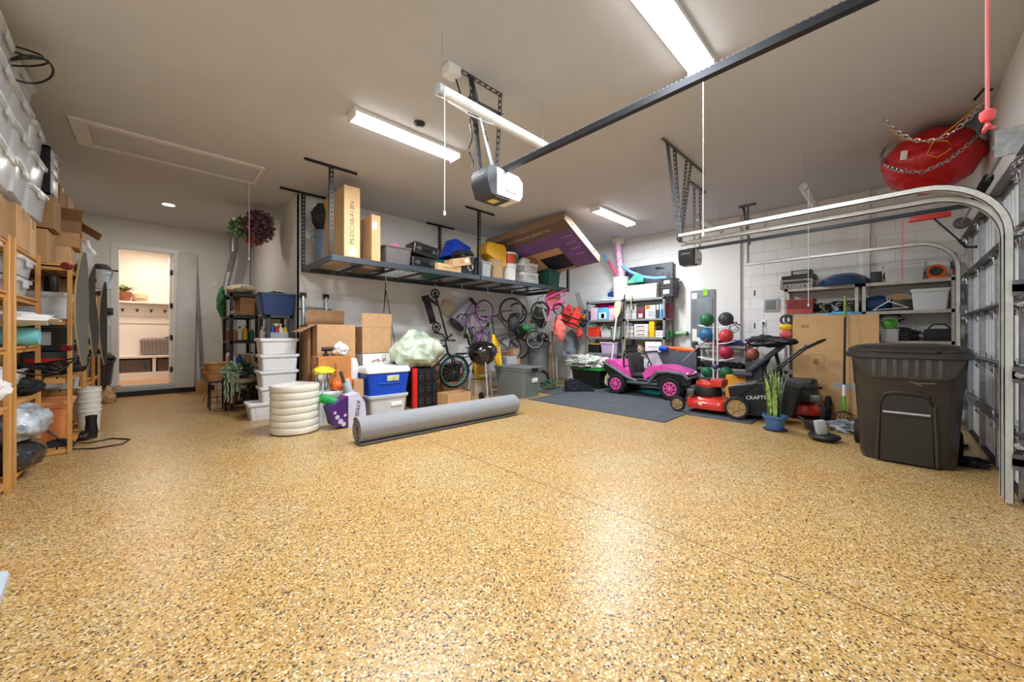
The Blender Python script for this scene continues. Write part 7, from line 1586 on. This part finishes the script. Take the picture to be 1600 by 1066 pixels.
c0 = at(1319, 445, x=XF+.22); S('balance_dome', 'dark blue half dome balance trainer on the shelf top', 'balance trainer', MB().lathe([(0, 0), (.32, 0), (.335, .015), (.32, .035), (.26, .12), (.15, .185), (0, .205)], n=40), mat('dome_blue', (32,66,104), .3, coat=.3), (XF+.2, c0.y, Z3), 0) 
bxs('speaker_box', 'small black square box on the shelf top beside the clear bin', 'box', 1360, 1378, Z3, Z3+.17, black, .16, .1)
t, w, h, d = bxs('storage_tote', 'clear lidded bin of red and grey clothes on the shelf top', 'storage bin', 1380, 1447, Z3, Z3+.25, clear, .4, .02, taper=.88, lidm=clear)
S('folded_clothes', 'rose red clothes packed in the left of the clear shelf top bin', 'clothes', MB().lump((0, 0, 0), (.13, .12, .1), 3, .2, 2.5), mat('rose_clothes', (190,90,104), .8), (XF+.2, at(1398, 430, x=XF+.2).y, Z3+.115))
S('folded_clothes', 'slate blue clothes packed in the right of the clear shelf top bin', 'clothes', MB().lump((0, 0, 0), (.13, .11, .1), 4, .2, 2.5), mat('slate_clothes', (90,100,124), .8), (XF+.2, at(1428, 430, x=XF+.2).y, Z3+.115))
t = T('tape_reel', 'orange extension reel on the shelf top right of the clear bin', 'reel', tuple(at(1463, 424, x=XF+.1))); build('rim', MB().torus((0, 0, 0), .075, .02, 'X', 28, 8), orange, t); build('core', MB().cyl((-.03, 0, 0), (.03, 0, 0), .055), black, t); build('base', MB().box((0, -.02, -.09), (.06, .2, .03), .008), orange, t)
t = T('caulk_tool', 'red and black strap clamp hanging on the wall at the right end', 'tool', tuple(at(1491, 415, x=XR-.06))); build('bar', MB().box((0, 0, 0), (.03, .03, .36), .006), mat('clamp_red', (190,50,40), .4), t); build('grip', MB().cyl((0, 0, -.04), (0, 0, .06), .035), black, t)
t, w, h, d = bxs('milk_crate', 'red milk crate on the upper shelf behind the carton', 'crate', 1228, 1271, Z2, Z2+.24, mat('crate_red', (172,66,56), .5), .3, .0, taper=.98)
cm = MB()
for i in range(9):
    y = -w*.4+w*.8*i/8; cm.bar((-d/2-.004, y-.04, h*.35), (-d/2-.004, y+.04, h*.88), .006, .006).bar((-d/2-.004, y+.04, h*.35), (-d/2-.004, y-.04, h*.88), .006, .006)
build('lattice', cm, mat('crate_dark', (110,34,30), .5), t, smooth=False)
r2 = random.Random(12)
for j in range(7):
    q = MB(); y0 = at(1278+9.5*j, 470, x=XF+.12).y
    for k in range(5): q.tube([(.04*math.cos(a)*.8+r2.uniform(-.03, .03), .055*math.sin(a), .02+.03*k+.02*math.cos(a*2+k)) for a in [R(30*i) for i in range(13)]], .009, 5)
    S('cable_bundle', 'coiled cable bundle right of the red milk crate, %s from the left' % ['first', 'second', 'third', 'fourth', 'fifth', 'sixth', 'seventh'][j], 'cable', q, [black, mat('cable_beige', (150,150,120), .5), blackm, lgrey][j % 4], (XF+.1, y0, Z2+.0))
S('black_bag', 'black drill bag behind the cable bundles', 'bag', MB().lump((0, 0, 0), (.1, .28, .09), 24, .3, 3), blackm, (XR-.2, at(1310, 470, x=XF+.2).y, Z2+.1))
S('blue_cloth', 'light blue cloth hanging over the shelf edge above the tan carton', 'cloth', MB().lump((0, 0, 0), (.08, .2, .035), 25, .3, 4, 26, 12, .2), mat('light_blue_cloth', (110,180,220), .7), tuple(at(1318, 491, x=XF-.04)))
S('duffel_bag', 'dark blue duffel bag on the upper shelf behind the trash cart', 'bag', MB().lump((0, 0, 0), (.14, .2, .12), 26, .25, 2.5), mat('duffel_blue', (26,64,104), .7, bump=.3), (XF+.2, at(1368, 465, x=XF+.2).y, Z2+.11))
hg = MB()
for i in range(3): hg.tube([Vector((.03*i, 0, .14)), Vector((.03*i, .02, .17)), Vector((.03*i, .0, .19)), Vector((.03*i, -.02, .16)), Vector((.03*i, 0, .13)), Vector((.03*i, -.2, .03)), Vector((.03*i, .16, .01)), Vector((.03*i, 0, .13))], .006, 6)
S('clothes_hanger', 'white plastic hangers lying on the shelf in front of the duffel', 'hangers', hg, white, (XF+.02, at(1388, 480, x=XF+.02).y, Z2+.01))
t, w, h, d = bxs('carton', 'small brown carton on a black box on the upper shelf', 'box', 1394, 1419, Z2+.15, Z2+.24, cardd, .26, .04); bxs('carton', 'black box under the small brown carton', 'box', 1394, 1420, Z2, Z2+.145, black, .28, .03)
t, w, h, d = bxs('storage_tote', 'frosted clear bin on the upper shelf at the right end', 'storage bin', 1424, 1484, Z2, Z2+.27, frost, .38, .0, taper=.88, lidm=frost)
t = T('play_ball', 'green, blue and white play ball on a bin behind the tan carton', 'ball', tuple(at(1390, 506, x=XF+.06))); build('ball', MB().ball((0, 0, 0), .085, 24, 16), mat('ball_bright', (50,160,210), .35, var=.5, scale=6, c2=(110,220,60)), t); build('stripe', MB().torus((0, 0, 0), .084, .006, 'X', 28, 6), white, t)
t, w, h, d = bxs('storage_tote', 'clear bin of dark items under the play ball', 'storage bin', 1376, 1405, Z1, Z1+.17, frost, .3, 0, taper=.92); 
S('dark_bag', 'dark grey fabric bag with a raised strap on the lower shelf', 'bag', MB().lump((0, 0, 0), (.14, .16, .1), 28, .35, 2.5), darkcl, (XF+.16, at(1412, 525, x=XF+.1).y, Z1+.09))
t, w, h, d = bxs('tool_bag', 'black mesh tool bag at the right end of the lower shelf', 'bag', 1445, 1492, Z1, Z1+.17, mat('mesh_black', (34,34,36), .8, bump=.5, bscale=120), .3, .02, bev=.03); build('handle', MB().tube([(-.1, -.1, h), (-.1, -.05, h+.06), (-.1, .05, h+.06), (-.1, .1, h)], .01), black, t)
S('tool_bag_strap', 'black wide strap draped left of the mesh tool bag', 'strap', MB().box((0, 0, 0), (.1, .26, .02), .006, (R(24), 0, 0)), blackm, tuple(at(1436, 520, x=XF+.08)))
S('hose_loop', 'black rubber hose arching behind the play ball', 'hose', MB().tube([(0, .16, .02), (0, .06, .06), (0, -.06, .04), (0, -.12, -.02), (0, -.04, -.05)], .015), black, tuple(at(1395, 497, x=XF+.2)))
for i, (v, m, lb) in enumerate(((500, mat('cord_dark', (60,60,66), .6), 'coil of dark cords hung on the left post of the beige shelving'), (511, yellow, 'yellow and black gloves hung on the left post of the beige shelving'), (523, mat('glove_red', (220,84,84), .5), 'red and white gloves hung lowest on the left post of the beige shelving'))):
    pz = at(1228, v, x=XF-.06); S('hanging_gloves' if i else 'cord_coil', lb, 'gloves' if i else 'cords', (MB().torus((0, 0, 0), .07, .018, 'X', 20, 6).torus((.01, -.05, .01), .06, .014, 'X', 20, 6)) if i == 0 else MB().lump((0, 0, 0), (.03, .09, .06), 33+i, .3, 3), m, (pz.x, pz.y, pz.z))
# ================================================================ trash cart
t = T('trash_cart', 'large black wheeled trash cart standing by the garage door', 'trash cart', (5.37, -.065, 0))
ck = mat('cart_black', (50,45,41), .38, var=.12, scale=6, bump=.12, bscale=40, coat=.15)
# local x = depth (front -x), y = width
def cl(w, d, z, r=.09, cx=0): return rloop(d, w, r, z, 5, (cx, 0))
b = MB(); loft(b, [cl(.6, .66, 0, .1), cl(.63, .69, .05, .1), cl(.7, .75, .7, .09), cl(.705, .76, .72, .09), cl(.72, .77, .73, .1), cl(.75, .8, 1.0, .1), cl(.72, .77, 1.0, .09), cl(.58, .64, .06, .08)])
build('body', b, ck, t)
cap = MB(); loft(cap, [cl(.79, .84, .985, .11), cl(.83, .88, .99, .12), cl(.83, .88, 1.035, .12), cl(.79, .84, 1.05, .11)]); build('rim', cap, ck, t)
lid = MB(); loft(lid, [cl(.8, .84, 1.05, .11), cl(.8, .84, 1.07, .11), cl(.7, .74, 1.1, .1), cl(.55, .6, 1.11, .09)]); ld = build('lid', lid, ck, t)
build('lid_handle', MB().tube([(-.42, -.2, 1.06), (-.45, -.18, 1.05), (-.45, .18, 1.05), (-.42, .2, 1.06)], .014), ck, ld)
build('lid_ridge', MB().box((-.2, 0, 1.112), (.1, .44, .012), .004).box((.1, 0, 1.112), (.1, .44, .012), .004), ck, ld)
sk = MB(); sk.M = None
sk.prism([(-.29, .83), (-.24, .8), (.24, .8), (.29, .83), (.36, .985), (-.36, .985)], -.408, -.395, 'X')
build('front_apron', sk, ck, t)
rb = MB()
for i in range(7): rb.box((-.412, -.21+.07*i, .9), (.012, .04 if i % 2 else .03, .17), .004)
build('rib', rb, mat('cart_rib', (74,70,66), .45), t)
# front recessed lift pocket
x_ = -.36
build('pocket', MB().prism([(-.17, .02), (.17, .02), (.16, .55), (.13, .62), (.09, .64), (-.09, .64), (-.13, .62), (-.16, .55)], x_-.028, x_-.004, 'X'), mat('cart_pocket', (42,37,34), .45), t)
fr = [(-.19, .02), (-.175, .56), (-.14, .645), (-.09, .665), (.09, .665), (.14, .645), (.175, .56), (.19, .02)]
build('pocket_frame', MB().tube([(x_-.018-.0*z, y, z) for y, z in fr], .016, 6), ck, t)
build('lift_bar', MB().cyl((x_-.045, -.15, .48), (x_-.045, .15, .48), .013), galv, t)
for s in (-1, 1):
    w = build('wheel', MB().lathe([(0, -.03), (.11, -.03), (.13, -.02), (.13, .02), (.11, .03), (0, .03)], (.33, s*.36, .13), 26, 'Y'), rubber, t)
build('axle', MB().cyl((.33, -.38, .13), (.33, .38, .13), .012), galv, t)
build('rear_handle', MB().tube([(.42, -.25, 1.0), (.5, -.23, 1.03), (.5, .23, 1.03), (.42, .25, 1.0)], .017), ck, t)
build('scuff_mark', MB().bar((-.392, -.06, .76), (-.392, -.18, .77), .004, .002).bar((-.39, -.02, .78), (-.391, -.1, .74), .003, .002), lgrey, t)
# floor items in front of the carton
pz = at(1287, 690, z=0)
t = T('hand_sander', 'black and lime string trimmer head lying on the floor beside the trash cart', 'tool', (pz.x+.05, pz.y, 0), R(35))
build('guard', MB().lathe([(0, .02), (.12, .02), (.15, .05), (.14, .07), (.04, .1), (0, .1)], n=26), mat('guard_black', (36,36,38), .5), t)
build('motor_housing', MB().box((.16, 0, .1), (.3, .1, .1), .035, (0, R(-6), 0)), mat('guard_black', (36,36,38), .5), t); build('lime_cap', MB().cyl((.02, -.0, .09), (.02, -.0, .13), .05, n=20), mat('lime_yellow', (190,200,60), .4), t); build('battery', MB().box((-.04, .06, .16), (.07, .1, .16), .02, (R(-10), 0, 0)), lgrey, t)
build('shaft', MB().cyl((.28, 0, .12), (.5, .0, .16), .018), black, t)
pz = at(1325, 676, z=0)
S('shirt', 'navy and white shirt crumpled on the floor left of the trash cart', 'shirt', MB().lump((0, 0, 0), (.2, .17, .07), 44, .4, 3, 36, 18, .3, flat=-.05), mat('shirt_navy', (44,62,104), .8, var=.5, scale=5, c2=(210,212,224)), (pz.x+.1, pz.y+.02, .05))
S('garden_sheet', 'black mesh mat lying on the floor under the huge carton', 'mat', MB().box((0, 0, .006), (.5, .9, .01), .002), blackm, (6.75, .35, 0))
pz = at(1563, 735, z=0)
S('work_gloves', 'black work gloves lying by the garage door track', 'gloves', MB().lump((0, 0, 0), (.07, .11, .03), 45, .3, 3).lump((.1, -.02, .01), (.06, .1, .03), 46, .3, 3), black, (pz.x-.05, -.47, .03))
S('door_wedge', 'dark rubber wedge on the floor behind the trash cart', 'wedge', MB().prism([(-.15, 0), (.15, 0), (.15, .02), (-.15, .06)], -.08, .08, 'Y'), blackm, (6.2, -.42, 0), R(-20))

# ================================================================ groups of repeats
GR = {'dumbbell': 'dumbbells on the rack', 'medicine_ball': 'medicine balls on the ball tree', 'clear_storage_bin': 'frosted clear bins on the left shelving', 'rubber_floor_mat': 'rubber mat tiles on the floor',
 'bicycle': 'bicycles under the overhead rack', 'hanging_tube_light': 'unlit hanging tube lights', 'ceiling_light': 'lit ceiling lights', 'longboard': 'longboards on the pine posts', 'hard_case': 'black cases on the rack',
 'laundry_basket': 'laundry baskets', 'life_vest': 'life vests at the rack end', 'wooden_shelving_unit': 'pine shelving along the left wall', 'shelving_unit': 'shelving units', 'overhead_rack': 'overhead racks', 'garage_door_opener': 'garage door openers',
 'binder': 'binders on the steel shelving', 'cable_bundle': 'cable bundles beside the milk crate', 'spray_bottle': 'spray bottles on the back left shelves', 'bottle': 'bottles on the back left shelves', 'cardboard_box': 'cardboard boxes', 'storage_tote': 'storage totes',
 'lawn_mower': 'red lawn mowers', 'pull_cord': 'white pull cords', 'bucket': 'buckets', 'broom_handle': 'poles and broom handles', 'water_gun': 'toy blasters', 'pool_noodle': 'pool noodles', 'track_hanger': 'door track hangers', 'opener_hanger': 'opener hangers',
 'hanging_chain': 'chains under the red bag', 'tote_lid': 'yellow tote lids', 'potted_plant': 'potted plants', 'book': 'books and folders on the steel shelving', 'packed_clothes': 'clothes packed in clear bins', 'wicker_basket': 'wicker baskets on the stool', 'light_switch': 'light switches', 'storage_basket': 'baskets in the bench cubbies', 'glass_cup': 'cups on the clear bin', 'garbage_bag': 'stuffed clear garbage bags'}
from collections import Counter
def base(n): return n.rsplit('.', 1)[0] if n[-3:].isdigit() else n
tops = [o for o in bpy.data.objects if o.parent is None and 'label' in o and 'group' not in o]
cnt = Counter(base(o.name) for o in tops)
for o in tops:
    b_ = base(o.name)
    if b_ in GR and cnt[b_] > 1: o['group'] = GR[b_]
